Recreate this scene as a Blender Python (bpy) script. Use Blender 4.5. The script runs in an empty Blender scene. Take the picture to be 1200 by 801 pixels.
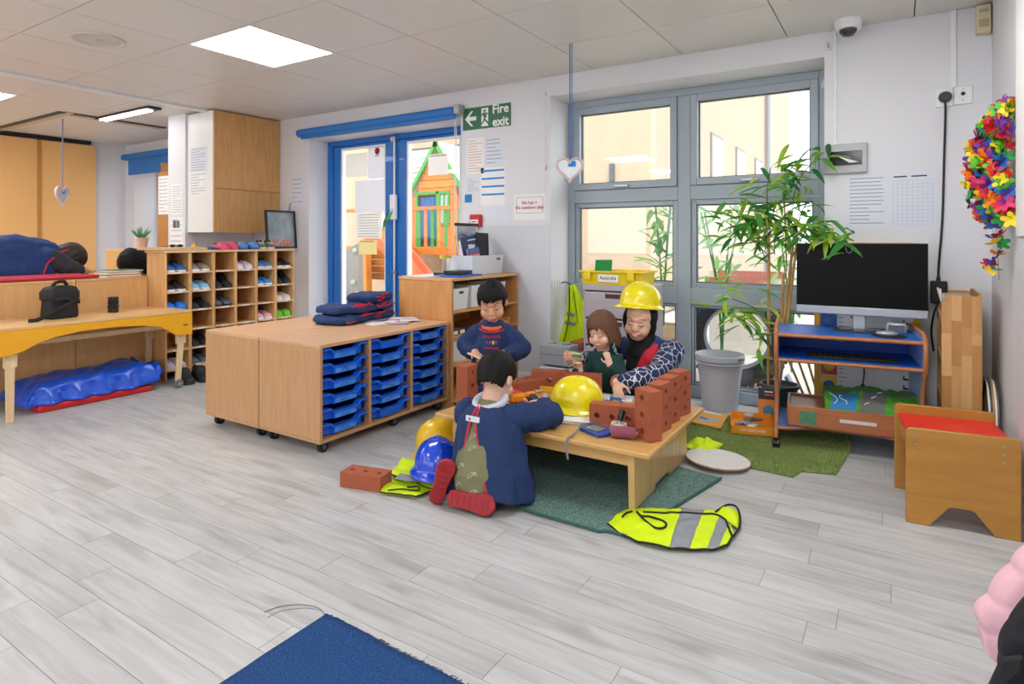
import bpy, bmesh, math, random
from mathutils import Vector, Matrix, Euler, noise
R = math.radians
SC = bpy.context.scene
COL = SC.collection
random.seed(7)

# ------------------------------------------------------------------ camera
cam = bpy.data.cameras.new('camera'); camo = bpy.data.objects.new('camera', cam); COL.objects.link(camo)
camo.location = (0, 0, 1.09); camo.rotation_euler = (R(90), 0, .5646)
cam.sensor_width = 36; cam.lens = 711.3 / 1200 * 36; cam.shift_y = -(400.5 - 280.3) / 1200
cam.clip_start = .05; cam.clip_end = 200
SC.camera = camo
# ------------------------------------------------------------------ sky and exposure
w = bpy.data.worlds.new('overcast_sky'); SC.world = w; w.use_nodes = True
bg = w.node_tree.nodes['Background']; bg.inputs[0].default_value = (.93, .97, 1, 1); bg.inputs[1].default_value = 2.3
SC.view_settings.view_transform = 'Standard'; SC.view_settings.look = 'None'
SC.view_settings.exposure = 0.47; SC.view_settings.gamma = 1; SC.view_settings.use_curve_mapping = False
LAMP = 13.6          # emission of the ceiling panels

# ------------------------------------------------------------------ mesh builder
class MB:
    def __init__(s): s.v = []; s.f = []; s.m = []; s.mi = 0
    def add(s, vs, fs):
        n = len(s.v); s.v += [tuple(p) for p in vs]; s.f += [tuple(i + n for i in f) for f in fs]; s.m += [s.mi] * len(fs); return s
    def box(s, x0, x1, y0, y1, z0, z1, M=None):
        vs = [(x, y, z) for z in (z0, z1) for y in (y0, y1) for x in (x0, x1)]
        if M: vs = [M @ Vector(p) for p in vs]
        return s.add(vs, [(0,2,3,1), (4,5,7,6), (0,1,5,4), (2,6,7,3), (0,4,6,2), (1,3,7,5)])
    def rings(s, rs, closed=False, caps=True):
        n = len(rs[0]); vs = [p for r in rs for p in r]; fs = []
        k = len(rs)
        for i in range(k if closed else k - 1):
            j = (i + 1) % k
            for a in range(n):
                b = (a + 1) % n; fs.append((i*n+a, i*n+b, j*n+b, j*n+a))
        if caps and not closed:
            fs.append(tuple(range(n - 1, -1, -1))); fs.append(tuple((k - 1) * n + a for a in range(n)))
        return s.add(vs, fs)
    def prism(s, poly, axis, lo, hi):
        """poly: 2D points; axis 'x','y','z' is the extrusion axis"""
        def P(p, t): return {'x': (t, p[0], p[1]), 'y': (p[0], t, p[1]), 'z': (p[0], p[1], t)}[axis]
        return s.rings([[P(p, lo) for p in poly], [P(p, hi) for p in poly]])
    def tube(s, pts, r, n=8, closed=False):
        pts = [Vector(p) for p in pts]; rs = []; k = len(pts)
        rr = r if isinstance(r, (list, tuple)) else [r] * k
        up = None
        for i, p in enumerate(pts):
            a = pts[(i - 1) % k] if (i or closed) else p; b = pts[(i + 1) % k] if (i < k - 1 or closed) else p
            t = (b - a).normalized() if (b - a).length > 1e-9 else Vector((0, 0, 1))
            if up is None: up = t.orthogonal().normalized()
            up = (up - t * up.dot(t)); up = up.normalized() if up.length > 1e-6 else t.orthogonal().normalized()
            q = t.cross(up)
            rs.append([p + (up * math.cos(2*math.pi*j/n) + q * math.sin(2*math.pi*j/n)) * rr[i] for j in range(n)])
        return s.rings(rs, closed)
    def lathe(s, prof, c=(0,0,0), n=24, M=None, sx=1, sy=1):
        rs = []
        for r, z in prof:
            ring = [Vector((sx*max(r, 1e-4)*math.cos(2*math.pi*j/n), sy*max(r, 1e-4)*math.sin(2*math.pi*j/n), z)) for j in range(n)]
            rs.append([(M @ p if M else p) + Vector(c) for p in ring])
        return s.rings(rs)
    def ell(s, c, r, rot=None, n=16, m=10):
        rs = []; c = Vector(c); rx, ry, rz = r if isinstance(r, (tuple, list)) else (r, r, r)
        for i in range(m + 1):
            t = math.pi * i / m; q = max(math.sin(t), 1e-3); ring = []
            for j in range(n):
                p = Vector((rx*q*math.cos(2*math.pi*j/n), ry*q*math.sin(2*math.pi*j/n), -rz*math.cos(t)))
                if rot: p = rot @ p
                ring.append(c + p)
            rs.append(ring)
        return s.rings(rs)
    def cap(s, p0, r0, p1, r1, n=14, flat=None):
        """tapered capsule; flat=(axis vector, factor) squeezes the section along an axis"""
        p0 = Vector(p0); p1 = Vector(p1); t = (p1 - p0); L = t.length; t = t.normalized() if L > 1e-9 else Vector((0, 0, 1))
        u = t.orthogonal().normalized(); q = t.cross(u); rs = []
        st = [(p0, r0, a) for a in (-85, -60, -30, 0)] + [(p1, r1, a) for a in (0, 30, 60, 85)]
        for c, r, a in st:
            o = c + t * r * math.sin(R(a)); k = r * math.cos(R(a)); ring = []
            for j in range(n):
                d = (u * math.cos(2*math.pi*j/n) + q * math.sin(2*math.pi*j/n)) * k
                if flat: ax = Vector(flat[0]).normalized(); d = d - ax * d.dot(ax) * (1 - flat[1])
                ring.append(o + d)
            rs.append(ring)
        return s.rings(rs)
    def chain(s, pr, flat=None):
        for (a, ra), (b, rb) in zip(pr, pr[1:]): s.cap(a, ra, b, rb, flat=flat)
        return s
    def grid(s, nu, nv, fn):
        vs = [fn(i / nu, j / nv) for j in range(nv + 1) for i in range(nu + 1)]
        return s.add(vs, [(j*(nu+1)+i, j*(nu+1)+i+1, (j+1)*(nu+1)+i+1, (j+1)*(nu+1)+i) for j in range(nv) for i in range(nu)])
    def move(s, d): s.v = [(p[0]+d[0], p[1]+d[1], p[2]+d[2]) for p in s.v]; return s
    def xf(s, M): s.v = [tuple(M @ Vector(p)) for p in s.v]; return s
    def mesh(s, name, mats, smooth=40):
        me = bpy.data.meshes.new(name); me.from_pydata(s.v, [], s.f)
        for m in (mats if isinstance(mats, (list, tuple)) else [mats]): me.materials.append(m)
        if any(s.m): me.polygons.foreach_set('material_index', s.m)
        bm = bmesh.new(); bm.from_mesh(me); bmesh.ops.recalc_face_normals(bm, faces=bm.faces); bm.to_mesh(me); bm.free()
        if smooth:
            me.polygons.foreach_set('use_smooth', [True] * len(me.polygons)); me.set_sharp_from_angle(angle=R(smooth))
        return me

def obj(name, me, parent=None, loc=None, rot=None):
    o = bpy.data.objects.new(name, me); COL.objects.link(o)
    if parent: o.parent = parent
    if loc is not None: o.location = loc
    if rot is not None: o.rotation_euler = rot
    return o
def bevel(o, wdt, seg=2):
    b = o.modifiers.new('bevel', 'BEVEL'); b.width = wdt; b.segments = seg; b.limit_method = 'ANGLE'; b.angle_limit = R(40); return o
def sub(o, lv=1):
    b = o.modifiers.new('sub', 'SUBSURF'); b.levels = lv; b.render_levels = lv; return o
def thick(o, t, off=0):
    b = o.modifiers.new('solid', 'SOLIDIFY'); b.thickness = t; b.offset = off; return o
def part(name, mb, mat, parent=None, bev=0, smooth=40, loc=None, rot=None, seg=2):
    o = obj(name, mb.mesh(name, mat, smooth), parent, loc, rot)
    if bev: bevel(o, bev, seg)
    return o
def tag(o, label=None, cat=None, group=None, kind=None):
    if label: o['label'] = label
    if cat: o['category'] = cat
    if group: o['group'] = group
    if kind: o['kind'] = kind
    return o
def thing(name, label, cat, loc=(0,0,0), rz=0, group=None):
    return tag(obj(name, None, None, loc, (0, 0, rz)), label, cat, group)
def single(name, mb, mat, label, cat, group=None, bev=0, smooth=40, loc=None, rot=None):
    return tag(part(name, mb, mat, None, bev, smooth, loc, rot), label, cat, group)
def struct(name, mb, mat, parent=None, bev=0, smooth=40, label=None):
    o = part(name, mb, mat, parent, bev, smooth)
    if not parent: o['kind'] = 'structure'
    if label: o['label'] = label
    return o
def copy_tree(o, parent=None):
    c = o.copy(); COL.objects.link(c); c.parent = parent
    for ch in list(o.children): copy_tree(ch, c)
    return c
TMPS = bpy.data.scenes.new('scratch')
def evaluated(o):
    TMPS.collection.objects.link(o); vl = TMPS.view_layers[0]; vl.update(); dg = vl.depsgraph
    out = bpy.data.meshes.new_from_object(o.evaluated_get(dg)); bpy.data.objects.remove(o); return out
def vox(mb, mat, voxel=.006, it=6, fac=.5):
    """fuse overlapping solids into one continuous surface"""
    me = mb.mesh('tmp', mat, 0); o = bpy.data.objects.new('tmp', me)
    m = o.modifiers.new('r', 'REMESH'); m.mode = 'VOXEL'; m.voxel_size = voxel; m.use_smooth_shade = True
    if it: k = o.modifiers.new('s', 'SMOOTH'); k.factor = fac; k.iterations = it
    out = evaluated(o); bpy.data.meshes.remove(me)
    out.materials.clear(); out.materials.append(mat)
    out.polygons.foreach_set('use_smooth', [True] * len(out.polygons)); out.polygons.foreach_set('material_index', [0] * len(out.polygons))
    return out
def text_mesh(s, size, mat, ext=.0006, align='CENTER', bold=0):
    c = bpy.data.curves.new('t', 'FONT'); c.body = s; c.size = size; c.align_x = align; c.align_y = 'CENTER'; c.extrude = ext; c.resolution_u = 2; c.offset = bold
    me = evaluated(bpy.data.objects.new('t', c)); me.materials.clear(); me.materials.append(mat)
    return me
def nz(x, y, z=0.): return noise.noise(Vector((x, y, z)))
def lerp(a, b, t): return a + (b - a) * t
def spline(pts, n=8):
    """Catmull-Rom through points"""
    P = [Vector(p) for p in pts]; P = [P[0]*2-P[1]] + P + [P[-1]*2-P[-2]]; out = []
    for i in range(1, len(P) - 2):
        for k in range(n):
            t = k / n; a, b, c, d = P[i-1:i+3]
            out.append(.5*((2*b)+(c-a)*t+(2*a-5*b+4*c-d)*t*t+(3*b-a-3*c+d)*t**3))
    return out + [P[-2]]

# ------------------------------------------------------------------ materials
def lin(h):
    h = h.lstrip('#'); c = [int(h[i:i+2], 16) / 255 for i in (0, 2, 4)]
    return tuple(x/12.92 if x <= .04045 else ((x+.055)/1.055)**2.4 for x in c) + (1,)
def node_mat(name):
    m = bpy.data.materials.new(name); m.use_nodes = True; t = m.node_tree; return m, t.nodes, t.links, t.nodes['Principled BSDF']
def plain(name, hx, rough=.5, metal=0, var=.06, scale=14, bump=0, bscale=200, spec=.5, coat=0, trans=0):
    m, N, L, b = node_mat(name); c = lin(hx)
    b.inputs['Roughness'].default_value = rough; b.inputs['Metallic'].default_value = metal; b.inputs['Specular IOR Level'].default_value = spec
    if coat: b.inputs['Coat Weight'].default_value = coat
    if trans: b.inputs['Transmission Weight'].default_value = trans
    tc = N.new('ShaderNodeTexCoord'); n = N.new('ShaderNodeTexNoise'); n.inputs['Scale'].default_value = scale; n.inputs['Detail'].default_value = 3
    L.new(tc.outputs['Object'], n.inputs['Vector']); mx = N.new('ShaderNodeMix'); mx.data_type = 'RGBA'
    mx.inputs[6].default_value = tuple(x*(1-var) for x in c[:3]) + (1,); mx.inputs[7].default_value = tuple(min(1, x*(1+var)) for x in c[:3]) + (1,)
    L.new(n.outputs['Fac'], mx.inputs[0]); L.new(mx.outputs[2], b.inputs['Base Color'])
    if bump:
        n2 = N.new('ShaderNodeTexNoise'); n2.inputs['Scale'].default_value = bscale; n2.inputs['Detail'].default_value = 2; L.new(tc.outputs['Object'], n2.inputs['Vector'])
        bp = N.new('ShaderNodeBump'); bp.inputs['Strength'].default_value = bump; bp.inputs['Distance'].default_value = .004
        L.new(n2.outputs['Fac'], bp.inputs['Height']); L.new(bp.outputs['Normal'], b.inputs['Normal'])
    return m
def wood(name, a, bcol, axis='z', rough=.4, scale=6, stretch=14, knots=0, rnd=True, spec=.5, coat=0, mid=None):
    """grain runs along axis"""
    m, N, L, b = node_mat(name); b.inputs['Roughness'].default_value = rough; b.inputs['Specular IOR Level'].default_value = spec
    if coat: b.inputs['Coat Weight'].default_value = coat; b.inputs['Coat Roughness'].default_value = .15
    tc = N.new('ShaderNodeTexCoord'); mp = N.new('ShaderNodeMapping')
    mp.inputs['Scale'].default_value = [scale*stretch if ax != axis else scale for ax in 'xyz']
    ad = N.new('ShaderNodeVectorMath'); ad.operation = 'ADD'; oi = N.new('ShaderNodeObjectInfo'); ml = N.new('ShaderNodeMath'); ml.operation = 'MULTIPLY'; ml.inputs[1].default_value = 37 if rnd else 0
    L.new(oi.outputs['Random'], ml.inputs[0]); L.new(tc.outputs['Object'], mp.inputs['Vector']); L.new(mp.outputs['Vector'], ad.inputs[0]); L.new(ml.outputs[0], ad.inputs[1])
    n = N.new('ShaderNodeTexNoise'); n.inputs['Scale'].default_value = 1; n.inputs['Detail'].default_value = 5; n.inputs['Roughness'].default_value = .6; n.inputs['Distortion'].default_value = .4
    L.new(ad.outputs[0], n.inputs['Vector'])
    rp = N.new('ShaderNodeValToRGB'); rp.color_ramp.elements[0].position = .3; rp.color_ramp.elements[0].color = lin(a); rp.color_ramp.elements[1].position = .7; rp.color_ramp.elements[1].color = lin(bcol)
    if mid: e = rp.color_ramp.elements.new(.5); e.color = lin(mid)
    L.new(n.outputs['Fac'], rp.inputs['Fac'])
    hv = N.new('ShaderNodeHueSaturation'); mr = N.new('ShaderNodeMapRange'); mr.inputs['To Min'].default_value = .93; mr.inputs['To Max'].default_value = 1.06
    L.new(oi.outputs['Random'], mr.inputs['Value']); L.new(mr.outputs[0], hv.inputs['Value']); L.new(rp.outputs['Color'], hv.inputs['Color'])
    L.new(hv.outputs['Color'], b.inputs['Base Color'])
    bp = N.new('ShaderNodeBump'); bp.inputs['Strength'].default_value = .06; bp.inputs['Distance'].default_value = .002; L.new(n.outputs['Fac'], bp.inputs['Height']); L.new(bp.outputs['Normal'], b.inputs['Normal'])
    return m
def emis(name, hx, st):
    m, N, L, b = node_mat(name); b.inputs['Emission Color'].default_value = lin(hx); b.inputs['Emission Strength'].default_value = st; b.inputs['Base Color'].default_value = lin(hx); return m
def glass(name, tint=(1,1,1), refl=.07):
    m, N, L, b = node_mat(name); t = N.new('ShaderNodeBsdfTransparent'); t.inputs[0].default_value = (*tint, 1)
    g = N.new('ShaderNodeBsdfGlossy'); g.inputs['Roughness'].default_value = .02; x = N.new('ShaderNodeMixShader'); x.inputs[0].default_value = refl
    L.new(t.outputs[0], x.inputs[1]); L.new(g.outputs[0], x.inputs[2]); L.new(x.outputs[0], N['Material Output'].inputs['Surface']); return m

WALL = plain('painted_wall', '#e2e2e6', .6, var=.02, scale=2, bump=.03, bscale=60)
WALLW = plain('bright_white_paint', '#f0f0ee', .5, var=.015, scale=3)
CEILB = plain('ceiling_void', '#77756f', .9)
TILE = plain('ceiling_tile', '#e2dfda', .45, var=.03, scale=1.5)
GREYF = plain('grey_window_frame', '#a6b2bc', .35, var=.03)
GREYD = plain('grey_gasket', '#596168', .5)
BLUEF = plain('blue_door_paint', '#0f6cc2', .35, var=.05, coat=.2)
BLUEB = plain('blue_blind', '#2c78c4', .6, var=.04)
CHROME = plain('brushed_metal', '#b9bdc0', .3, 1, var=.03)
BLACK = plain('black_plastic', '#141417', .35, var=.1)
BLACKM = plain('black_rubber', '#1c1c1f', .75, var=.1)
WHITEP = plain('white_plastic', '#eceeee', .35, var=.02)
PAPER = plain('white_paper', '#f1f1f0', .8, var=.015)
PAPERB = plain('bluish_paper', '#dfe4ee', .8, var=.02)
INK = plain('grey_ink', '#9aa0ab', .8); INKD = plain('dark_ink', '#2a2f40', .8); INKR = plain('red_ink', '#c03a52', .8); INKO = plain('orange_ink', '#d99b7a', .8); INKB = plain('blue_ink', '#1f86cf', .7)
def trans_paper(name, hx):
    m, N, L, b = node_mat(name); b.inputs['Base Color'].default_value = lin(hx); b.inputs['Roughness'].default_value = .8; t = N.new('ShaderNodeBsdfTranslucent'); t.inputs[0].default_value = lin(hx); x = N.new('ShaderNodeMixShader'); x.inputs[0].default_value = .65
    L.new(b.outputs[0], x.inputs[1]); L.new(t.outputs[0], x.inputs[2]); L.new(x.outputs[0], N['Material Output'].inputs['Surface']); return m
THIN = trans_paper('thin_white_paper', '#f4f4f2'); THINB = trans_paper('thin_bluish_paper', '#eef0f6'); THINC = trans_paper('thin_cream_paper', '#f4ecc4')
GLASS = glass('window_glass')
BEECH = wood('beech_laminate', '#bb8b5e', '#c89b6e', 'z', .42, 5, 12, mid='#c29365')
BEECHT = wood('beech_laminate_top', '#cfa178', '#daaf88', 'y', .38, 5, 12)
CUBBY = wood('cubby_birch', '#cb9559', '#dfb27a', 'z', .45, 5, 10)
OAK = wood('oak_veneer', '#c08c52', '#d8a86d', 'z', .45, 4, 16, mid='#cf9d60')
PARTN = plain('orange_partition', '#f2bd78', .5, var=.03, scale=1.2)
BIRCH = wood('birch_ply', '#d2a468', '#e0b67c', 'y', .4, 4, 9)
PINE = wood('pale_pine', '#dcb889', '#e8cba2', 'z', .5, 5, 9)
SHELFW = wood('shelf_beech', '#c4874a', '#d39a5e', 'z', .42, 4, 10)
# ================================================================== the setting
H = 2.286; YW = 3.92; YF = 4.24; XL = -8.35; XR = .41; YB = -3.0; U = .625
GX0 = -3.67; GY0 = 2.07
def inview(x, y, z=0, m=60):
    d = -math.sin(.5646)*x + math.cos(.5646)*y
    if d < .2: return False
    px = 600 + 711.3*(math.cos(.5646)*x + math.sin(.5646)*y)/d; py = 280.3 - 711.3*(z-1.09)/d
    return -m < px < 1200+m and -m < py < 801+m
# floor: base slab with separate laminate planks
FLB = plain('floor_joint', '#7f807e', .8)
def plank_mat():
    m, N, L, b = node_mat('whitewashed_oak_plank'); b.inputs['Roughness'].default_value = .38
    tc = N.new('ShaderNodeTexCoord'); oi = N.new('ShaderNodeObjectInfo'); ml = N.new('ShaderNodeMath'); ml.operation = 'MULTIPLY'; ml.inputs[1].default_value = 60
    L.new(oi.outputs['Random'], ml.inputs[0])
    def layer(sc, det, c0, c1, p0, p1):
        mp = N.new('ShaderNodeMapping'); mp.inputs['Scale'].default_value = sc; ad = N.new('ShaderNodeVectorMath'); L.new(tc.outputs['Object'], mp.inputs['Vector']); L.new(mp.outputs[0], ad.inputs[0]); L.new(ml.outputs[0], ad.inputs[1])
        n = N.new('ShaderNodeTexNoise'); n.inputs['Scale'].default_value = 1; n.inputs['Detail'].default_value = det; n.inputs['Distortion'].default_value = .6; L.new(ad.outputs[0], n.inputs['Vector'])
        r = N.new('ShaderNodeValToRGB'); e = r.color_ramp.elements; e[0].position = p0; e[0].color = lin(c0); e[1].position = p1; e[1].color = lin(c1); L.new(n.outputs['Fac'], r.inputs['Fac']); return r.outputs['Color'], n
    a, n1 = layer((3, 34, 1), 6, '#aeaeac', '#c3c3c2', .3, .62)
    c, n2 = layer((2.6, 16, 1), 3, '#d0cdc6', '#ffffff', .28, .46)
    mx = N.new('ShaderNodeMix'); mx.data_type = 'RGBA'; mx.blend_type = 'MULTIPLY'; mx.inputs[0].default_value = .55; L.new(a, mx.inputs[6]); L.new(c, mx.inputs[7])
    hv = N.new('ShaderNodeHueSaturation'); mr = N.new('ShaderNodeMapRange'); mr.inputs['To Min'].default_value = .95; mr.inputs['To Max'].default_value = 1.05
    L.new(oi.outputs['Random'], mr.inputs['Value']); L.new(mr.outputs[0], hv.inputs['Value']); L.new(mx.outputs[2], hv.inputs['Color']); L.new(hv.outputs['Color'], b.inputs['Base Color'])
    bp = N.new('ShaderNodeBump'); bp.inputs['Strength'].default_value = .05; bp.inputs['Distance'].default_value = .002; L.new(n1.outputs['Fac'], bp.inputs['Height']); L.new(bp.outputs['Normal'], b.inputs['Normal'])
    return m
PLANK = plank_mat()
fl = struct('floor', MB().box(XL-.2, XR+.2, YB-.2, YF, -.06, -.0012), FLB, label='pale grey whitewashed laminate plank floor')
PW, PL = .1142, 1.02
pm = MB().box(-PL/2+.001, PL/2-.001, -PW/2+.0009, PW/2-.0009, -.008, 0).mesh('plank', PLANK, 0)
pl = []
random.seed(3)
for j in range(int((YF-YB)/PW)+1):
    y = YF - .04 - PW*(j+.5); x = XL - .2 + random.random()*PL
    while x < XR + .5:
        pl.append((x, y)); x += PL
vis = [p for p in pl if any(inview(p[0]+dx, p[1], 0, 20) for dx in (-PL/2, -PL/4, 0, PL/4, PL/2)) and p[0] > -6.2]
vis.sort(key=lambda p: p[0]**2 + p[1]**2); vis = vis[:300]; vs = set(vis)
for p in vis: obj('plank', pm, fl, (p[0], p[1], 0))
rest = MB()
for p in pl:
    if p not in vs: rest.box(max(p[0]-PL/2+.0008, XL-.2), min(p[0]+PL/2-.0008, XR+.2), p[1]-PW/2+.0007, p[1]+PW/2-.0007, -.008, 0)
tag(part('planks_beyond', rest, PLANK, fl, smooth=0), kind='stuff')

# ceiling: tiles laid in a grid, lit panels in some cells
ce = struct('ceiling', MB().box(XL-.2, XR+.2, YB-.2, YF+.1, H+.012, H+.1), CEILB, label='suspended ceiling of pale square tiles')
LIGHTS = [(0, 0), (-5, -1), (5, 0), (0, -4), (5, -4), (-5, -4), (-7, -2), (0, -7), (5, -7), (-5, -7)]  # cells beyond the frame hold extra panels added to light the room
full = MB().box(.003, U-.003, .003, U-.003, 0, .014).mesh('ceiling_tile', TILE, 0)
for i in range(-8, 8):
    for j in range(-9, 3):
        x0 = GX0+U*i; y0 = GY0+U*j; x1 = min(x0+U, XR); y1 = min(y0+U, YW); a0 = max(x0, XL); b0 = max(y0, YB)
        if (i, j) in LIGHTS or x1-a0 < .03 or y1-b0 < .03: continue
        if x1-a0 > U-.001 and y1-b0 > U-.001: obj('ceiling_tile', full, ce, (x0, y0, H))
        else: part('ceiling_tile', MB().box(a0+.003, x1-.003, b0+.003, y1-.003, H, H+.014), TILE, ce, smooth=0)
LMAT = emis('light_diffuser', '#fdfdff', LAMP)
fr = MB()
for a in ((0, U, 0, .02), (0, U, U-.02, U), (0, .02, .02, U-.02), (U-.02, U, .02, U-.02)): fr.box(a[0]+.001, a[1]-.001, a[2]+.001, a[3]-.001, -.002, .012)
frm = fr.mesh('frame', WHITEP, 0); dfm = MB().box(.021, U-.021, .021, U-.021, .001, .01).mesh('diffuser', LMAT, 0)
names = {(0,0): 'large bright square ceiling light panel above the tray units', (-5,-1): 'square ceiling light panel clipped by the left edge'}
for k, (i, j) in enumerate(LIGHTS):
    t = thing('ceiling_light', names.get((i, j), 'added square ceiling light panel unseen beyond the frame, %s of the %s row' % ({-7: 'far left', -5: 'left', 0: 'middle', 5: 'right'}[i], {0: 'window', -2: 'partition', -4: 'second', -7: 'rearmost'}.get(j, 'next'))), 'ceiling light', (GX0+U*i, GY0+U*j, H), 0, 'ceiling light panels')
    obj('frame', frm, t); obj('diffuser', dfm, t)

# walls (boxes joined around the openings)
DX0, DX1, DZ = -4.815, -2.972, 2.06; WX0, WX1, WZ = -2.149, -.351, 2.14; VX0, VX1, VZ0, VZ1 = -8.12, -6.5, .8, 2.02
wb = MB()
for x0, x1, z0, z1 in ((XL, VX0, 0, H), (VX0, VX1, 0, VZ0), (VX0, VX1, VZ1, H), (VX1, DX0, 0, H), (DX0, DX1, DZ, H), (DX1, WX0, 0, H), (WX0, WX1, WZ, H), (WX1, XR, 0, H)):
    wb.box(x0, x1, YW, YF+.06, z0, z1+.1 if z1 == H else z1)
struct('wall_back', wb, WALL, label='off-white back wall with window and door recesses')
struct('wall_right', MB().box(XR, XR+.1, YB, YF+.06, 0, H+.1), WALL, label='white side wall at the right')
wf_ = MB()
for x0, x1, z0, z1 in ((XL-.1, -7.4, 0, H+.1), (-7.4, -.5, 0, .75), (-7.4, -.5, 2.1, H+.1), (-4.1, -3.8, .75, 2.1), (-.5, XR+.1, 0, H+.1)): wf_.box(x0, x1, YB-.1, YB, z0, z1)
struct('wall_front', wf_, WALL, label='off-white wall with windows added for daylight behind the camera')
for k_, (x0, x1) in enumerate(((-7.4, -4.1), (-3.8, -.5))):  # unseen windows added behind the camera to let in fill daylight
    w_ = obj('window_%d' % (k_+3), None); w_['kind'] = 'structure'; w_['label'] = 'wide grey framed window added for daylight behind the camera'
    part('window_frame', MB().box(x0, x1, YB-.08, YB-.02, .75, .81).box(x0, x1, YB-.08, YB-.02, 2.04, 2.1).box(x0, x0+.06, YB-.08, YB-.02, .81, 2.04).box(x1-.06, x1, YB-.08, YB-.02, .81, 2.04).box((x0+x1)/2-.03, (x0+x1)/2+.03, YB-.08, YB-.02, .81, 2.04), GREYF, w_)
    for a_, b_ in ((x0+.06, (x0+x1)/2-.03), ((x0+x1)/2+.03, x1-.06)): part('pane', MB().box(a_, b_, YB-.055, YB-.047, .81, 2.04), GLASS, w_)
wl = struct('wall_left', MB().box(XL-.1, XL, YB, YF+.06, 0, H+.1), WALL, label='white end wall with orange folding partition panels')
for k, (a, b) in enumerate(((2.98, 3.565), (1.9, 2.975), (.82, 1.895), (-.26, .815))):
    part('partition_panel', MB().box(XL, XL+.05, a+.004, b-.004, 0, 2.235), PARTN, wl, .004)
    part('cover_strip', MB().box(XL+.05, XL+.057, a-.022, a+.018, 0, 2.235), wood('strip%d' % k, '#b9823e', '#c99049', 'z'), wl)
part('head_track', MB().box(XL, XL+.07, -.3, 3.5, 2.243, 2.278), BLACK, wl)
# right side: white pilaster board with grey lower panel
struct('trim_1', MB().box(XR-.016, XR, .8, 3.06, 1.10, H), WALLW, bev=.003, label='white upper wall board at the right edge')
struct('trim_2', MB().box(XR-.020, XR, .8, 3.0, 0, 1.09), plain('pale_grey_board', '#d5d9e0', .4, var=.02), bev=.003, label='pale grey lower wall board at the right edge')
for k, (a, b) in enumerate(((XL, DX0), (DX1, WX0), (WX1, XR))):
    struct('baseboard_%d' % (k+1), MB().box(a+.001, b-.001, YW-.014, YW, 0, .09), WALLW, bev=.003, label='white skirting board along the back wall')

# ------- main window: grey frame, two columns by three rows
win = obj('window_1', None); win.location = (0, YF, 0); win['kind'] = 'structure'; win['label'] = 'large grey framed window of six panes'
def bars(rects, y0, y1):
    m = MB()
    for x0, x1, z0, z1 in rects: m.box(x0, x1, y0, y1, z0, z1)
    return m
X0, X1, XM = WX0, WX1, -1.248
part('window_frame', bars([(X0, X0+.055, 0, WZ), (X1-.055, X1, 0, WZ), (X0+.055, X1-.055, WZ-.05, WZ), (X0+.055, X1-.055, 0, .08), (XM-.045, XM+.045, .08, WZ-.05), (X0+.055, XM-.045, 1.365, 1.46), (XM+.045, X1-.055, 1.365, 1.46), (X0+.055, XM-.045, .64, .755), (XM+.045, X1-.055, .64, .755)], -.035, .035), GREYF, win, .004)
for (a, b, c, d, opening) in ((X0+.055, XM-.045, 1.46, WZ-.05, 1), (XM+.045, X1-.055, 1.46, WZ-.05, 1), (X0+.055, XM-.045, .755, 1.365, 0), (XM+.045, X1-.055, .755, 1.365, 0), (X0+.055, XM-.045, .08, .64, 2), (XM+.045, X1-.055, .08, .64, 2)):
    e = .05 if opening == 1 else .035 if opening == 0 else .018; dy = -.05 if opening == 1 else -.02
    s = part('sash', bars([(a+.003, a+e, c+.003, d-.003), (b-e, b-.003, c+.003, d-.003), (a+e, b-e, c+.003, c+e), (a+e, b-e, d-e, d-.003)], dy, .02), GREYF, win, .004)
    part('gasket', bars([(a+e, a+e+.008, c+e, d-e), (b-e-.008, b-e, c+e, d-e), (a+e+.008, b-e-.008, c+e, c+e+.008), (a+e+.008, b-e-.008, d-e-.008, d-e)], -.012, .012), GREYD, s)
    part('pane', bars([(a+e, b-e, c+e, d-e)], -.004, .004), GLASS, s)
    if opening == 1:
        xm = (a+b)/2; part('handle', MB().box(xm-.06, xm+.05, -.075, -.05, c+.012, c+.03).box(xm-.012, xm+.012, -.055, -.045, c+.005, c+.04), CHROME, s, .004)
part('hook', MB().tube([(X1-.02, -.05, WZ-.06), (X1-.03, -.07, WZ-.09), (X1-.03, -.06, WZ-.12)], .008), WHITEP, win)
# ------- far-left window with blue roller blind
w2 = obj('window_2', None); w2.location = (0, YF, 0); w2['kind'] = 'structure'; w2['label'] = 'narrow grey framed window beside the boxes'
part('window_frame', bars([(VX0, VX0+.07, VZ0, VZ1), (VX1-.07, VX1, VZ0, VZ1), (VX0+.07, VX1-.07, VZ1-.06, VZ1), (VX0+.07, VX1-.07, VZ0, VZ0+.06), (VX0+.45, VX0+.53, VZ0+.06, VZ1-.06), (VX0+.07, VX0+.45, 1.28, 1.35)], -.03, .03), plain('pale_blue_grey_frame', '#9fb0c4', .4), w2, .004)
for a, b, c, d in ((VX0+.07, VX0+.45, VZ0+.06, 1.28), (VX0+.07, VX0+.45, 1.35, VZ1-.06), (VX0+.53, VX1-.07, VZ0+.06, VZ1-.06)): part('pane', bars([(a, b, c, d)], -.004, .004), GLASS, w2)
t = thing('roller_blind', 'short blue roller blind above the far left window', 'blind', (VX0+.02, YW-.07, 2.02))
part('cassette', MB().box(-.12, 1.62, -.05, .05, .06, .13), BLUEB, t, .02); part('fabric', MB().box(-.02, 1.58, -.004, .004, -.13, .07), BLUEB, t)
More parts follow.
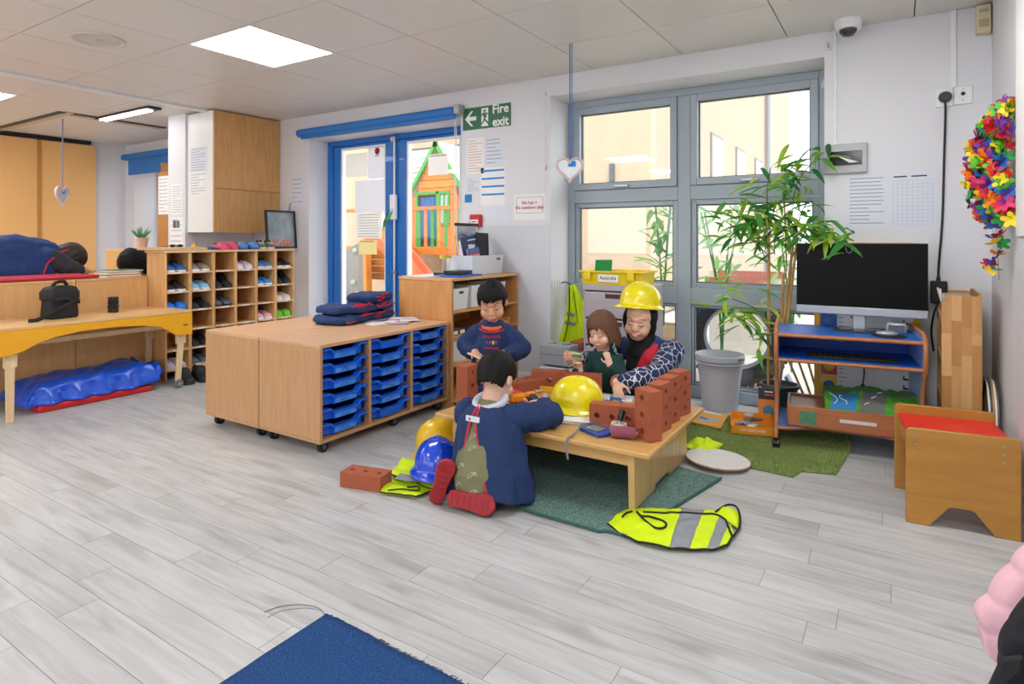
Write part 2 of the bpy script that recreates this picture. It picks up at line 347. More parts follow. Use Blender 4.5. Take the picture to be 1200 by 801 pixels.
# ------- blue double door
dr = obj('door_1', None); dr.location = (0, 4.2, 0); dr['kind'] = 'structure'; dr['label'] = 'blue glazed double door to the playground'
part('door_frame', bars([(DX0, DX0+.07, 0, DZ), (DX1-.07, DX1, 0, DZ), (DX0+.07, DX1-.07, DZ-.05, DZ), (DX0+.07, DX1-.07, 0, .025)], -.05, .05), BLUEF, dr, .005)
for k, (a, b, g0, g1) in enumerate(((DX0+.073, -3.925, -4.645, -4.04), (-3.921, DX1-.073, -3.78, -3.16))):
    lf = part('door_leaf', bars([(a, g0, .03, DZ-.053), (g1, b, .03, DZ-.053), (g0, g1, 1.985, DZ-.053), (g0, g1, .03, .22)], -.04, .03), BLUEF, dr, .006)
    part('gasket', bars([(g0, g0+.018, .22, 1.985), (g1-.018, g1, .22, 1.985), (g0+.018, g1-.018, .22, .238), (g0+.018, g1-.018, 1.967, 1.985)], -.03, .02), WHITEP, lf)
    part('pane', bars([(g0, g1, .22, 1.985)], -.005, .005), GLASS, lf)
pb = part('panic_bar', MB().tube([(-3.90, -.062, .1), (-3.90, -.062, 2.0)], .011).box(-3.93, -3.87, -.085, -.04, 1.99, 2.03).box(-3.925, -3.875, -.075, -.04, .78, .80), CHROME, dr)
part('latch_box', MB().box(-3.93, -3.87, -.10, -.05, 1.27, 1.5), WHITEP, pb, .01); part('push_pad', MB().prism([(-3.93, 1.27), (-3.90, 1.33), (-3.96, 1.24), (-3.985, 1.2), (-3.975, 1.26)], 'y', -.13, -.10), plain('green_handle', '#58b878', .4), pb, .004)
# roller blind over door
t = thing('roller_blind', 'rolled up bright blue blind above the double door', 'blind', (0, YW-.05, 2.12))
part('roll', MB().tube([(-4.90, 0, -.005), (-2.99, 0, .0)], .037, 18), BLUEB, t); part('hem_bar', MB().box(-4.86, -2.985, -.012, .012, -.062, -.032), BLUEB, t, .004); part('bracket', MB().box(-2.985, -2.93, -.035, .048, -.03, .045), plain('grey_bracket', '#b6b8bb', .4), t, .006)
part('chain', MB().tube([(-2.995, .0, -.04), (-2.995, .0, -1.0), (-2.98, .0, -1.0), (-2.98, .0, -.04)], .003, 6), WHITEP, t)
# ================================================================== outside the windows
PAVE = plain('pale_paving', '#cfc9c2', .9, var=.1, scale=3)
struct('ground_outside', MB().box(-20, 8, YF+.06, 30, -.2, -.03), PAVE, label='pale paved playground outside the windows')
PEACH = plain('pale_buff_brick', '#cdb598', .9, var=.08, scale=4)  # even buff brick colour of the far facade
WHITB = plain('pale_render', '#b9a690', .9, var=.03)
t = thing('brick_building', 'pale buff brick building across the playground', 'building', (-2.95, 8.35, 0))
part('front_wall', MB().box(-9, 0, 0, .25, 0, 7), PEACH, t)
t2 = t; t = thing('side_building', 'pale rendered building wing with windows beyond the right pane', 'building', (-2.95, 8.61, 0)); part('side_wall', MB().box(-.25, 0, 0, 13, 0, 7), WHITB, t)
for k in range(5):
    y = .9 + k*2.1
    wn = part('window', MB().box(0, .03, y, y+.9, 1.75, 3.1), plain('window_reveal%d' % k, '#8d857c', .6), t); part('pane', MB().box(.03, .035, y+.06, y+.84, 1.81, 3.04), plain('pale_pane%d' % k, '#c9cdd0', .15), wn)
part('downpipe', MB().tube([(.08, 8.6, 0), (.08, 8.6, 7)], .06), plain('grey_pipe', '#8f969c', .5), t)
t = t2; part('lamp_bracket', MB().box(-.62, -.55, -.05, 0, 1.9, 2.2), GREYD, t)
part('low_window', MB().box(-2.2, -1.2, -.02, 0, .5, 1.0), plain('dark_window', '#8a7a70', .3), t)
# playhouse on a raised deck
ORW = [wood('orange_board%d' % i, a, b, 'x', .6, 3, 10) for i, (a, b) in enumerate((('#e08a30', '#f0a04a'), ('#d98028', '#ea963e')))]
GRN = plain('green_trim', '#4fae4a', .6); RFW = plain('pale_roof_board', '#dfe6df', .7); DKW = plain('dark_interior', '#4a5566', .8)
px, py = -5.75, 7.0
t = thing('playhouse', 'orange timber playhouse with green trim on a raised deck', 'playhouse', (px, py, 0))
for k in range(11):        # gable boards
    z = .98 + k*.11; hw = .36 if z < 1.85 else max(.02, .36*(1-(z-1.85)/.62)); 
    if 1.05 < z+.1 and z < 1.72 and k < 7: part('board', MB().box(.24, .38, 0, .05, z, z+.103), ORW[k % 2], t); part('board', MB().box(-.38, -.36, 0, .05, z, z+.103), ORW[k % 2], t)
    else: part('board', MB().box(-hw, hw, 0, .05, z, z+.103), ORW[k % 2], t)
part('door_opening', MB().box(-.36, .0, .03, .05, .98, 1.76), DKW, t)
part('curtain', MB().grid(16, 2, lambda u, v: (-.33+u*.3, .02+.012*math.sin(u*30), 1.1+v*.62)), plain('blue_curtain', '#3f7fc0', .8), t)
dt = part('door_trim', MB().box(-.40, -.36, -.02, .02, .98, 1.80).box(-.0, .04, -.02, .02, .98, 1.80).box(-.36, .24, -.02, .02, 1.76, 1.80), GRN, t)
wf = part('window', MB().box(.04, .07, -.02, .02, 1.3, 1.76).box(.21, .24, -.02, .02, 1.3, 1.76).box(.07, .21, -.02, .02, 1.3, 1.33).box(.13, .15, -.015, .02, 1.33, 1.76).box(.07, .21, -.015, .02, 1.54, 1.56), GRN, t)
part('pane', MB().box(.07, .21, .0, .01, 1.33, 1.76), plain('playhouse_pane', '#c9dbe0', .2), wf)
part('board', MB().box(.04, .24, .0, .05, .98, 1.3), ORW[0], t)
for s in (-1, 1): part('bargeboard', MB().prism([(s*.0, 2.56), (s*.50, 1.83), (s*.50, 1.74), (0, 2.46)], 'y', -.05, -.02), GRN, t)
part('finial', MB().box(-.04, .04, -.05, -.02, 2.45, 2.68), GRN, t)
for s in (-1, 1): part('gable_roof', MB().prism([(s*.0, 2.54), (s*.52, 1.79), (s*.52, 1.75), (0, 2.50)], 'y', -.02, 1.2), RFW, t)
# main body to the left with boarded roof
for k in range(9): part('board', MB().box(-1.75, -.38, .35, .40, .98+k*.11, 1.083+k*.11), ORW[k % 2], t)
wf = part('window', MB().box(-1.5, -1.46, .32, .36, 1.25, 1.75).box(-1.14, -1.1, .32, .36, 1.25, 1.75).box(-1.46, -1.14, .32, .36, 1.71, 1.75).box(-1.46, -1.14, .32, .36, 1.25, 1.29), GRN, t); part('pane', MB().box(-1.46, -1.14, .335, .35, 1.29, 1.71), plain('playhouse_pane2', '#c9dbe0', .2), wf)
part('roof_deck', MB().prism([(.24, 1.90), (1.0, 2.66), (1.0, 2.60), (.28, 1.88)], 'x', -1.85, -.1), plain('roof_gap_backing', '#4d5a52', .9), t)  # dark grey-green backing seen between the spaced roof boards
for k in range(8): part('roof_board', MB().box(-1.85, -.1, .22+.09*k, .26+.09*k, 1.90+k*.09, 1.97+k*.09), RFW, t, .006)
part('deck', MB().box(-1.9, 1.2, -.5, 1.2, .88, .98), ORW[1], t)
for k in range(13): part('baluster', MB().box(-.3+.12*k-.018, -.3+.12*k+.018, -.48, -.45, .98, 1.5), GRN if k % 2 else ORW[0], t) if k > 0 else None
part('rail', MB().box(-1.9, 1.2, -.5, -.43, 1.5, 1.55), ORW[1], t)
for x in (-1.85, -.42, 1.1): part('post', MB().box(x-.05, x+.05, -.5, -.4, 0, 1.55 if x != -.42 else .9), ORW[1], t)
for k in range(4): part('board', MB().box(-1.9, -.45, -.52, -.49, .5+.1*k, .593+.1*k), ORW[k % 2], t)
t = thing('slide', 'coral orange plastic slide running down from the deck', 'slide', (-5.75, 6.2, 0))
def sl(dx, m, nm, w_, hgt):
    pts = spline([(dx-.40, 0, 1.02), (dx-.2, 0, 1.0), (dx+.1, 0, .75), (dx+.6, 0, .3), (dx+.95, 0, .12)], 6)
    rs = [[(p.x, p.y-w_, p.z), (p.x, p.y+w_, p.z), (p.x, p.y+w_, p.z+hgt), (p.x, p.y-w_, p.z+hgt)] for p in pts]
    return part(nm, MB().rings(rs), m, t, smooth=30)
SLM = plain('coral_plastic', '#ee8460', .35)
sl(0, SLM, 'chute', .22, .03); a = sl(0, SLM, 'side_wall', .03, .14); a.location.y = -.22; a = sl(0, SLM, 'side_wall', .03, .14); a.location.y = .22
t = thing('climbing_ramp', 'grey climbing ramp with pale green grips', 'climbing ramp', (-6.45, 6.0, 0))
Mr = Matrix.Translation((0, 0, .0)) @ Matrix.Rotation(R(-62), 4, 'X')
part('ramp_board', MB().box(-.30, .30, -.02, .02, 0, 1.12, Matrix.Rotation(R(-24), 4, 'Y') @ Matrix.Rotation(R(-20), 4, 'X')), plain('grey_board', '#8d8a88', .8, var=.1), t)
part('ramp_beam', MB().box(.30, .37, -.05, .05, 0, 1.14, Matrix.Rotation(R(-24), 4, 'Y') @ Matrix.Rotation(R(-20), 4, 'X')), ORW[0], t)
hm = plain('mint_grip', '#a9d8bd', .5)
for (u, v) in ((-.15, .95), (.12, 1.0), (-.15, .72), (.08, .5), (-.12, .45), (.15, .28), (-.18, .2)): 
    p = Matrix.Rotation(R(-24), 4, 'Y') @ Matrix.Rotation(R(-20), 4, 'X') @ Vector((u, -.04, v)); part('grip', MB().ell(p, (.045, .035, .04), n=10, m=6), hm, t)
# tyre, tub, planter, plants
t = thing('tractor_tyre', 'big black tractor tyre standing against the window outside', 'tyre', (-1.03, 4.86, -.03), R(8))
tp = MB(); rs = []
for i in range(40):
    a = 2*math.pi*i/40; c = Vector((math.cos(a), 0, math.sin(a))); rs.append([Vector((0, 0, .38)) + c*(.30+.075*math.cos(b)) + Vector((0, .12*math.sin(b), 0)) for b in [2*math.pi*j/12 for j in range(12)]])
part('carcass', tp.rings(rs, True), BLACKM, t)
tr = MB()
for i in range(44):
    a = 2*math.pi*i/44; Mx = Matrix.Translation((0, 0, .38)) @ Matrix.Rotation(-a, 4, 'Y'); tr.box(.365, .383, -.10, .10, -.015, .015, Mx)
part('tread', tr, BLACKM, t); part('rim', MB().tube([(.235*math.cos(2*math.pi*i/36), -.06, .38+.235*math.sin(2*math.pi*i/36)) for i in range(36)], .015, 8, True), plain('rim_grey', '#9aa2a8', .5), t)
single('blue_tub', MB().lathe([(.001, 0), (.16, 0), (.2, .35), (.19, .35), (.15, .02), (.001, .02)], n=20), plain('blue_tub', '#2d7fd0', .4), 'small blue plastic tub outside the window', 'tub', loc=(-1.60, 5.75, -.03)); bpy.data.objects['blue_tub'].scale = (.45, .45, .8)
RB = plain('red_brick', '#b4604a', .85, var=.15, scale=20); 
t = thing('brick_planter', 'low red brick planter wall outside the window', 'planter', (-.65, 6.2, -.03)); bmesh_b = MB().box(0, .2, 0, .1, 0, .062).mesh('brick', RB, 0)
for r_ in range(12):
    for c_ in range(3): 
        if r_ > 5: obj('brick', bmesh_b, t, (-.95+c_*.207+(.1 if r_ % 2 else 0), 0, r_*.068))
part('mortar', MB().box(-.94, -.26, .01, .09, 0, .81), plain('mortar', '#cfc6ba', .95), t); 
t = thing('wooden_planter', 'pale wooden planter box outside below the big window', 'planter', (-1.75, 5.1, -.03))
for k in range(4): part('plank', MB().box(-.22, .22, -.14, -.12, .0+.1*k, .094+.1*k), PINE, t); part('plank', MB().box(-.22, .22, .12, .14, .0+.1*k, .094+.1*k), PINE, t)
part('soil', MB().box(-.215, .215, -.12, .12, .3, .36), plain('planter_soil', '#5a4a3c', .95), t)
def leafmat(name, hx):
    m, N, L, b = node_mat(name); b.inputs['Roughness'].default_value = .45; c = lin(hx); tc = N.new('ShaderNodeTexCoord'); n = N.new('ShaderNodeTexNoise'); n.inputs['Scale'].default_value = 25; mx = N.new('ShaderNodeMix'); mx.data_type = 'RGBA'; mx.inputs[6].default_value = tuple(x*.85 for x in c[:3])+(1,); mx.inputs[7].default_value = tuple(min(1, x*1.15) for x in c[:3])+(1,)
    L.new(tc.outputs['Object'], n.inputs['Vector']); L.new(n.outputs['Fac'], mx.inputs[0]); L.new(mx.outputs[2], b.inputs['Base Color']); t = N.new('ShaderNodeBsdfTranslucent'); L.new(mx.outputs[2], t.inputs[0]); x = N.new('ShaderNodeMixShader'); x.inputs[0].default_value = .5
    L.new(b.outputs[0], x.inputs[1]); L.new(t.outputs[0], x.inputs[2]); L.new(x.outputs[0], N['Material Output'].inputs['Surface']); return m
LEAFO = [leafmat('outdoor_leaf%d' % i, c) for i, c in enumerate(('#6fae5c', '#8fbf66', '#579a50'))]
def leafmesh(m, L_=.14, W_=.022, bend=.03):
    k = 7; vs = []; fs = []
    for i in range(k+1):
        u = i/k; wd = W_*math.sin(math.pi*min(1, u*.93+.07))**.8*(1-u*.55); z = -bend*u*u
        vs += [(u*L_, -wd/2, z+.25*wd), (u*L_, 0, z), (u*L_, wd/2, z+.25*wd)]
    for i in range(k):
        a = i*3; fs += [(a, a+1, a+4, a+3), (a+1, a+2, a+5, a+4)]
    return MB().add(vs, fs).mesh('leaf', m, 60)
LMO = [leafmesh(m, .22, .055) for m in LEAFO]
def bush(name, label, loc, h, n, spread, ms):
    t = thing(name, label, 'plant', loc)
    rnd = random.Random(int(loc[0]*100)+int(h*50))
    for k in range(4):
        a = rnd.uniform(0, 6.28); part('stem', MB().tube(spline([(0, 0, 0), (.1*spread*math.cos(a), .1*spread*math.sin(a), h*.5), (spread*.5*math.cos(a), spread*.5*math.sin(a), h)], 5), .008, 6), LEAFO[2], t)
    for k in range(n):
        a = rnd.uniform(0, 6.28); q = rnd.uniform(.35, 1); r_ = spread*q*rnd.random()**.6
        obj('leaf', rnd.choice(ms), t, (r_*math.cos(a), r_*math.sin(a), h*q), (rnd.uniform(-.6, .6), rnd.uniform(-.9, .7), rnd.uniform(0, 6.28)))
    return t
bush('garden_bamboo', 'slender green shrub outside the left window column', (-1.66, 5.0, -.03), 1.55, 60, .16, LMO)
bush('garden_shrub', 'leafy green bush outside behind the bamboo plant', (-1.25, 5.3, -.03), 1.35, 70, .35, LMO)
bush('garden_shrub', 'small low green bush near the brick planter outside', (-.75, 5.6, -.03), 1.1, 50, .3, LMO)
# ================================================================== left side
# white nib column and hanging cupboard
struct('wall_nib', MB().box(-5.99, -5.69, 3.2, YW, 0, H), WALL, bev=.003, label='white square column beside the hanging cupboard')
t = thing('wall_cupboard', 'white hanging cupboard with two oak doors under the ceiling', 'cupboard', (-5.69, 3.22, 1.155))
part('body', MB().box(.001, .42, 0, .695, 0, 1.115), WHITEP, t, .002)
for z0, z1 in ((.0, .40), (.404, 1.118)): part('door', MB().box(.42, .442, -.002, .697, z0, z1), OAK, t, .002)
single('paper_roll', MB().tube([(-5.45, 3.45, 2.275), (-5.3, 3.88, 2.275)], .008), PAPERB, 'thin rolled paper lying on top of the hanging cupboard', 'paper roll')
def sheet(name, label, pts, mat, lines=0, ink=None, cat='notice', th=.0012, n=(0, -1, 0), group=None, frame=None):
    """paper on a wall: pts = lower-left and upper-right corner in the wall plane; n = facing normal"""
    (a, z0), (b, z1), c = pts
    t = thing(name, label, cat, ((a+b)/2, c, z0) if abs(n[1]) else (c, (a+b)/2, z0), 0 if n[1] < 0 else R(90) if n[0] > 0 else 0, group)
    wd = abs(b-a); hh = z1-z0
    part('sheet', MB().box(-wd/2, wd/2, -th-.0005, -.0005, 0, hh), mat, t)
    if lines:
        m = MB(); rnd = random.Random(int(abs(a)*1000))
        for i in range(lines):
            z = hh*(.92-.84*i/max(1, lines-1)); l = wd*(.84 if rnd.random() < .75 else .5)
            m.box(-wd*.42, -wd*.42+l*rnd.uniform(.9, 1), -th-.0012, -th-.0004, z-min(hh*.10/lines, .003), z+min(hh*.10/lines, .003))
        part('lettering', m, ink or INK, t)
    return t
sheet('notice', 'tall typed notice on the white column', ((-5.93, 1.33), (-5.74, 1.62), 3.2), PAPER, 12)
t = sheet('notice', 'white sheet with small photo strip on the column', ((-5.95, 1.0), (-5.72, 1.3), 3.2), PAPER, 6)
part('photo', MB().box(-.06, -.01, -.004, -.001, .2, .27), plain('photo_dark', '#5a4a6a', .5), t); part('photo', MB().box(.0, .05, -.004, -.001, .2, .27), plain('photo_teal', '#4a7a80', .5), t)
sheet('notice', 'two typed sheets on the white side of the hanging cupboard', ((-5.64, 1.72), (-5.36, 1.95), 3.22), PAPERB, 9)
sheet('notice', 'lower typed sheet on the cupboard side', ((-5.65, 1.50), (-5.36, 1.712), 3.22), PAPER, 8)
sheet('notice', 'small typed sheet on the wall left of the door recess', ((-5.08, 1.44), (-4.90, 1.70), YW), PAPERB, 6)
# brown cupboard behind column with boxes on top
t = thing('tall_cabinet', 'tall brown wooden cabinet behind the white column', 'cabinet', (-6.33, 3.42, 0)); part('body', MB().box(-.25, .3, 0, .4, 0, 1.80), wood('brown_cab', '#a86f3a', '#b97f46', 'z', .5), t, .003); part('side_panel', MB().box(-.25, .3, -.012, -.0, .02, 1.78), wood('brown_cab2', '#b07a42', '#bd8850', 'z', .5), t)
sheet('notice', 'white sheet hanging on the tall brown cabinet', ((-6.56, 1.35), (-6.36, 1.75), 3.405), PAPER, 10)
t = thing('cardboard_box', 'flat brown cardboard box on top of the tall cabinet', 'box', (-6.42, 3.6, 1.80)); CARD = plain('cardboard', '#a06a3c', .8, var=.1); part('carton', MB().box(-.14, .3, -.17, .17, 0, .07), CARD, t, .003); part('lid', MB().box(-.145, .305, -.175, .175, .07, .09), CARD, t, .003)
t = thing('cardboard_box', 'tall dark brown box standing on the flat cardboard box', 'box', (-6.37, 3.62, 1.89)); part('carton', MB().box(-.05, .25, -.12, .12, 0, .2), plain('dark_card', '#6e4426', .8), t, .003); part('tape', MB().box(-.051, .251, -.02, .02, .2, .202), plain('tape_brown', '#a98a5c', .3), t)

# ---------------- shoe cubby
t = thing('shoe_cubby', 'birch shoe cubby unit with six columns of pigeonholes', 'shelf unit', (-4.72, 2.5, 0))
CY = [0, .1955, .391, .5865, .782, .9775, 1.173]; CZ = [.085, .235, .385, .535, .685, .835]
part('side_panel', MB().box(-.27, 0, -.0, .014, 0, .985), CUBBY, t, .002); part('side_panel', MB().box(-.27, 0, 1.159, 1.173, 0, .985), CUBBY, t, .002)
for y in CY[1:-1]: part('upright', MB().box(-.26, .0, y-.013, y+.013, 0, .985), CUBBY, t, .002)
shm = MB().box(-.255, -.002, .014, .182, -.012, 0).mesh('shelf', CUBBY, 0)
CUBL = wood('cubby_edge', '#dbb07c', '#e6c293', 'y', .5, 5, 8)
em = MB().box(-.003, .002, .014, .182, -.013, .001).mesh('shelf_edge', CUBL, 0); lm = MB().box(.002, .0035, .06, .13, -.011, -.003).mesh('name_strip', PAPER, 0)
for k in range(6):
    for z in CZ:
        s = obj('shelf', shm, t, (0, CY[k] + (0 if k == 0 else 0), z)); obj('shelf_edge', em, s); obj('name_strip', lm, s)
part('back_panel', MB().box(-.272, -.262, .002, 1.171, 0, .985), wood('cubby_back', '#b98045', '#c88f52', 'z', .5), t)
part('top_board', MB().box(-.28, .012, -.012, 1.185, .985, 1.003), CUBL, t, .003)
single('wooden_board', MB().box(-.36, .012, -.03, .33, 0, .022), CUBL, 'pale wooden board lying on the left end of the shoe cubby', 'board', bev=.003, loc=(-4.72, 2.5, 1.004))

# shoes
def shoe_meshes(kind, mu, ms, ml=None, L_=.16, W_=.062):
    ml = ml or BLACKM; up = MB(); rs = []
    prof = {'trainer': [(0, .050, .8), (.08, .062, .92), (.2, .066, .95), (.33, .064, .95), (.45, .056, .95), (.6, .044, 1), (.75, .036, 1.02), (.88, .030, .92), (.97, .020, .62), (1.0, .012, .3)],
            'croc': [(0, .028, .7), (.08, .036, .9), (.2, .036, .95), (.38, .036, .98), (.5, .052, 1.05), (.65, .054, 1.1), (.8, .046, 1.08), (.92, .034, .9), (.98, .024, .6), (1.0, .014, .3)],
            'boot': [(0, .100, .8), (.08, .102, .92), (.2, .104, .96), (.35, .104, .96), (.46, .098, .93), (.54, .058, .95), (.7, .046, 1.02), (.86, .036, .95), (.97, .024, .62), (1.0, .014, .3)]}[kind]
    for u, hh, wd in prof:
        x = (u-.5)*L_; w2_ = W_/2*wd; b = .012
        rs.append([(x, -w2_, b), (x, -w2_*1.03, b+hh*.35), (x, -w2_*.8, b+hh*.8), (x, -w2_*.4, b+hh), (x, w2_*.4, b+hh), (x, w2_*.8, b+hh*.8), (x, w2_*1.03, b+hh*.35), (x, w2_, b)])
    up.rings(rs); um = up.mesh('upper', mu, 70)
    sol = [((u-.5)*L_*1.03, W_/2*wd*1.08) for u, _, wd in prof]; poly = sol + [(x, -y) for x, y in reversed(sol)]
    sm = MB().prism(poly, 'z', 0, .016).mesh('sole', ms, 30)
    top = {'trainer': .067, 'croc': .042, 'boot': .109}[kind]; c = {'trainer': -.27, 'croc': -.27, 'boot': -.25}[kind]*L_
    om = MB().lathe([(.001, top+.006), (.019, top+.008), (.0245, top+.005), (.0235, top-.015), (.001, top-.016)], (c, 0, .004), 14, sx=1.5, sy=.9).mesh('collar', ml, 50)
    lc = MB()
    for i in range(4): lc.box(-.012+i*.014, -.006+i*.014, -.017, .017, .061-.0065*i, .066-.0065*i)
    return um, sm, om, (lc.mesh('laces', WHITEP, 0) if kind == 'trainer' else None)
def cm(n, h, r=.6): return plain(n, h, r, var=.12, scale=60)
SM = {}
def pair(kind, mu, ms, loc, rz, who, ml=None, L_=.168, W_=.070, gap=.0418, grp='shoes in the cubby'):
    key = (kind, mu.name, ms.name, L_)
    if key not in SM: SM[key] = shoe_meshes(kind, mu, ms, ml, L_, W_)
    um, sm, om, lc = SM[key]; c, s = math.cos(rz), math.sin(rz)
    for k, sd in enumerate((-1, 1)):
        t = thing({'trainer': 'trainer', 'croc': 'clog', 'boot': 'boot'}[kind], ('left hand ' if k == 0 else 'right hand ') + who, 'shoe', (loc[0]-s*gap*sd, loc[1]+c*gap*sd, loc[2]), rz+sd*.03, grp)
        obj('upper', um, t); obj('sole', sm, t); obj('collar', om, t)
        if lc: obj('laces', lc, t)
C = dict(blue=cm('shoe_blue', '#2c5fa8'), navy=cm('shoe_navy', '#1e2a44'), purple=cm('shoe_dark_purple', '#2e2333'), sky=cm('shoe_sky', '#86bfe0'), bright=cm('shoe_bright_blue', '#1779e0', .4), black=cm('shoe_black', '#1d1d22'), grey=cm('shoe_grey', '#5a5f6b'), tan=cm('shoe_taupe', '#8a7d74'), white=cm('shoe_white', '#e8e4ea'), lilac=cm('shoe_lilac', '#d8cbdc'), mid=cm('shoe_mid_blue', '#4f86bd'), azure=cm('shoe_azure', '#3c8fd0'), pink=cm('shoe_pink', '#e5a7bb'), green=cm('shoe_green', '#6fc22c', .4), redw=cm('shoe_cream_red', '#e0d3cc'), hot=cm('shoe_hot_pink', '#d8456f', .4), olive=cm('shoe_olive', '#5f6b55'), sole=cm('sole_white', '#e6e6e4'), dsole=cm('sole_dark', '#2b2b2e'), tansole=cm('sole_tan', '#c8b79c'))
def cub(c, r, kind, mu, ms, who, **k): pair(kind, C[mu], C[ms], (-4.72-.090, 2.5+CY[c]+.0978, [.985, .835, .685, .535, .385, .235, .085][r]+.0012), 0, who, **k)
N6 = ['leftmost', 'second', 'third', 'fourth', 'fifth', 'rightmost']; NR = ['', 'top', 'second', 'third', 'fourth', 'fifth', 'sixth']
for c, r, kd, mu, ms, d in ((0, 1, 'trainer', 'blue', 'sole', 'blue speckled trainer'), (0, 2, 'trainer', 'purple', 'sole', 'dark purple trainer with pale sole'), (0, 3, 'croc', 'bright', 'bright', 'bright blue clog'), (0, 6, 'trainer', 'lilac', 'sole', 'grey white trainer'),
        (1, 1, 'trainer', 'tan', 'sole', 'taupe trainer'), (1, 2, 'trainer', 'sky', 'sole', 'pale blue trainer'), (1, 3, 'trainer', 'black', 'dsole', 'black trainer'), (1, 5, 'trainer', 'black', 'dsole', 'black trainer'), (1, 6, 'trainer', 'grey', 'tansole', 'grey trainer'),
        (2, 2, 'boot', 'black', 'dsole', 'black ankle boot'), (2, 3, 'trainer', 'grey', 'dsole', 'dark grey trainer'), (3, 1, 'trainer', 'lilac', 'sole', 'white and lilac trainer'),
        (4, 1, 'trainer', 'mid', 'sole', 'denim blue trainer'), (4, 2, 'trainer', 'azure', 'sole', 'azure trainer'), (4, 4, 'trainer', 'pink', 'sole', 'pink and white trainer'), (5, 1, 'trainer', 'purple', 'sole', 'black and white trainer'), (5, 2, 'boot', 'black', 'dsole', 'black boot'), (5, 3, 'trainer', 'redw', 'sole', 'cream trainer'), (5, 4, 'croc', 'green', 'green', 'lime green clog')):
    cub(c, r, kd, mu, ms, '%s in %s row of %s cubby column' % (d, NR[r], N6[c]))
pair('croc', C['hot'], C['hot'], (-4.82, 3.05, 1.004), R(8), 'hot pink clog on top of the cubby', grp='shoes on top of the cubby', gap=.042)
pair('croc', C['mid'], C['blue'], (-4.82, 3.25, 1.004), R(-10), 'blue clog on top of the cubby', grp='shoes on top of the cubby', L_=.18, gap=.045)
pair('trainer', C['olive'], C['sole'], (-4.82, 3.44, 1.004), R(-5), 'small olive shoe on top of the cubby', grp='shoes on top of the cubby', L_=.12, W_=.05)
pair('boot', C['black'], C['dsole'], (-4.56, 2.63, .0005), R(-12), 'big dark walking boot on floor before the cubby', ml=C['tansole'], L_=.22, W_=.085, gap=.055, grp='boots on the floor')
pair('trainer', C['navy'], C['dsole'], (-4.58, 2.84, .0005), R(10), 'dark shoe on floor beside the walking boots', ml=C['tansole'], L_=.2, W_=.075, gap=.045, grp='boots on the floor')
single('folded_cloth', MB().grid(12, 10, lambda u, v: (-4.93+u*.17, 2.83+v*.16, 1.006+.022*math.sin(u*3.1)**.5*math.sin(v*3.1)**.5+.004*nz(u*9, v*9))), plain('navy_cloth', '#2f4c86', .9), 'flat navy cloth on top of the shoe cubby', 'cloth')
t = thing('sunglasses', 'small black sunglasses on the pale board', 'sunglasses', (-4.82, 2.64, 1.027)); part('lens', MB().ell((0, -.03, .012), (.004, .024, .012), n=12, m=6), BLACK, t); part('lens', MB().ell((0, .03, .012), (.004, .024, .012), n=12, m=6), BLACK, t); part('arm', MB().tube([(0, -.055, .014), (-.1, -.05, .004)], .003).tube([(0, .055, .014), (-.1, .05, .004)], .003).tube([(0, -.055, .014), (0, .055, .014)], .003), BLACK, t)
single('yellow_toy', MB().lathe([(.001, 0), (.02, 0), (.018, .012), (.008, .02), (.01, .03), (.001, .036)], n=14), plain('yellow_toy', '#e5b730', .5), 'tiny yellow figure on the pale board', 'toy', loc=(-4.80, 2.77, 1.0272))
# black framed picture leaning at the right end
t = thing('sea_picture', 'black framed dark sea picture leaning on the wall above cubby', 'picture', (-4.93, 3.53, 1.004)); t.rotation_euler = (0, R(-5), 0)
part('frame', MB().box(0, .02, 0, .33, 0, .018).box(0, .02, 0, .33, .342, .36).box(0, .02, 0, .018, .018, .342).box(0, .02, .312, .33, .018, .342), BLACK, t); part('picture', MB().box(.004, .010, .018, .312, .018, .342), plain('sea_print', '#8a97a0', .25, var=.5, scale=9), t)
co = MB(); rnd = random.Random(5)
for k in range(14): 
    y = .04+rnd.random()*.25; z = .03+rnd.random()*.05; co.ell((.012, y, z), (.003, .014+rnd.random()*.012, .008+rnd.random()*.014), n=8, m=5)
part('coral_print', co, plain('coral_print', '#c2745e', .6, var=.3), t)
t = thing('feather_duster', 'grey handled brush leaning behind the black picture', 'brush', (-4.96, 3.80, 1.32)); part('handle', MB().tube([(0, -.01, .0), (.0, .02, .12)], .01), plain('brush_grey', '#8b9096', .5), t); part('head', MB().box(-.008, .008, -.03, .02, .0, .04), plain('brush_head', '#6d737a', .6), t, .004)

# ---------------- low divider cabinets
DIV = wood('divider_birch', '#d2a063', '#dfb079', 'z', .45, 4, 10)
for nm, y0, y1, lab in (('low_cabinet', 2.004, 2.496, 'birch low cabinet back next to the shoe cubby'), ('low_cabinet', .88, 2.0, 'long birch low cabinet back behind the camera bag')):
    t = thing(nm, lab, 'cabinet', (-4.97, y0, 0), 0, 'low cabinets behind the bench'); l = y1-y0
    part('back_panel', MB().box(-.02, 0, .018, l-.018, .07, .785), DIV, t); part('top', MB().box(-.42, .004, 0, l, .785, .803), BIRCH, t, .002)
    for y in (0, l-.018): part('side_panel', MB().box(-.42, .002, y, y+.018, .0, .785), DIV, t, .002)
    part('plinth', MB().box(-.40, -.03, .018, l-.018, 0, .07), DIV, t); part('shelf', MB().box(-.40, -.02, .018, l-.018, .4, .415), DIV, t)
t = thing('play_mat', 'red vinyl mat lying on top of the low cabinets', 'mat', (-5.18, 1.5, .8035)); part('cushion', MB().box(-.2, .205, -.62, .66, 0, .026), plain('red_vinyl', '#cf2440', .4), t, .01); part('seam', MB().box(-.202, .207, -.622, .662, .011, .014), plain('red_seam', '#a31830', .5), t)
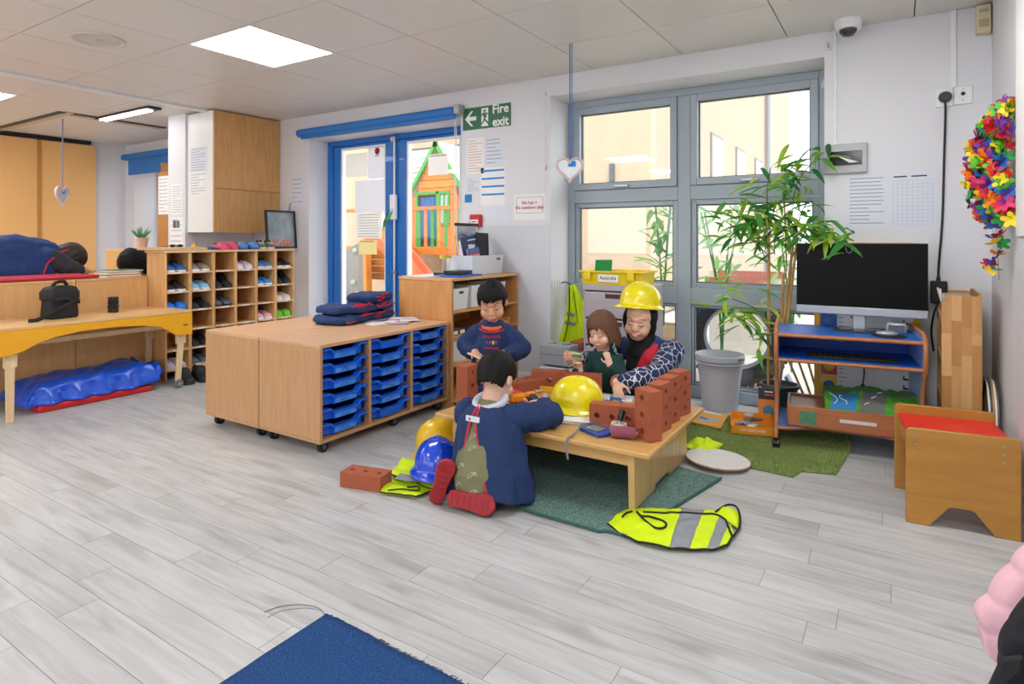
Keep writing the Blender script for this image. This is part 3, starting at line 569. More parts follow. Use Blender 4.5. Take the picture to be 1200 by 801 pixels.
for k, (c_, y, z) in enumerate((('#c98a3c', 2.36, .8035), ('#e3c067', 2.35, .8215), ('#4d7a54', 2.37, .8385))):
    t = thing('picture_book', ['brown picture book at the bottom of the stack on the low cabinet', 'cream picture book in middle of the stack on the low cabinet', 'green picture book on top of the stack on the low cabinet'][k], 'book', (-5.12, y, z), R(4*k), 'books on the low cabinet')
    part('cover', MB().box(-.1, .1, -.13, .12, 0, .002).box(-.1, .1, -.13, .12, .013, .015).box(-.1, -.098, -.13, .12, .002, .013), plain('book%d' % k, c_, .5), t); part('pages', MB().box(-.097, .096, -.126, .116, .0022, .0128), PAPER, t)
sheet_ = thing('paper_stack', 'thin white papers beside the red mat', 'paper', (-5.1, 2.2, .8035)); part('sheet', MB().box(-.1, .1, -.04, .03, 0, .006), PAPER, sheet_)
# shelf with potted plant further back
t = thing('side_shelf', 'small birch shelf unit holding the potted plant', 'shelf unit', (-6.2, 2.86, 0)); part('top', MB().box(-.3, .25, 0, .42, .975, .995), BIRCH, t, .002)
for y in (.005, .4): part('side_panel', MB().box(-.28, .23, y, y+.016, 0, .975), DIV, t)
part('shelf', MB().box(-.28, .23, .021, .4, .5, .516), DIV, t); part('shelf', MB().box(-.28, .23, .021, .4, .84, .855), DIV, t)
t = thing('potted_succulent', 'spiky green succulent in a pale terracotta pot', 'plant', (-6.15, 3.03, .996)); part('pot', MB().lathe([(.001, 0), (.045, 0), (.06, .095), (.066, .095), (.066, .11), (.056, .11), (.05, .09), (.001, .09)], n=20), plain('pale_pot', '#d9b8a8', .7), t); part('soil', MB().lathe([(.001, .088), (.05, .088), (.05, .092), (.001, .095)], n=16), plain('soil', '#4a3b30', .95), t)
sg = [plain('succulent%d' % i, c, .5) for i, c in enumerate(('#7fae84', '#5f9a6c', '#8cb88a'))]
def blade(L_, m):
    rs = []
    for i in range(6):
        u = i/5; wd = .016*(1-u)**.7+.0008; rs.append([(-wd, 0, u*L_), (0, -wd*.4, u*L_), (wd, 0, u*L_), (0, wd*.4, u*L_)])
    return MB().rings(rs).mesh('leaf', m, 30)
bm_ = [blade(.13, m) for m in sg]; rnd = random.Random(4)
for k in range(26): obj('leaf', bm_[k % 3], t, (0, 0, .09), (rnd.uniform(-.75, .75), rnd.uniform(-.75, .75), rnd.uniform(0, 6.3)))
single('green_ball', MB().ell((0, 0, .04), .04), plain('green_ball', '#3fb878', .4), 'small mint green ball on the side shelf', 'ball', loc=(-6.0, 3.18, .8552))

# ---------------- bench table with yellow apron
YEL = plain('yellow_apron', '#eda91f', .4, var=.03); t = thing('bench_table', 'long birch topped bench with a yellow arched apron', 'bench', (-4.42, 1.39, 0))
part('tabletop', MB().box(-.5, .0, -.35, 1.15, .548, .568), BIRCH, t, .004)
arch = [(-.35, .548), (-.35, .40), (.05, .40), (.12, .42), (.19, .455), (.27, .48), (.42, .50), (.62, .503), (.8, .49), (.92, .465), (.98, .43), (1.02, .40), (1.06, .388), (1.15, .388), (1.15, .548)]
ap = part('apron', MB().prism(arch, 'x', -.022, -.002), YEL, t, .002)
part('maker_mark', MB().box(-.002, -.001, 1.085, 1.092, .455, .467).box(-.002, -.001, 1.096, 1.103, .455, .467).box(-.002, -.001, 1.107, 1.114, .455, .467), INKD, ap)
part('apron', MB().prism(arch, 'x', -.49, -.47), YEL, t, .002)
part('stretcher', MB().box(-.26, -.235, -.3, 1.1, .415, .45), PINE, t, .003)
for y, x0 in ((.065, -.03), (1.085, -.03), (.065, -.46), (1.085, -.46)):
    lg = part('leg', MB().box(x0-.028, x0+.004, y-.032, y+.032, .325, .42).rings([[(x0-.02, y-.02-.02*(y > .5), .05 if y > .5 else 0), (x0+.002, y-.02-.02*(y > .5), .05 if y > .5 else 0), (x0+.002, y+.016-.02*(y > .5), .05 if y > .5 else 0), (x0-.02, y+.016-.02*(y > .5), .05 if y > .5 else 0)], [(x0-.02, y-.024, .33), (x0+.002, y-.024, .33), (x0+.002, y+.02, .33), (x0-.02, y+.02, .33)]]), PINE, t, .003)
    if y > .5: part('wheel', MB().tube([(x0-.016, y-.02, .032), (x0+.010, y-.02, .032)], .032, 20), plain('wheel_grey', '#6d7278', .5), lg, .004); part('hub', MB().tube([(x0+.010, y-.02, .032), (x0+.0125, y-.02, .032)], .016, 16), CHROME, lg)
# camera bag and lens on the bench
t = thing('camera_bag', 'black soft camera bag with loose strap on the bench', 'bag', (-4.70, 1.80, .5685), R(10)); BAGM = plain('black_nylon', '#17171a', .7, var=.2, scale=30, bump=.2, bscale=120)
part('body', MB().rings([[(x*(1+.04*math.sin(z*30)), y*(1+.04*math.cos(z*25)), z) for x, y in ((-.06, -.085), (.06, -.085), (.065, .0), (.06, .085), (-.06, .085))] for z in (0, .03, .08, .13, .17, .185)]), BAGM, t, .012)
part('flap', MB().rings([[(-.064*s_, -.088*s_, z), (.066*s_, -.088*s_, z), (.066*s_, .088*s_, z), (-.064*s_, .088*s_, z)] for z, s_ in ((.12, 1.03), (.17, 1.04), (.205, .85), (.215, .5))]), BAGM, t, .01)
part('handle', MB().tube(spline([(.0, -.05, .205), (.01, -.03, .235), (.01, .02, .24), (.0, .05, .205)], 5), .011), BAGM, t)
part('strap', MB().grid(20, 2, lambda u, v: (.075+.02*math.sin(u*3), .07-.30*u, .12-.115*min(1, u*1.15)+.004+(v-.5)*.028)), BAGM, t); thick(t.children[-1], .004)
part('strap', MB().grid(14, 2, lambda u, v: (.072, -.075+.16*u, .118+(v-.5)*.03+.012*math.sin(u*5))), BAGM, t); thick(t.children[-1], .004)
t = thing('camera_lens', 'small black camera lens standing on the bench', 'lens', (-4.74, 2.145, .5685)); part('barrel', MB().lathe([(.001, 0), (.033, 0), (.034, .03), (.036, .032), (.036, .05), (.032, .052), (.031, .09), (.034, .092), (.034, .108), (.03, .11), (.001, .108)], n=24), BLACK, t)
rb = MB()
for i in range(30): a = 2*math.pi*i/30; rb.box(.031, .0335, -.002, .002, .058, .085, Matrix.Rotation(a, 4, 'Z'))
part('focus_ring', rb, BLACKM, t); part('mount_tab', MB().box(-.04, .04, -.012, .012, .012, .026), BLACK, t, .004)
# blue tarpaulin over red sand tray
t = thing('covered_tray', 'red floor tray under a blue tarpaulin beneath the bench', 'sand tray', (-4.74, 1.98, 0)); part('red_base', MB().box(-.2, .215, -.36, .33, .001, .045), plain('red_plastic', '#d02028', .35), t, .012)
def tarp(u, v):
    a = (u-.5)*2; b = (v-.5)*2; x = .225*a*(1+.04*nz(b*3, 2)); y = -.01+.42*b*(1+.05*nz(a*2, 5)); k = max(abs(a)**5, abs(b)**7)
    z = .19*(1-.78*k)+.035*b*(b > 0)+.022*nz(a*1.3, b*1.6, 1)+.010*nz(a*3+b*2, b*4, 3)+.02*abs(nz(a*2+b*2.5, b*2, 9))**1.5-.012*(1-abs(a))
    if b > .9: z += .045
    if a > .8: x += .012*math.sin(b*17)+.02*nz(b*5, 3); z = max(.045+.01*math.sin(b*9), z-.02)
    return (x, y, max(.05, z))
TARP = plain('blue_tarpaulin', '#0f50c8', .3, var=.1, scale=8, bump=.15, bscale=25); tp = part('tarpaulin', MB().grid(60, 90, tarp), TARP, t, smooth=80); thick(tp, .004)
# hanging hearts
def heart(name, label, x, y, ztop, z, s, strm, inner, turn=25):
    t = thing(name, label, 'ornament', (x, y, z)); pts = []
    for i in range(40):
        a = 2*math.pi*i/40; pts.append((s*16*math.sin(a)**3/17, 0, s*(13*math.cos(a)-5*math.cos(2*a)-2*math.cos(3*a)-math.cos(4*a))/17))
    part('rim', MB().tube(pts, s*.10, 8, True), plain(name+'_rim', '#d8c4bf', .6, var=.2, scale=60), t)
    part('cord', MB().tube([(0, 0, s*.35), (0, 0, ztop-z)], .0035, 6).tube([(.012, 0, s*.62), (.012, 0, ztop-z)], .0025, 6), strm, t); part('mirror', MB().prism([(p[0]*.86, p[2]*.86) for p in pts], 'y', -.002, .002), plain(name+'_disc', inner, .2, var=.2, scale=20), t); part('ribbon', MB().box(-.01, .035, -.006, -.003, s*.1, s*.5), INKB, t)
    t.rotation_euler = (0, 0, R(turn)); return t
heart('heart_ornament', 'pink rimmed heart hanging on a blue cord before the window', -1.686, 3.324, H, 1.525, .085, plain('blue_cord', '#3f6fb0', .7), '#e9edf2')
heart('heart_ornament', 'small heart hanging before the orange partition', -6.99, 2.70, H, 1.53, .11, plain('mauve_cord', '#8e88a8', .7), '#b9bcc8', 128)
# ceiling fixtures
t = thing('ceiling_speaker', 'round pale speaker grille in the ceiling', 'speaker', (-4.03, 1.745, H)); part('grille', MB().lathe([(.001, -.006), (.10, -.006), (.118, -.004), (.128, -.012), (.14, -.010), (.142, -.0005), (.001, -.0005)], n=32), plain('speaker_grille', '#cfcbc4', .6), t); part('badge', MB().lathe([(.001, -.0085), (.02, -.0085), (.02, -.006), (.001, -.006)], n=16), CHROME, t)
t = thing('cable_trunking', 'white cable trunking strip along the ceiling', 'trunking', (-5.40, 2.3, H)); part('channel', MB().box(-.03, .03, -1.4, 1.2, -.022, -.0005), WHITEP, t, .003); part('joint_cover', MB().box(-.034, .034, .02, .10, -.025, -.0005), WHITEP, t, .003)
t = thing('ceiling_track', 'dark slotted partition track in the ceiling', 'track', (0, 0, H)); part('rail', MB().box(-8.3, -6.6, 2.52, 2.56, -.012, -.0005).box(-6.62, -6.58, 2.56, 3.5, -.012, -.0005), plain('track_grey', '#4a4642', .6), t); part('flange', MB().box(-8.3, -6.57, 2.57, 2.63, -.014, -.0005).box(-6.72, -6.63, 2.66, 3.5, -.014, -.0005), plain('track_beige', '#c9bba6', .6), t)
t = thing('strip_light', 'narrow lit ceiling strip near the far window', 'ceiling light', (-6.15, 2.9, H)); part('housing', MB().box(-.5, .5, -.06, .06, -.02, -.0005), BLACK, t); part('diffuser', MB().box(-.46, .40, -.035, .035, -.026, -.02), LMAT, t)
# ================================================================== tray units, bookshelf
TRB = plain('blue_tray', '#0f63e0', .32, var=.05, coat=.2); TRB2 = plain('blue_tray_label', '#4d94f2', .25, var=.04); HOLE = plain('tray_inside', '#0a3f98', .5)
def castor(parent, x, y):
    w_ = part('castor', MB().tube([(x-.012, y, .03), (x+.012, y, .03)], .03, 18).box(x-.02, x+.02, y-.016, y+.016, .045, .062), BLACKM, parent, .003); part('hub', MB().tube([(x+.012, y, .03), (x+.014, y, .03)], .012, 12), GREYD, w_)
t = thing('tray_unit', 'beech tray storage unit on castors facing the table', 'storage unit', (-2.435, 2.05, 0)); UL = 1.035
part('top', MB().box(-.49, .0, 0, UL, .542, .56), BEECHT, t, .002); part('base', MB().box(-.49, 0, 0, UL, .062, .08), BEECH, t, .002)
for y in (0, UL-.018): part('end_panel', MB().box(-.49, 0, y, y+.018, .08, .542), BEECH, t, .002)
CW = (UL-.018*4)/3
for k in (1, 2): part('divider', MB().box(-.48, -.004, k*(CW+.018), k*(CW+.018)+.018, .08, .542), BEECH, t, .002)
part('back_panel', MB().box(-.49, -.484, .018, UL-.018, .08, .542), BEECH, t)
for x in (-.05, -.44):
    for y in (.06, UL/2+.06, UL-.06): castor(t, x, y)
# one tray: front lip with central dip, tub, runners
hw = CW/2-.006
lip = [(-hw, .064), (-hw*.66, .064), (-hw*.5, .043), (hw*.5, .043), (hw*.66, .064), (hw, .064)]
def traymeshes():
    f = MB(); pl_ = [(-hw*.93, .004)] + [(hw*.93, .004)] + [(a*.97, b-.006) for a, b in reversed(lip)]
    pl_ = [(a*.9, b) for a, b in pl_]; f.prism(pl_, 'x', -.024, -.018)
    rim = MB()
    for (a, za), (b, zb) in zip(lip, lip[1:]): rim.prism([(a, za), (b, zb), (b, zb-.012), (a, za-.012)], 'x', -.03, .012)
    cen = MB().rings([[(-.02, -hw*.55, .003), (-.02, hw*.55, .003), (-.02, hw*.55, .034), (-.02, -hw*.55, .034)], [(.004, -hw*.50, .004), (.004, hw*.50, .004), (.006, hw*.50, .033), (.006, -hw*.50, .033)]])
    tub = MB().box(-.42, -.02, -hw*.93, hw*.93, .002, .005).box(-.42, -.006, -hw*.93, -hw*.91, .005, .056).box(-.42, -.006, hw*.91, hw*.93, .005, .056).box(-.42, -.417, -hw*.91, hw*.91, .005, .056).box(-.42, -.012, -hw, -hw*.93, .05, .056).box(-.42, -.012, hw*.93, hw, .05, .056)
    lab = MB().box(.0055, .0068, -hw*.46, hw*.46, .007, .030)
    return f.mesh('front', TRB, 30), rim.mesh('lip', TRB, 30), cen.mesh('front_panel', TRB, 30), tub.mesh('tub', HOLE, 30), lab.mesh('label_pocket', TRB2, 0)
fm, rm, cnm, tm, lbm = traymeshes()
def scribble(seed):
    rnd = random.Random(seed); n = rnd.randint(9, 14); x = -.008-.003*n; p = []
    for i in range(n): p.append((.0074, x+i*.0062, .0125+rnd.choice((0, .008, .002, .012)))) 
    return MB().tube(p, .0013, 4).mesh('lettering', INKD, 0)
rw = ['top', 'second', 'third', 'fourth', 'fifth', 'bottom']; cl = ['nearest', 'middle', 'farthest']
for c in range(3):
    for r in range(6):
        x = -2.435-.014-random.Random(c*7+r).random()*.006; z = .545-.0768*(r+1)+.002
        tr = thing('storage_tray', 'blue plastic tray, %s in the %s column of the tray unit' % (rw[r], cl[c]), 'tray', (x, 2.05+.018+CW/2+c*(CW+.018), z), 0, 'blue trays in the unit')
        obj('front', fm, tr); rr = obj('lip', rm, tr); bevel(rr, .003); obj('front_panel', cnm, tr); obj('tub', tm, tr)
        for s in (-1, 1):
            pass
        if not (c == 1 and r in (0, 5)):
            lb = obj('label_pocket', lbm, tr); obj('lettering', scribble(c*10+r), lb)
# tray runners in the unit
for c in range(3):
    for r in range(6):
        z = .545-.0768*(r+1)+.002+.048; y0 = .018+c*(CW+.018)
        part('runner', MB().box(-.45, -.03, y0, y0+.0055, z-.001, z+.0015).box(-.45, -.03, y0+CW-.0055, y0+CW, z-.001, z+.0015), BEECH, t) if 0 else None
t = thing('storage_unit', 'plain backed beech storage unit on castors behind the tray unit', 'storage unit', (-2.932, 2.05, 0))
part('top', MB().box(-.498, .0, 0, UL, .542, .56), BEECHT, t, .002); part('base', MB().box(-.498, 0, 0, UL, .062, .08), BEECH, t, .002)
for y in (0, UL-.018): part('end_panel', MB().box(-.498, 0, y, y+.018, .08, .542), BEECH, t, .002)
part('back_panel', MB().box(-.008, -.002, .018, UL-.018, .08, .542), BEECH, t); part('shelf', MB().box(-.48, -.01, .018, UL-.018, .3, .316), BEECH, t); part('divider', MB().box(-.48, -.01, UL/2-.009, UL/2+.009, .316, .542), BEECH, t)
for x in (-.05, -.45):
    for y in (.06, UL-.06): castor(t, x, y)
# folded aprons
NAVY = plain('navy_apron_cloth', '#223a68', .85, var=.15, scale=25, bump=.25, bscale=60); PIPE = plain('crimson_piping', '#c02742', .7)
def folded(name, label, loc, rz, sx, sy, sz, seed):
    t = thing(name, label, 'apron', loc, rz, 'folded aprons on the storage units')
    def fn(ph):
        def g(u, v):
            a = 2*math.pi*u; b = math.pi*(v-.5); e = .45
            cx = math.copysign(abs(math.cos(a))**e, math.cos(a)); sn = math.copysign(abs(math.sin(a))**e, math.sin(a)); cb = abs(math.cos(b))**.5; sb = math.copysign(abs(math.sin(b))**.7, math.sin(b))
            x = sx*cx*cb; y = sy*sn*cb; q = 1+.10*nz(x*9+seed, y*9, seed); z = sz*(sb*.5+.5)
            z = max(0, z*(1+.34*nz(x*9, y*9, seed*3))+.008*nz(x*28, y*28, seed)*cb+(.006*math.sin(z*380+seed) if cb > .8 else 0))
            return (x*q+.008*nz(y*20, z*30, seed), y*q+.008*nz(x*20, z*30, seed), z)
        return g
    b = part('cloth', MB().grid(44, 22, fn(0)), NAVY, t, smooth=80)
    rnd = random.Random(seed)
    for k in range(3):
        p = []; y0 = rnd.uniform(-.4, .6)*sy; z0 = sz*rnd.uniform(.3, .95)
        for i in range(7): u = i/6; p.append((sx*1.02*(1-.2*abs(u-.3)), y0+(u-.5)*sy*.95, max(.006, z0+sz*.4*nz(u*3, k, seed))))
        part('piping', MB().tube(spline(p, 4), .0045, 6), PIPE, t)
    p = [(sx*(.75+.2*math.cos(a)), sy*.35+sy*.28*math.sin(a), sz*(.9+.1*math.cos(a*2))) for a in [2*math.pi*i/16 for i in range(16)]]
    part('piping', MB().tube(p, .005, 6, True), PIPE, t)
folded('folded_apron', 'folded navy apron with red piping, bottom of the nearer pile', (-2.985, 2.70, .5605), R(10), .14, .17, .058, 2)
folded('folded_apron', 'folded navy apron with red piping, top of the nearer pile', (-2.985, 2.71, .620), R(-6), .13, .16, .055, 5)
folded('folded_apron', 'folded navy apron with red piping, bottom of the far pile', (-3.0, 2.945, .5605), R(4), .14, .125, .06, 8)
folded('folded_apron', 'folded navy apron with red piping, middle of the far pile', (-3.0, 2.945, .620), R(-4), .135, .12, .058, 11)
folded('folded_apron', 'folded navy apron with red piping, top of the far pile', (-3.0, 2.945, .674), R(8), .125, .12, .055, 14)
rnd = random.Random(9); pc = ['#e6e4ea', '#c9c3dc', '#dcd7cf', '#b9a8c8', '#eceae4', '#8f86b0', '#d8b8b4', '#e2dfe8']
for k in range(10):
    o = single('paper_card', MB().box(-.045, .045, -.06, .06, 0, .001), plain('card%d' % k, pc[k % 8], .7, var=.3, scale=50), 'loose %s card lying among papers on the storage units' % ['white', 'lilac', 'cream', 'mauve', 'pale', 'violet', 'pinkish', 'lavender', 'white patterned', 'lilac patterned'][k], 'card', 'loose cards on the storage units', loc=(-2.86+.24*rnd.random()+(-.0 if k < 6 else .03), 2.76+.028*k, .5605+.0013*k), rot=(0, 0, rnd.uniform(-1.2, 1.2)))

# ---------------- bookshelf against the wall
t = thing('bookcase', 'light wood open bookcase standing against the back wall', 'bookcase', (-2.42, 3.095, 0)); BL = .815; BZ = .838
for y in (0, BL-.02): part('side_panel', MB().box(-.455, 0, y, y+.02, 0, BZ-.02), SHELFW, t, .002)
part('top', MB().box(-.458, .004, -.002, BL, BZ-.02, BZ), wood('shelf_top', '#d2a068', '#dfb07a', 'y', .4, 4, 8), t, .002); part('back_panel', MB().box(-.455, -.445, .02, BL-.02, .02, BZ-.02), SHELFW, t)
SHE = wood('shelf_edge_wood', '#cf9552', '#dba565', 'y', .42, 4, 8)
for z in (.05, .28, .46, .625): part('shelf', MB().box(-.445, -.002, .02, BL-.02, z-.018, z), SHE, t)
WB = plain('white_storage_box', '#e9ebee', .4, var=.02)
def obox(name, label, loc, sx, sy, sz, mat, cat='box', taper=.9, slot=True, group=None, rz=0):
    t = thing(name, label, cat, loc, rz, group)
    m = MB(); a = taper
    for s in ((0, 1), (.0, .97)): pass
    out = [[(-sx*k, -sy*k, z), (sx*k, -sy*k, z), (sx*k, sy*k, z), (-sx*k, sy*k, z)] for k, z in ((a, 0), (1, sz), (.96, sz), (a*.96, .006))]
    part('body', m.rings(out), mat, t, .003)
    if slot: part('handle_slot', MB().box(sx*.975, sx*1.0+.002, -.022, .022, sz*.74, sz*.86), BLACK, t, .002)
    return t
obox('storage_box', 'white plastic box with handle slot on the bookcase top shelf', (-2.55, 3.225, .6255), .11, .085, .14, WB, group='white boxes in the bookcase')
obox('storage_box', 'white plastic box hidden behind boy on the bookcase', (-2.55, 3.43, .6255), .11, .09, .15, WB, slot=False, group='white boxes in the bookcase')
obox('storage_box', 'white plastic box at the wall end of the top shelf', (-2.55, 3.68, .6255), .11, .085, .155, WB, slot=False, group='white boxes in the bookcase')
obox('storage_box', 'large white box on the lower bookcase shelf', (-2.57, 3.25, .2805), .12, .10, .16, WB, slot=False, group='white boxes in the bookcase')
single('manila_papers', MB().grid(8, 8, lambda u, v: (-2.66+u*.2, 3.30+v*.16, .785+.012*nz(u*4, v*4))), plain('manila', '#cfae5a', .8), 'yellowed papers spilling from a white bookcase box', 'paper')
single('wooden_block', MB().box(-.05, .06, -.07, .07, 0, .03).box(-.05, .06, .05, .07, .03, .05), SHE, 'wooden toy piece on the middle bookcase shelf', 'toy', bev=.004, loc=(-2.5, 3.75, .4605))
for k, (c_, y) in enumerate((('#6a3f2c', 3.17), ('#8a5a3a', 3.24), ('#3a3d4a', 3.33))):
    s = thing('book', ['dark brown book lying on the middle bookcase shelf', 'tan book lying behind the dark brown book', 'slate book lying behind the standing boy'][k], 'book', (-2.55, y, .4605), R(6*k), 'books in the bookcase'); part('cover', MB().box(-.1, .1, -.03, .03, 0, .03), plain('bk%d' % k, c_, .6), s, .003); part('pages', MB().box(-.098, .1015, -.028, .028, .004, .026), PAPER, s)
# things on top of the bookcase
z = BZ+.0008
obox('file_box', 'white plastic file box full of magazines on the bookcase', (-2.62, 3.63, z), .12, .2, .135, plain('pale_file_box', '#dfe3ea', .35, var=.02), slot=False, taper=.92)
part('handle_slot', MB().box(.118, .1235, .11, .15, .10, .115), GREYD, bpy.data.objects['file_box'])
def mag(label, loc, sy, sz, tilt, mat, th=.006, extra=None):
    s = thing('magazine', label, 'magazine', loc, 0, 'magazines in the white file box'); s.rotation_euler = (R(tilt[1]), R(tilt[0]), R(tilt[2] if len(tilt) > 2 else 0)); part('cover', MB().box(0, th, -sy/2, sy/2, 0, sz), mat, s); part('pages', MB().box(-.004, 0, -sy/2+.002, sy/2-.002, .002, sz-.002), PAPER, s); return s
m1 = mag('navy brochure with white mark leaning in the file box', (-2.60, 3.60, z+.01), .20, .27, (-10, 6), plain('navy_cover', '#26386e', .3)); part('emblem', MB().prism([(-.03, .17), (.05, .18), (.06, .20), (-.02, .21)], 'x', .0062, .0068), PAPER, m1); part('title', MB().box(.0062, .0068, -.02, .09, .235, .243), PAPER, m1)
m2 = mag('red and blue story brochure leaning at front of file box', (-2.555, 3.555, z+.01), .14, .18, (-8, 5), plain('story_cover', '#c23a5c', .3, var=.35, scale=40)); part('header', MB().box(.0062, .0068, -.065, .065, .15, .176), INKB, m2)
tx = obj('lettering', text_mesh('STORY\nGIVES', .044, PAPER), m2, (.0075, 0, .095), (R(90), 0, R(90)))
mag('slim black folder standing in the file box', (-2.63, 3.73, z+.01), .16, .29, (-3, -2), BLACK, .012); mag('pale blue folder standing in the file box', (-2.66, 3.70, z+.01), .18, .28, (-3, -1), plain('blue_folder', '#7fa6cf', .4), .01)
mag('white folder standing at back of the file box', (-2.69, 3.66, z+.01), .2, .26, (-2, 0), PAPERB, .012)
t = thing('clip_rack', 'grey wire rack with black top behind the file box', 'rack', (-2.72, 3.66, z+.0)); part('top_bar', MB().box(-.01, .01, -.14, .14, .35, .372), BLACK, t, .004); part('frame', MB().tube([(0, -.12, .0), (0, -.12, .35)], .006).tube([(0, .12, 0), (0, .12, .35)], .006).box(-.003, .003, -.11, .11, .24, .35), CHROME, t)
t = thing('sand_timer', 'clear sand timer with yellow caps on the bookcase', 'sand timer', (-2.66, 3.33, z)); CL = glass('clear_plastic', (.93, .95, .95), .12)
YC = plain('yellow_cap', '#e8c52a', .4)
part('base', MB().box(-.06, .06, -.06, .06, 0, .02), BLACK, t, .003)
for y in (-.025, .03): part('tube', MB().lathe([(.001, .02), (.022, .02), (.019, .07), (.022, .12), (.001, .12)], (0, y, 0), 16), CL, t); part('cap', MB().lathe([(.001, .12), (.026, .12), (.026, .14), (.001, .14)], (0, y, 0), 16), YC, t)
single('black_case', MB().box(-.06, .06, -.11, .06, 0, .026), BLACK, 'flat black case on the bookcase beside the sand timer', 'case', bev=.004, loc=(-2.53, 3.33, z+.0135))
single('blue_folder', MB().box(-.1, .11, -.15, .12, 0, .012), plain('royal_blue_folder', '#1f66c4', .4), 'flat blue folder lying on the bookcase', 'folder', bev=.002, loc=(-2.54, 3.33, z))
for k in range(3): single('paper_sheet', MB().box(-.11, .11, -.15, .15, 0, .0015), PAPER, ['white paper at bottom of the bookcase paper pile', 'white paper in middle of the bookcase paper pile', 'white paper on top of the bookcase paper pile'][k], 'paper', 'papers on the bookcase', loc=(-2.75+.02*k, 3.26+.015*k, z+.0018*k), rot=(0, 0, R(7*k-5)))
# ================================================================== low table and floor things
TBL = wood('table_beech', '#cf9c58', '#dfb06c', 'x', .35, 3, 9, coat=.3); TBLS = wood('table_side', '#d3a765', '#e3bd80', 'z', .35, 3, 9, coat=.3)
t = thing('low_table', 'low beech play table with slab ends on the green rug', 'table', (-1.33, 2.63, 0)); TZ = .265
part('tabletop', MB().box(-.53, .53, -.385, .40, .243, TZ), TBL, t, .006)
for s in (-1, 1):
    x = s*.44
    part('leg', MB().prism([(-.335, .014), (-.10, .014), (-.09, .035), (.10, .035), (.11, .014), (.375, .014), (.36, .243), (-.345, .243)], 'x', x-.014, x+.014), TBLS, t, .003)
part('apron', MB().box(-.426, .426, -.335, -.315, .185, .243), TBL, t, .003); part('apron', MB().box(-.426, .426, .325, .345, .185, .243), TBL, t, .003)

BRK = plain('terracotta_foam', '#a8583a', .85, var=.12, scale=30, bump=.25, bscale=90)
def brick_mesh(Lb=.205, Wb=.098, Tb=.064, r=.0125):
    m = MB(); n = 16
    for z in (-Tb/2, Tb/2):
        for k in range(3):
            c = (k-1)*Lb/3; ri = []; ro = []
            for i in range(n):
                a = 2*math.pi*(i+.5)/n; ca, sa = math.cos(a), math.sin(a); q = min((Lb/6)/max(abs(ca), 1e-6), (Wb/2)/max(abs(sa), 1e-6))
                ri.append((c+r*ca, r*sa, z)); ro.append((c+q*ca, q*sa, z))
            m.rings([ro, ri], caps=False)
            for sx in (-1, 1):
                for sy in (-1, 1):      # fill the cell corners
                    pa = (c+sx*Lb/6, sy*Wb/2, z); cand = sorted(ro, key=lambda p: (p[0]-pa[0])**2+(p[1]-pa[1])**2)[:2]; m.add([pa, cand[0], cand[1]], [(0, 1, 2)])
    for k in range(3):
        c = (k-1)*Lb/3; m.rings([[(c+r*math.cos(2*math.pi*(i+.5)/n), r*math.sin(2*math.pi*(i+.5)/n), z) for i in range(n)] for z in (-Tb/2, Tb/2)], caps=False)
    m.add([(x, y, z) for z in (-Tb/2, Tb/2) for y in (-Wb/2, Wb/2) for x in (-Lb/2, Lb/2)], [(0, 1, 5, 4), (2, 3, 7, 6), (0, 2, 6, 4), (1, 3, 7, 5)])
    return m.mesh('toy_brick', BRK, 30)
BM = brick_mesh(); BL_, BW_, BT_ = .205, .098, .064
def brick(label, x, y, z0, mode, rz):
    """mode: flat (holes up), edge (holes sideways, long side down), stand (on end)"""
    e = {'flat': (0, 0, rz), 'edge': (R(90), 0, rz), 'stand': (0, R(90), rz)}[mode]
    hz = {'flat': BT_/2, 'edge': BW_/2, 'stand': BL_/2}[mode]
    o = obj('toy_brick', BM, None, (x, y, z0+hz), e); tag(o, label, 'toy brick', 'terracotta toy bricks'); bevel(o, .002, 1); return o
brick('terracotta toy brick lying flat on floor beside the tray unit', -1.985, 1.925, .0005, 'flat', R(13))
T = TZ+.0008
brick('upright toy brick nearest the front right table corner', -.868, 2.425, T, 'stand', R(57)); brick('second upright toy brick from the front right table corner', -.868, 2.565, T, 'stand', R(-8)); brick('third upright toy brick along the right table edge', -.872, 2.705, T, 'stand', R(-8)); brick('upright toy brick at the back of the right table edge', -.868, 2.85, T, 'stand', R(-14))
brick('toy brick on its long edge beside the mauve roller', -1.055, 2.505, T, 'edge', R(12)); brick('toy brick on edge behind the yellow helmet at the table back', -1.435, 2.985, T, 'edge', R(20)); brick('toy brick on edge at the back left, two holes showing', -1.625, 2.965, T, 'edge', R(22)); brick('toy brick lying flat with holes up at the table left back', -1.70, 2.83, T, 'flat', R(75))
brick('upright toy brick at the left table edge beside the kneeling boy', -1.795, 2.42, T, 'stand', R(4)); brick('toy brick standing behind the kneeling boy head', -1.725, 2.545, T, 'stand', R(4))

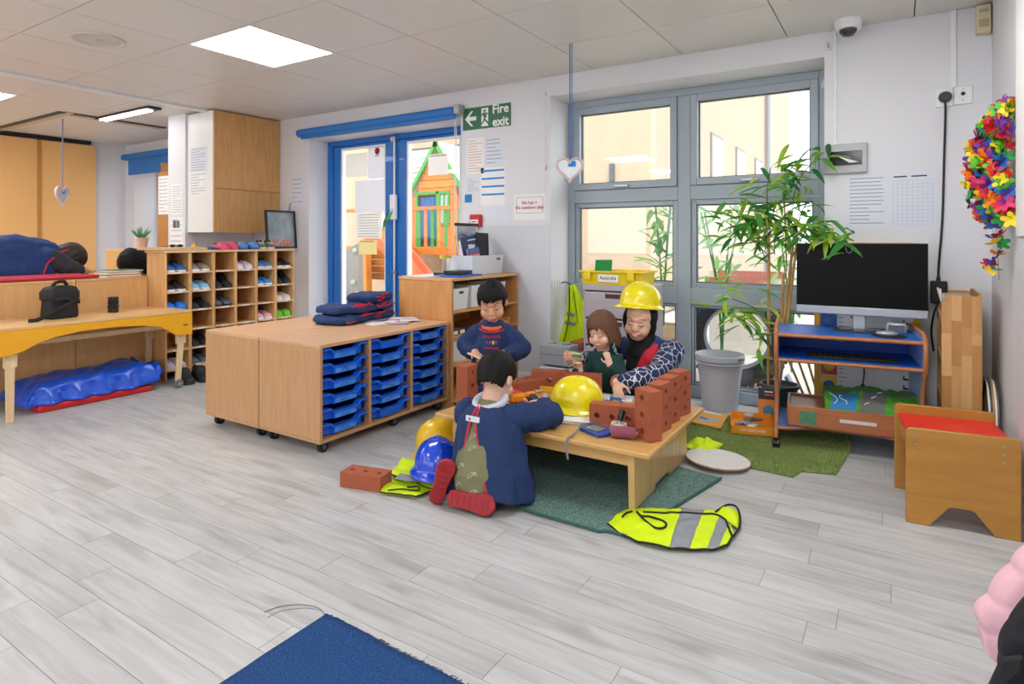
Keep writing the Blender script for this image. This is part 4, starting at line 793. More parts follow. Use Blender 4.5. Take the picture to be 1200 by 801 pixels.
def helmet(name, label, loc, rot, mat, sz=1, band=None, logo=None, group='toy safety helmets'):
    t = thing(name, label, 'helmet', loc, 0, group); t.rotation_euler = rot
    def g(u, v):
        a = 2*math.pi*u; rx, ry, hh = .104*sz, .124*sz, .13*sz
        if v < .8:
            q = v/.8*math.pi/2; r_ = math.sin(q)**.9; z = hh*math.cos(q)**.85 if v < .799 else 0
            rid = .006*sz*max(0, 1-abs(math.cos(a))*4.5*max(r_, .3))*math.cos(q)**.3 if q < 1.35 else 0
            return ((rx*r_)*math.cos(a), (ry*r_)*math.sin(a), z+.022*sz+rid)
        k = (v-.8)/.2; ex = .016+.028*max(0, math.sin(a))**1.5
        return ((rx+ex*k*sz)*math.cos(a), (ry+ex*k*sz*1.1)*math.sin(a), .022*sz*(1-k*.8))
    s = part('shell', MB().grid(48, 26, g), mat, t, smooth=70); thick(s, .003, 1)
    part('rim', MB().tube([g(i/40, 1.0) for i in range(40)], .0035, 6, True), mat, t)
    part('harness', MB().lathe([(.086*sz, .006), (.088*sz, .006), (.088*sz, .034), (.086*sz, .034)], n=28, sy=1.18), band or BLACKM, t)
    if logo: part('logo', MB().ell((0, .134*sz, .046*sz), (.019, .004, .0095), Matrix.Rotation(R(-14), 3, 'X'), 14, 8), logo, t)
    return t
HY = plain('yellow_helmet', '#ecd90a', .25, var=.03, coat=.4); HY2 = plain('amber_helmet', '#e7b70c', .3, var=.03, coat=.3); HB = plain('blue_helmet', '#0c46d0', .18, var=.03, coat=.6); OLIV = plain('olive_band', '#6f7d4e', .7)
helmet('safety_helmet', 'lemon yellow toy helmet on the papers on the table', (-1.285, 2.60, T+.018), (R(4), 0, R(118)), HY)
helmet('safety_helmet', 'amber yellow toy helmet on floor beside the tray unit', (-1.975, 2.44, .0245), (R(-14), R(6), R(150)), HY2, .98)
helmet('safety_helmet', 'glossy blue toy helmet with red badge on the folded vest', (-1.745, 2.125, .046), (R(4), R(-3), R(222)), HB, .98, OLIV, plain('red_badge', '#b0202c', .4))
# folded hi-vis vest under the blue helmet
HV = plain('hi_vis_yellow', '#d6f000', .65, var=.05, scale=20, bump=.2, bscale=40); HS = plain('reflective_grey', '#8d9299', .4, var=.05); HVB = plain('black_binding', '#14160f', .7)
def quadfn(c00, c10, c11, c01, zf):
    def g(u, v):
        x = (c00[0]*(1-u)+c10[0]*u)*(1-v)+(c01[0]*(1-u)+c11[0]*u)*v; y = (c00[1]*(1-u)+c10[1]*u)*(1-v)+(c01[1]*(1-u)+c11[1]*u)*v
        return (x, y, zf(u, v, x, y))
    return g
t = thing('hi_vis_vest', 'folded yellow hi-vis vest under the blue helmet', 'vest', (0, 0, 0), 0, 'hi-vis vests')
for k, (c, z0) in enumerate((((( -1.86, 1.885), (-1.70, 1.93), (-1.66, 2.10), (-1.97, 2.13)), .012), (((-1.93, 2.02), (-1.66, 1.99), (-1.69, 2.20), (-2.02, 2.20)), .030))):
    o = part('fabric', MB().grid(26, 26, quadfn(*c, lambda u, v, x, y, z0=z0: z0+.006*nz(x*22, y*22, z0*90)+.004*math.sin(v*9))), HV, t, smooth=80); thick(o, .006)
    p = [quadfn(*c, lambda u, v, x, y, z0=z0: z0+.006*nz(x*22, y*22, z0*90)+.003)(u, v) for u, v in [(i/10, 0) for i in range(11)]+[(1, i/6) for i in range(1, 4)]]; part('binding', MB().tube(p, .0035, 6), HVB, t)
part('reflective_strip', MB().grid(16, 4, quadfn((-1.86, 1.975), (-1.74, 1.995), (-1.75, 2.045), (-1.88, 2.03), lambda u, v, x, y: .042+.004*nz(x*22, y*22))), HS, t)
part('binding', MB().tube(spline([(-1.83, 1.90, .022), (-1.78, 1.93, .028), (-1.72, 1.96, .025), (-1.73, 1.985, .03), (-1.77, 1.955, .03)], 5), .0035, 6), HVB, t)
# hi-vis vest spread on floor
t = thing('hi_vis_vest', 'yellow hi-vis vest with grey strips spread on the floor', 'vest', (0, 0, 0), 0, 'hi-vis vests')
lo = spline([(-.915, 2.13), (-.84, 2.085), (-.76, 2.072), (-.70, 2.075), (-.62, 2.105), (-.545, 2.155), (-.505, 2.22), (-.492, 2.27)], 6) if 0 else None
def curve2(pts):
    P = spline([(a, b, 0) for a, b in pts], 10)
    def f(u): k = u*(len(P)-1); i = min(int(k), len(P)-2); return P[i].lerp(P[i+1], k-i)
    return f
LO = curve2([(-.925, 2.14), (-.85, 2.095), (-.775, 2.075), (-.70, 2.076), (-.62, 2.108), (-.545, 2.158), (-.505, 2.21)]); UP = curve2([(-.925, 2.17), (-.915, 2.27), (-.86, 2.325), (-.76, 2.39), (-.66, 2.44), (-.57, 2.47), (-.50, 2.30)])
def vz(u, v, x, y): return .010+.010*abs(nz(x*9, y*9, 4))+.006*nz(x*25, y*25, 2)+.018*math.exp(-((u-.35)/.2)**2-((v-.6)/.3)**2)
def vg(u0, u1, v0=0, v1=1, dz=0):
    def g(u, v):
        U_ = u0+(u1-u0)*u; V_ = v0+(v1-v0)*v; p = LO(U_).lerp(UP(U_), V_); return (p.x, p.y, vz(U_, V_, p.x, p.y)+dz)
    return g
o = part('fabric', MB().grid(60, 30, vg(0, 1)), HV, t, smooth=80); thick(o, .005)
for u0, u1 in ((.56, .69), (.80, .91)): o = part('reflective_strip', MB().grid(10, 24, vg(u0, u1, .0, 1, .0035)), HS, t, smooth=80); thick(o, .001)
part('binding', MB().tube([vg(0, 1)(i/40, 0) for i in range(41)]+[vg(0, 1)(1, i/8) for i in range(1, 9)], .0038, 6), HVB, t); part('binding', MB().tube([vg(0, 1, dz=.006)(.35+i/40*.65, .72+.14*math.sin(i/40*3.1)) for i in range(41)], .0038, 6), HVB, t)
part('binding', MB().tube(spline([vg(0, 1, dz=.006)(u, v) for u, v in ((.30, .72), (.36, .5), (.44, .36), (.50, .40), (.49, .52), (.40, .60), (.34, .60), (.30, .72))], 6), .0042, 6), HVB, t); part('binding', MB().tube(spline([vg(0, 1, dz=.006)(u, v) for u, v in ((.16, .62), (.2, .72), (.26, .8))], 5), .0038, 6), HVB, t)
o = part('fabric', MB().grid(16, 12, quadfn((-.60, 2.44), (-.50, 2.36), (-.52, 2.50), (-.60, 2.52), lambda u, v, x, y: .016+.02*math.sin(u*3.1)*math.sin(v*3.1))), HV, t, smooth=80); thick(o, .003)
part('binding', MB().tube(spline([(-.60, 2.44, .022), (-.57, 2.51, .03), (-.53, 2.50, .03), (-.495, 2.38, .022), (-.497, 2.28, .018)], 6), .0042, 6), HVB, t)

# rugs
def rug_mat(name, a, b, sc=160, bump=.6):
    m, N, L, bs = node_mat(name); bs.inputs['Roughness'].default_value = .95; bs.inputs['Specular IOR Level'].default_value = .15; tc = N.new('ShaderNodeTexCoord'); n = N.new('ShaderNodeTexNoise'); n.inputs['Scale'].default_value = sc; n.inputs['Detail'].default_value = 3
    L.new(tc.outputs['Object'], n.inputs['Vector']); r = N.new('ShaderNodeValToRGB'); r.color_ramp.elements[0].position = .35; r.color_ramp.elements[1].position = .65; r.color_ramp.elements[0].color = lin(a); r.color_ramp.elements[1].color = lin(b); L.new(n.outputs['Fac'], r.inputs['Fac']); L.new(r.outputs['Color'], bs.inputs['Base Color'])
    bp = N.new('ShaderNodeBump'); bp.inputs['Strength'].default_value = bump; bp.inputs['Distance'].default_value = .006; L.new(n.outputs['Fac'], bp.inputs['Height']); L.new(bp.outputs['Normal'], bs.inputs['Normal']); return m
t = thing('green_rug', 'grey green loop pile rug under the play table', 'rug', (0, 0, 0))
def rg(u, v):
    y0 = 2.12-.05*math.sin(u*3.1)+.02*u; y0 = lerp(2.20, 2.075, min(1, u*1.6)) + (.02 if u > .9 else 0)
    x = lerp(-1.88, -.83+.16*v, u); y = lerp(y0, 3.05-.22*u if u > .6 else 3.05, v); return (x, y, .0095+.004*max(0, nz(x*4, y*4)))
o = part('pile', MB().grid(50, 50, rg), rug_mat('teal_pile', '#48665f', '#7d9a92', 150), t, smooth=80); thick(o, .009, -1)
part('edge_binding', MB().tube([rg(i/30, 0) for i in range(31)]+[rg(1, i/20) for i in range(1, 21)], .005, 6), plain('teal_binding', '#3c6258', .9), t)
t = thing('grass_mat', 'artificial grass mat in front of the window', 'mat', (0, 0, 0))
gp = [(-1.06, 3.08), (-.60, 3.045), (-.40, 3.03), (-.375, 3.125), (-.235, 3.17), (-.2, 3.55), (-.215, 3.87), (-1.08, 3.87)]
part('backing', MB().prism(gp, 'z', .0006, .005), plain('grass_backing', '#627f38', .95), t)
def inside(x, y):
    c = False
    for (x1, y1), (x2, y2) in zip(gp, gp[1:]+gp[:1]):
        if (y1 > y) != (y2 > y) and x < (x2-x1)*(y-y1)/(y2-y1)+x1: c = not c
    return c
rnd = random.Random(1); bl = MB(); cnt = 0; vs_ = []; fs_ = []
while cnt < 26000:
    x = rnd.uniform(-1.08, -.2); y = rnd.uniform(3.03, 3.87)
    if not inside(x, y): continue
    a = rnd.uniform(0, 6.28); hh = rnd.uniform(.008, .017); w_ = .0018; dx = rnd.uniform(-.009, .009); dy = rnd.uniform(-.009, .009); n_ = len(vs_)
    vs_ += [(x-w_*math.cos(a), y-w_*math.sin(a), .005), (x+w_*math.cos(a), y+w_*math.sin(a), .005), (x+dx, y+dy, .005+hh)]; fs_.append((n_, n_+1, n_+2)); cnt += 1
gm = bpy.data.meshes.new('turf'); gm.from_pydata(vs_, [], fs_); gm.materials.append(plain('turf_blade', '#a2b168', .8, var=.3, scale=30)); tag(obj('turf', gm, t), kind='stuff')
t = thing('blue_rug', 'denim blue rug with frayed edge in the foreground', 'rug', (0, 0, 0))
o = part('pile', MB().grid(40, 40, lambda u, v: (-1.392+u*1.25+.006*nz(v*9, 1), .15+v*1.045+.008*nz(u*7, 3)-.02*u, .010+.004*max(0, nz(u*5, v*5)))), rug_mat('denim_pile', '#1e3d6a', '#33578c', 190, .5), t, smooth=80); thick(o, .009, -1)
fr_ = MB(); rnd = random.Random(6)
for i in range(160):
    x = -1.38+i*.0075; y = 1.192-.02*(x+1.39)/1.25; l = rnd.uniform(.008, .018); fr_.tube([(x, y, .008), (x+rnd.uniform(-.004, .004), y+l*.6, .006), (x+rnd.uniform(-.006, .006), y+l, .002)], .0011, 4)
tag(part('fringe', fr_, plain('dark_thread', '#26303c', .9), t), kind='stuff')
part('loose_thread', MB().tube(spline([(-1.39, 1.19, .008), (-1.44, 1.205, .005), (-1.50, 1.19, .003), (-1.545, 1.15, .002), (-1.56, 1.11, .002)], 6), .0012, 5).tube(spline([(-1.41, 1.2, .008), (-1.47, 1.185, .005), (-1.52, 1.14, .003), (-1.53, 1.10, .002)], 6), .0008, 5), plain('thread_grey', '#6a6f78', .9), t)
# white disc and folded vest by the table leg
t = thing('white_disc', 'round white board lying on the grass mat edge', 'board', (-.735, 3.03, .022)); t.rotation_euler = (R(-2), R(2), 0); part('disc', MB().lathe([(.001, -.004), (.148, -.004), (.15, 0), (.148, .004), (.001, .004)], n=48), plain('white_laminate', '#e4e2de', .4), t); part('edge_band', MB().lathe([(.149, -.0035), (.1515, -.0035), (.1515, .0035), (.149, .0035)], n=48), plain('disc_edge', '#b48a60', .6), t)
t = thing('hi_vis_vest', 'crumpled yellow hi-vis vest behind the table leg', 'vest', (0, 0, 0), 0, 'hi-vis vests'); o = part('fabric', MB().grid(16, 16, lambda u, v: (-.93+u*.16, 3.10+v*.2, .012+.05*math.sin(u*3.1)*math.sin(v*3.1)*(.7+nz(u*5, v*5)))), HV, t, smooth=80); thick(o, .004); part('binding', MB().tube([(-.93+i*.016, 3.10, .014+.01*math.sin(i)) for i in range(11)], .0035, 6), HVB, t)

# ---------------- things on the table
def smallbox(name, label, cat, loc, rz, dims, mat, parts=(), bev=.003, group=None):
    t = thing(name, label, cat, loc, rz, group); sx, sy, sz = dims; part('body', MB().box(-sx, sx, -sy, sy, 0, sz), mat, t, bev)
    for nm, mb, m in parts: part(nm, mb, m, t)
    return t
for k, (dx, rz) in enumerate(((0, 0), (.006, 4), (.003, -5))):
    t = thing('paper_pad', ['thick white pad at bottom under the yellow helmet', 'middle white sheet pile under the yellow helmet', 'top white sheet under the yellow helmet'][k], 'paper', (-1.265+dx, 2.515, T+.006*k), R(22+rz), 'paper under the yellow helmet'); part('sheets', MB().box(-.10, .10, -.10, .12, 0, .0055), PAPER, t); part('backing', MB().box(-.101, .101, -.101, .121, -.0004, .0008), plain('pad_back%d' % k, '#7a6a58', .8), t)
t = thing('blue_gadget', 'flat blue toy device with window and grey strap on table', 'toy device', (-1.085, 2.39, T), R(-20)); part('body', MB().prism([(-.06, -.045), (.06, -.055), (.075, -.02), (.07, .03), (.04, .05), (-.06, .045)], 'z', 0, .016), plain('royal_plastic', '#234a96', .3), t, .004); part('window', MB().box(-.035, .03, -.03, .025, .016, .018), plain('device_window', '#8d8f7a', .15, var=.4, scale=60), t); part('strap', MB().tube(spline([(-.06, .04, .018), (-.065, -.03, .019), (-.045, -.06, .016), (-.02, -.12, .005), (-.005, -.165, .003), (.0, -.178, -.03), (.01, -.176, -.075)], 6), .0045, 6), plain('grey_strap', '#777c82', .5), t)
t = thing('mauve_roller', 'short mauve foam roller at the front table edge', 'roller', (-.955, 2.375, T), R(16)); part('sleeve', MB().tube([(-.052, 0, .024), (.052, 0, .024)], .024, 18), plain('mauve_foam', '#8e4a58', .9, bump=.3), t, .005); part('core', MB().tube([(-.055, 0, .024), (.055, 0, .024)], .008, 10), PINE, t); part('foot', MB().box(-.03, .03, -.012, .012, 0, .006), BLACKM, t)
t = thing('string_bundle', 'bundle of off-white string beside the mauve roller', 'string', (-1.0, 2.43, T)); st = MB(); rnd = random.Random(3)
for k in range(7):
    p = [(.032*math.cos(a+k)*(1-.06*k % .3), .025*math.sin(a+k), .022+.018*math.sin(a*2+k*1.3)) for a in [2*math.pi*i/20 for i in range(20)]]; st.tube(p, .0045, 6, True)
part('coils', st, plain('off_white_string', '#d6c9bb', .9), t); part('tail', MB().tube(spline([(.03, 0, .02), (.06, .02, .012), (.09, .01, .006)], 5), .004, 6), plain('off_white_string2', '#d0c3b4', .9), t)
t = thing('toy_screwdriver', 'black handled toy screwdriver leaning on the brick', 'screwdriver', (-1.0, 2.44, T+.048)); t.rotation_euler = (R(-30), 0, R(-10)); part('handle', MB().lathe([(.001, 0), (.010, .0), (.014, .01), (.012, .03), (.014, .045), (.008, .05), (.001, .05)], n=14), BLACK, t); part('shaft', MB().tube([(0, 0, -.03), (0, 0, 0)], .003, 8), CHROME, t)
ORG = plain('orange_plastic', '#f0960f', .4); DG = plain('dark_grey_plastic', '#2e3034', .5)
t = thing('toy_drill', 'orange and black toy drill lying on the table', 'toy drill', (-1.555, 2.64, T), R(-35)); part('housing', MB().rings([[(x, .022*k*math.cos(a), .026+.024*k*math.sin(a)) for a in [2*math.pi*i/12 for i in range(12)]] for x, k in ((-.07, .6), (-.06, 1), (.02, 1.05), (.05, .8), (.06, .5))]), DG, t); part('handle', MB().prism([(-.06, -.01), (-.01, -.02), (-.005, -.10), (-.06, -.10)], 'z', .008, .042), ORG, t, .006); part('chuck', MB().tube([(.06, 0, .026), (.085, 0, .026)], [.014, .008], 12), BLACK, t); part('stripe', MB().box(-.03, .01, -.024, .024, .03, .052), ORG, t, .004)
t = thing('spirit_level', 'yellow toy spirit level at the table back', 'spirit level', (-1.545, 2.90, T), R(16)); part('body', MB().box(-.10, .10, -.012, .012, 0, .025), plain('level_yellow', '#efb51a', .4), t, .003); part('vial', MB().tube([(-.02, 0, .026), (.02, 0, .026)], .006, 10), plain('vial_green', '#b9d84a', .1), t); part('end_cap', MB().box(.10, .108, -.013, .013, 0, .026), BLACK, t)
t = thing('red_tool', 'red toy tool head beside the kneeling boy', 'toy tool', (-1.66, 2.66, T), R(-20)); part('head', MB().ell((0, 0, .025), (.045, .028, .025)), plain('tool_red', '#d8201c', .4), t); part('handle', MB().tube([(.04, 0, .02), (.11, -.02, .016)], .009, 10), PINE, t)
rnd = random.Random(12); cols = [('#1f6fc0', 'blue'), ('#e8c21a', 'yellow'), ('#c8ccd0', 'silver'), ('#242b4a', 'navy'), ('#d22c2c', 'red'), ('#d8b48c', 'wooden'), ('#b8cf30', 'lime'), ('#f0f0ee', 'white')]
spots = [(-1.50, 2.72), (-1.46, 2.76), (-1.55, 2.77), (-1.43, 2.82), (-1.50, 2.82), (-1.60, 2.74), (-1.38, 2.86), (-1.33, 2.80), (-1.22, 2.80), (-1.18, 2.76), (-1.25, 2.86), (-1.15, 2.83), (-1.58, 2.58), (-1.62, 2.82), (-1.30, 2.90), (-1.12, 2.72), (-1.21, 2.90), (-1.44, 2.69)]
where = ['beside toy drill', 'near spirit level', 'behind toy drill', 'before back brick', 'at table middle', 'near red tool', 'behind yellow helmet', 'close behind helmet', 'before white paper', 'near woman hand', 'on table before girl', 'under woman hand', 'before kneeling boy', 'by flat brick', 'by back bricks', 'behind edge brick', 'below girl hands', 'left of helmet']
for k, (x, y) in enumerate(spots):
    c_, cn = cols[k % 8]; m = plain('bit%d' % k, c_, .4); kd = k % 3
    if kd == 0:     # hex nut
        t = thing('toy_nut', '%s toy nut %s' % (cn, where[k]), 'toy nut', (x, y, T), rnd.uniform(0, 3), 'small building toys on the table'); part('hexagon', MB().lathe([(.009, 0), (.02, 0), (.02, .014), (.009, .014), (.009, 0)], n=6), m, t)
        part('collar', MB().lathe([(.009, .014), (.013, .014), (.012, .018), (.009, .018)], n=12), m, t)
    elif kd == 1:   # bolt
        t = thing('toy_bolt', '%s toy bolt %s' % (cn, where[k]), 'toy bolt', (x, y, T), rnd.uniform(0, 3), 'small building toys on the table'); part('head', MB().tube([(-.028, 0, .013), (-.018, 0, .013)], .013, 6), m, t); part('shank', MB().tube([(-.018, 0, .013), (.03, 0, .011)], .007, 10), m, t)
    else:
        t = thing('toy_block', '%s toy block %s' % (cn, where[k]), 'toy block', (x, y, T), rnd.uniform(0, 3), 'small building toys on the table'); part('body', MB().box(-.022, .022, -.012, .012, 0, .015), m, t, .002); part('studs', MB().lathe([(.001, .015), (.005, .015), (.005, .019), (.001, .019)], (-.011, 0, 0), 10).lathe([(.001, .015), (.005, .015), (.005, .019), (.001, .019)], (.011, 0, 0), 10), m, t)
single('paper_sheet', MB().box(-.08, .08, -.06, .06, 0, .0012), PAPERB, 'pale sheet on the table before the woman', 'paper', 'papers on the table', loc=(-1.225, 2.96, T), rot=(0, 0, R(15)))
single('paper_sheet', MB().box(-.07, .07, -.05, .05, 0, .0012), PAPER, 'white sheet sticking out under the edge brick', 'paper', 'papers on the table', loc=(-1.10, 2.47, T-.0003), rot=(0, 0, R(-15)))
# ================================================================== right side
BLU = plain('blue_desk_laminate', '#1b66c6', .4, var=.04); BLUD = plain('blue_desk_inner', '#1d4fb0', .45, var=.04); BLUL = plain('pale_blue_panel', '#7d9fd6', .4, var=.04); EDG = wood('ply_edge', '#a9683c', '#bd7c4c', 'y', .5, 5, 6)
t = thing('computer_desk', 'blue children computer desk with wood edges on castors', 'desk', (-.535, 3.385, 0), R(7)); DL = .665
pan = [(.0, .065), (.015, .10), (.06, .17), (.085, .25), (.08, .34), (.045, .42), (.005, .475), (-.008, .54), (.0, .605), (.04, .635), (.415, .635), (.415, .065)]
for x in (0, DL-.018):
    p_ = part('side_panel', MB().prism(pan, 'x', x, x+.018), BLUL, t); part('edge_band', MB().tube([(x+.009, a-.001, b) for a, b in pan[:11]], .0105, 8), EDG, p_)
def shelfpart(nm, z, y0, y1, m, nose):
    s = part(nm, MB().box(.018, DL-.018, y0, y1, z-.018, z), m, t); part('edge_band', MB().tube([(.018, y0, z-.009), (DL-.018, y0, z-.009)], .0095, 8), EDG, s)
shelfpart('desktop', .607, -.0, .41, BLU, 1); shelfpart('keyboard_shelf', .478, .0, .395, BLU, 1)
part('back_panel', MB().box(.018, DL-.018, .395, .408, .46, .59), BLUD, t)
s = part('bottom_shelf', MB().prism([(.018, .02), (.06, .02), (.10, .035), (.14, .065), (.2, .085), (DL-.2, .085), (DL-.14, .065), (DL-.1, .035), (DL-.06, .02), (DL-.018, .02), (DL-.018, .40), (.018, .40)], 'z', .105, .123), BLU, t); part('edge_band', MB().tube(spline([(.018, .02, .114), (.06, .02, .114), (.14, .065, .114), (.2, .085, .114), (DL-.2, .085, .114), (DL-.14, .065, .114), (DL-.06, .02, .114), (DL-.018, .02, .114)], 4), .0095, 8), EDG, s)
for x in (.009, DL-.009):
    for y in (.03, .38): c = part('castor', MB().tube([(x-.018, y, .028), (x+.018, y, .028)], .028, 16).box(x-.012, x+.012, y-.012, y+.012, .04, .066), BLACK, t, .003); part('axle_cap', MB().tube([(x-.02, y, .028), (x-.018, y, .028)], .009, 10), GREYD, c)
part('badge', MB().prism([(.30, .53), (.33, .52), (.355, .54), (.33, .56)], 'y', .388, .395), plain('badge_green', '#3a8a7a', .4), t)
# monitor
t = thing('computer_monitor', 'wide black computer monitor with silver lower bezel', 'monitor', (-.166, 3.68, .607)); SCR = plain('black_screen', '#040405', .3, var=.1, spec=.15); SILV = plain('silver_bezel', '#aeb3ba', .35, .3)
part('housing', MB().box(-.30, .30, -.012, .022, .09, .462), BLACK, t, .004); part('screen', MB().box(-.297, .297, -.014, -.0115, .128, .459), SCR, t); part('lower_bezel', MB().box(-.301, .301, -.018, .01, .083, .126), SILV, t, .005)
part('neck', MB().box(-.03, .03, -.0, .04, .008, .1), SILV, t, .006); part('base', MB().lathe([(.001, 0), (.13, 0), (.132, .004), (.125, .008), (.001, .010)], n=40, sy=.7), plain('gloss_base', '#3a3d42', .1), t)
part('logo_clip', MB().tube(spline([(-.055, -.017, .465), (-.06, -.018, .43), (-.045, -.018, .41), (-.03, -.018, .43), (-.035, -.017, .46)], 5), .0012, 5), CHROME, t)
t = thing('computer_mouse', 'silver computer mouse on a black pad', 'mouse', (-.04, 3.56, .6075), R(12)); part('shell', MB().ell((0, 0, .014), (.05, .028, .014)), SILV, t); part('pad', MB().lathe([(.001, 0), (.075, 0), (.075, .002), (.001, .002)], (.01, -.005, 0), 28), BLACKM, t); part('wheel', MB().box(-.03, -.01, -.003, .003, .022, .03), BLACK, t)
t = thing('cable_box', 'small silver speaker box on the desk behind the monitor', 'speaker', (.0, 3.70, .6075)); part('body', MB().box(-.045, .045, -.035, .035, 0, .055), SILV, t, .012); part('grille', MB().box(-.035, .035, -.037, -.034, .01, .045), GREYD, t)
t = thing('keyboard', 'slim black keyboard on the lower desk shelf', 'keyboard', (-.20, 3.55, .4785), R(7)); part('case', MB().box(-.2, .2, -.06, .06, 0, .014), BLACK, t, .003); kk = MB()
for r_ in range(5):
    for c_ in range(15): kk.box(-.19+c_*.0255, -.169+c_*.0255, -.052+r_*.021, -.034+r_*.021, .014, .018)
part('keys', kk, BLACKM, t)
# brown tray box and landscape mat on bottom shelf
CB = wood('copper_wood', '#a4603c', '#b87248', 'x', .4, 4, 8); t = thing('wooden_box', 'reddish brown wooden box on the bottom desk shelf', 'box', (-.20, 3.62, .1235), R(7)); bx_, by_ = .295, .15
part('front', MB().box(-bx_, bx_, -by_, -by_+.012, .002, .105), CB, t, .002); part('back', MB().box(-bx_, bx_, by_-.012, by_, .002, .105), CB, t, .002)
for s in (-1, 1): part('side', MB().box(s*bx_-.006, s*bx_+.006, -by_+.012, by_-.012, .002, .105), CB, t)
part('bottom', MB().box(-bx_+.006, bx_-.006, -by_+.012, by_-.012, .0005, .008), CB, t); part('lid', MB().box(-bx_+.008, bx_-.008, -by_+.014, by_-.014, .085, .092), CB, t)
part('photo_sticker', MB().box(-.245, -.165, -by_-.001, -by_, .015, .085), plain('leaf_photo', '#4f7f5c', .3, var=.6, scale=40), t); part('label_strip', MB().box(-.06, .10, -by_-.001, -by_, .045, .062), plain('label_grey', '#d9d2cc', .3), t)
t = thing('landscape_mat', 'folded green play landscape mat with river and road', 'play mat', (-.125, 3.62, .217), R(7))
def ls(u, v): x = -.20+u*.42; y = -.13+v*.24; return (x, y, .03+.075*math.sin(min(1, v*1.4)*1.9)*(.75+.35*nz(u*3, v*2, 7))+.01*nz(u*14, v*9)-(.03*max(0, .12-v)/.12))
GRS = plain('mat_green', '#4f9a2c', .95, var=.3, scale=40, bump=.5, bscale=300)
mm = MB().grid(48, 26, ls); o = part('turf', mm, [GRS, plain('mat_river', '#2f80b8', .8, var=.1), plain('mat_road', '#6d7068', .9, var=.15)], t, smooth=80); thick(o, .02, -1)
for p in o.data.polygons:
    c = p.center; u = (c.x+.20)/.42; v = (c.y+.13)/.24
    if .06 < u-.12*v < .32 and v < .42 and v > .05: p.material_index = 1
    elif (.36+.12*v < u < .62+.1*v and v < .55) or (.5 < v < .8): p.material_index = 2
for a, b in (((.42, .1), (.47, .16)), ((.5, .25), (.55, .32)), ((.57, .42), (.62, .48))):
    p = [Vector(ls(lerp(a[0], b[0], k/3), lerp(a[1], b[1], k/3)))+Vector((0, 0, .004)) for k in range(4)]; part('road_line', MB().tube(p, .003, 5), PAPER, t)
part('wave_print', MB().tube(spline([Vector(ls(.10+.04*math.sin(k), .1+.05*k))+Vector((0, 0, .003)) for k in range(6)], 4), .0025, 5).tube(spline([Vector(ls(.20+.04*math.sin(k+1), .1+.05*k))+Vector((0, 0, .003)) for k in range(6)], 4), .0025, 5), PAPERB, t)
t = thing('desk_cable', 'black cable hanging behind the desk', 'cable', (-.2, 3.84, .3)); part('lead', MB().tube(spline([(0, .03, .27), (.02, .02, .15), (.05, .0, .08), (.045, -.02, .0)], 6), .004, 6), BLACK, t); part('plug_end', MB().box(.035, .055, -.03, -.01, -.03, .0), BLACK, t, .003)
# height chart with yellow frame
t = thing('height_chart', 'yellow framed height chart board with colour tiles behind desk', 'height chart', (-.40, 3.905, .02)); YF_ = plain('chart_yellow', '#eeb51c', .45)
part('board', MB().box(.0, .505, -.008, .0, 0, 1.05), WHITEP, t)
for x in (0, .475): part('frame', MB().box(x, x+.03, -.022, -.008, 0, 1.05), YF_, t)
part('frame', MB().box(.03, .475, -.022, -.008, 1.03, 1.052), YF_, t)
tc_ = ['#2a5fb0', '#e8c020', '#c8342c', '#3a9a4a', '#2a5fb0', '#e8c020', '#c8342c', '#2a5fb0']
for k in range(8):
    q = part('picture_tile', MB().box(.035, .115, -.012, -.008, .06+.12*k, .175+.12*k), plain('tile%d' % k, tc_[k], .4), t); part('tile_motif', MB().ell((.075, -.013, .115+.12*k), (.03, .002, .035), n=12, m=6), plain('motif%d' % k, tc_[(k+3) % 8], .4), q)
tk = MB()
for k in range(40): tk.box(.125, .145 if k % 5 else .165, -.0095, -.008, .05+.024*k, .053+.024*k)
tag(part('ruler_ticks', tk, INKD, t), kind='stuff')
tk = MB()
for k in range(18): tk.box(.43, .455, -.0095, -.008, .06+.05*k, .07+.05*k).box(.43, .436, -.0095, -.008, .07+.05*k, .085+.05*k)
tag(part('ruler_marks', tk, INKD, t), kind='stuff')
for k in range(6): part('red_marker', MB().box(.18, .2, -.0095, -.008, .55+.08*k, .56+.08*k).box(.40, .42, -.0095, -.008, .52+.08*k, .53+.08*k), plain('marker%d' % k, '#c03a44', .5), t)
# red topped table
TAN = wood('honey_ply', '#ae762b', '#bf893c', 'x', .4, 3, 7, coat=.2); REDT = plain('red_laminate', '#e0281f', .35, var=.04); t = thing('red_table', 'honey wood table with red top by the right wall', 'table', (.03, 2.80, 0), R(6)); RL = .352
def pnl(h): return [(0, 0), (.075, 0), (.135, .078), (.15, .083), (RL-.15, .083), (RL-.135, .078), (RL-.075, 0), (RL, 0), (RL, h), (.012, h), (0, h-.012)]
for y, h_ in ((-.009, .366), (.35, .372)):
    p_ = part('end_panel', MB().prism(pnl(h_), 'y', y, y+.018), TAN, t, .003)
    if y < 0:
        for x in (.03, RL-.05):
            for z in (.275, .305, .335): part('screw_cap', MB().tube([(x, -.011, z), (x, -.009, z)], .004, 10), CHROME, p_)
part('red_top', MB().box(-.0+.012, RL-.004, .010, .349, .318, .334), REDT, t, .002); part('rail', MB().box(.012, .028, .010, .349, .25, .318), TAN, t); part('rail', MB().box(RL-.02, RL-.004, .010, .349, .25, .318), TAN, t)
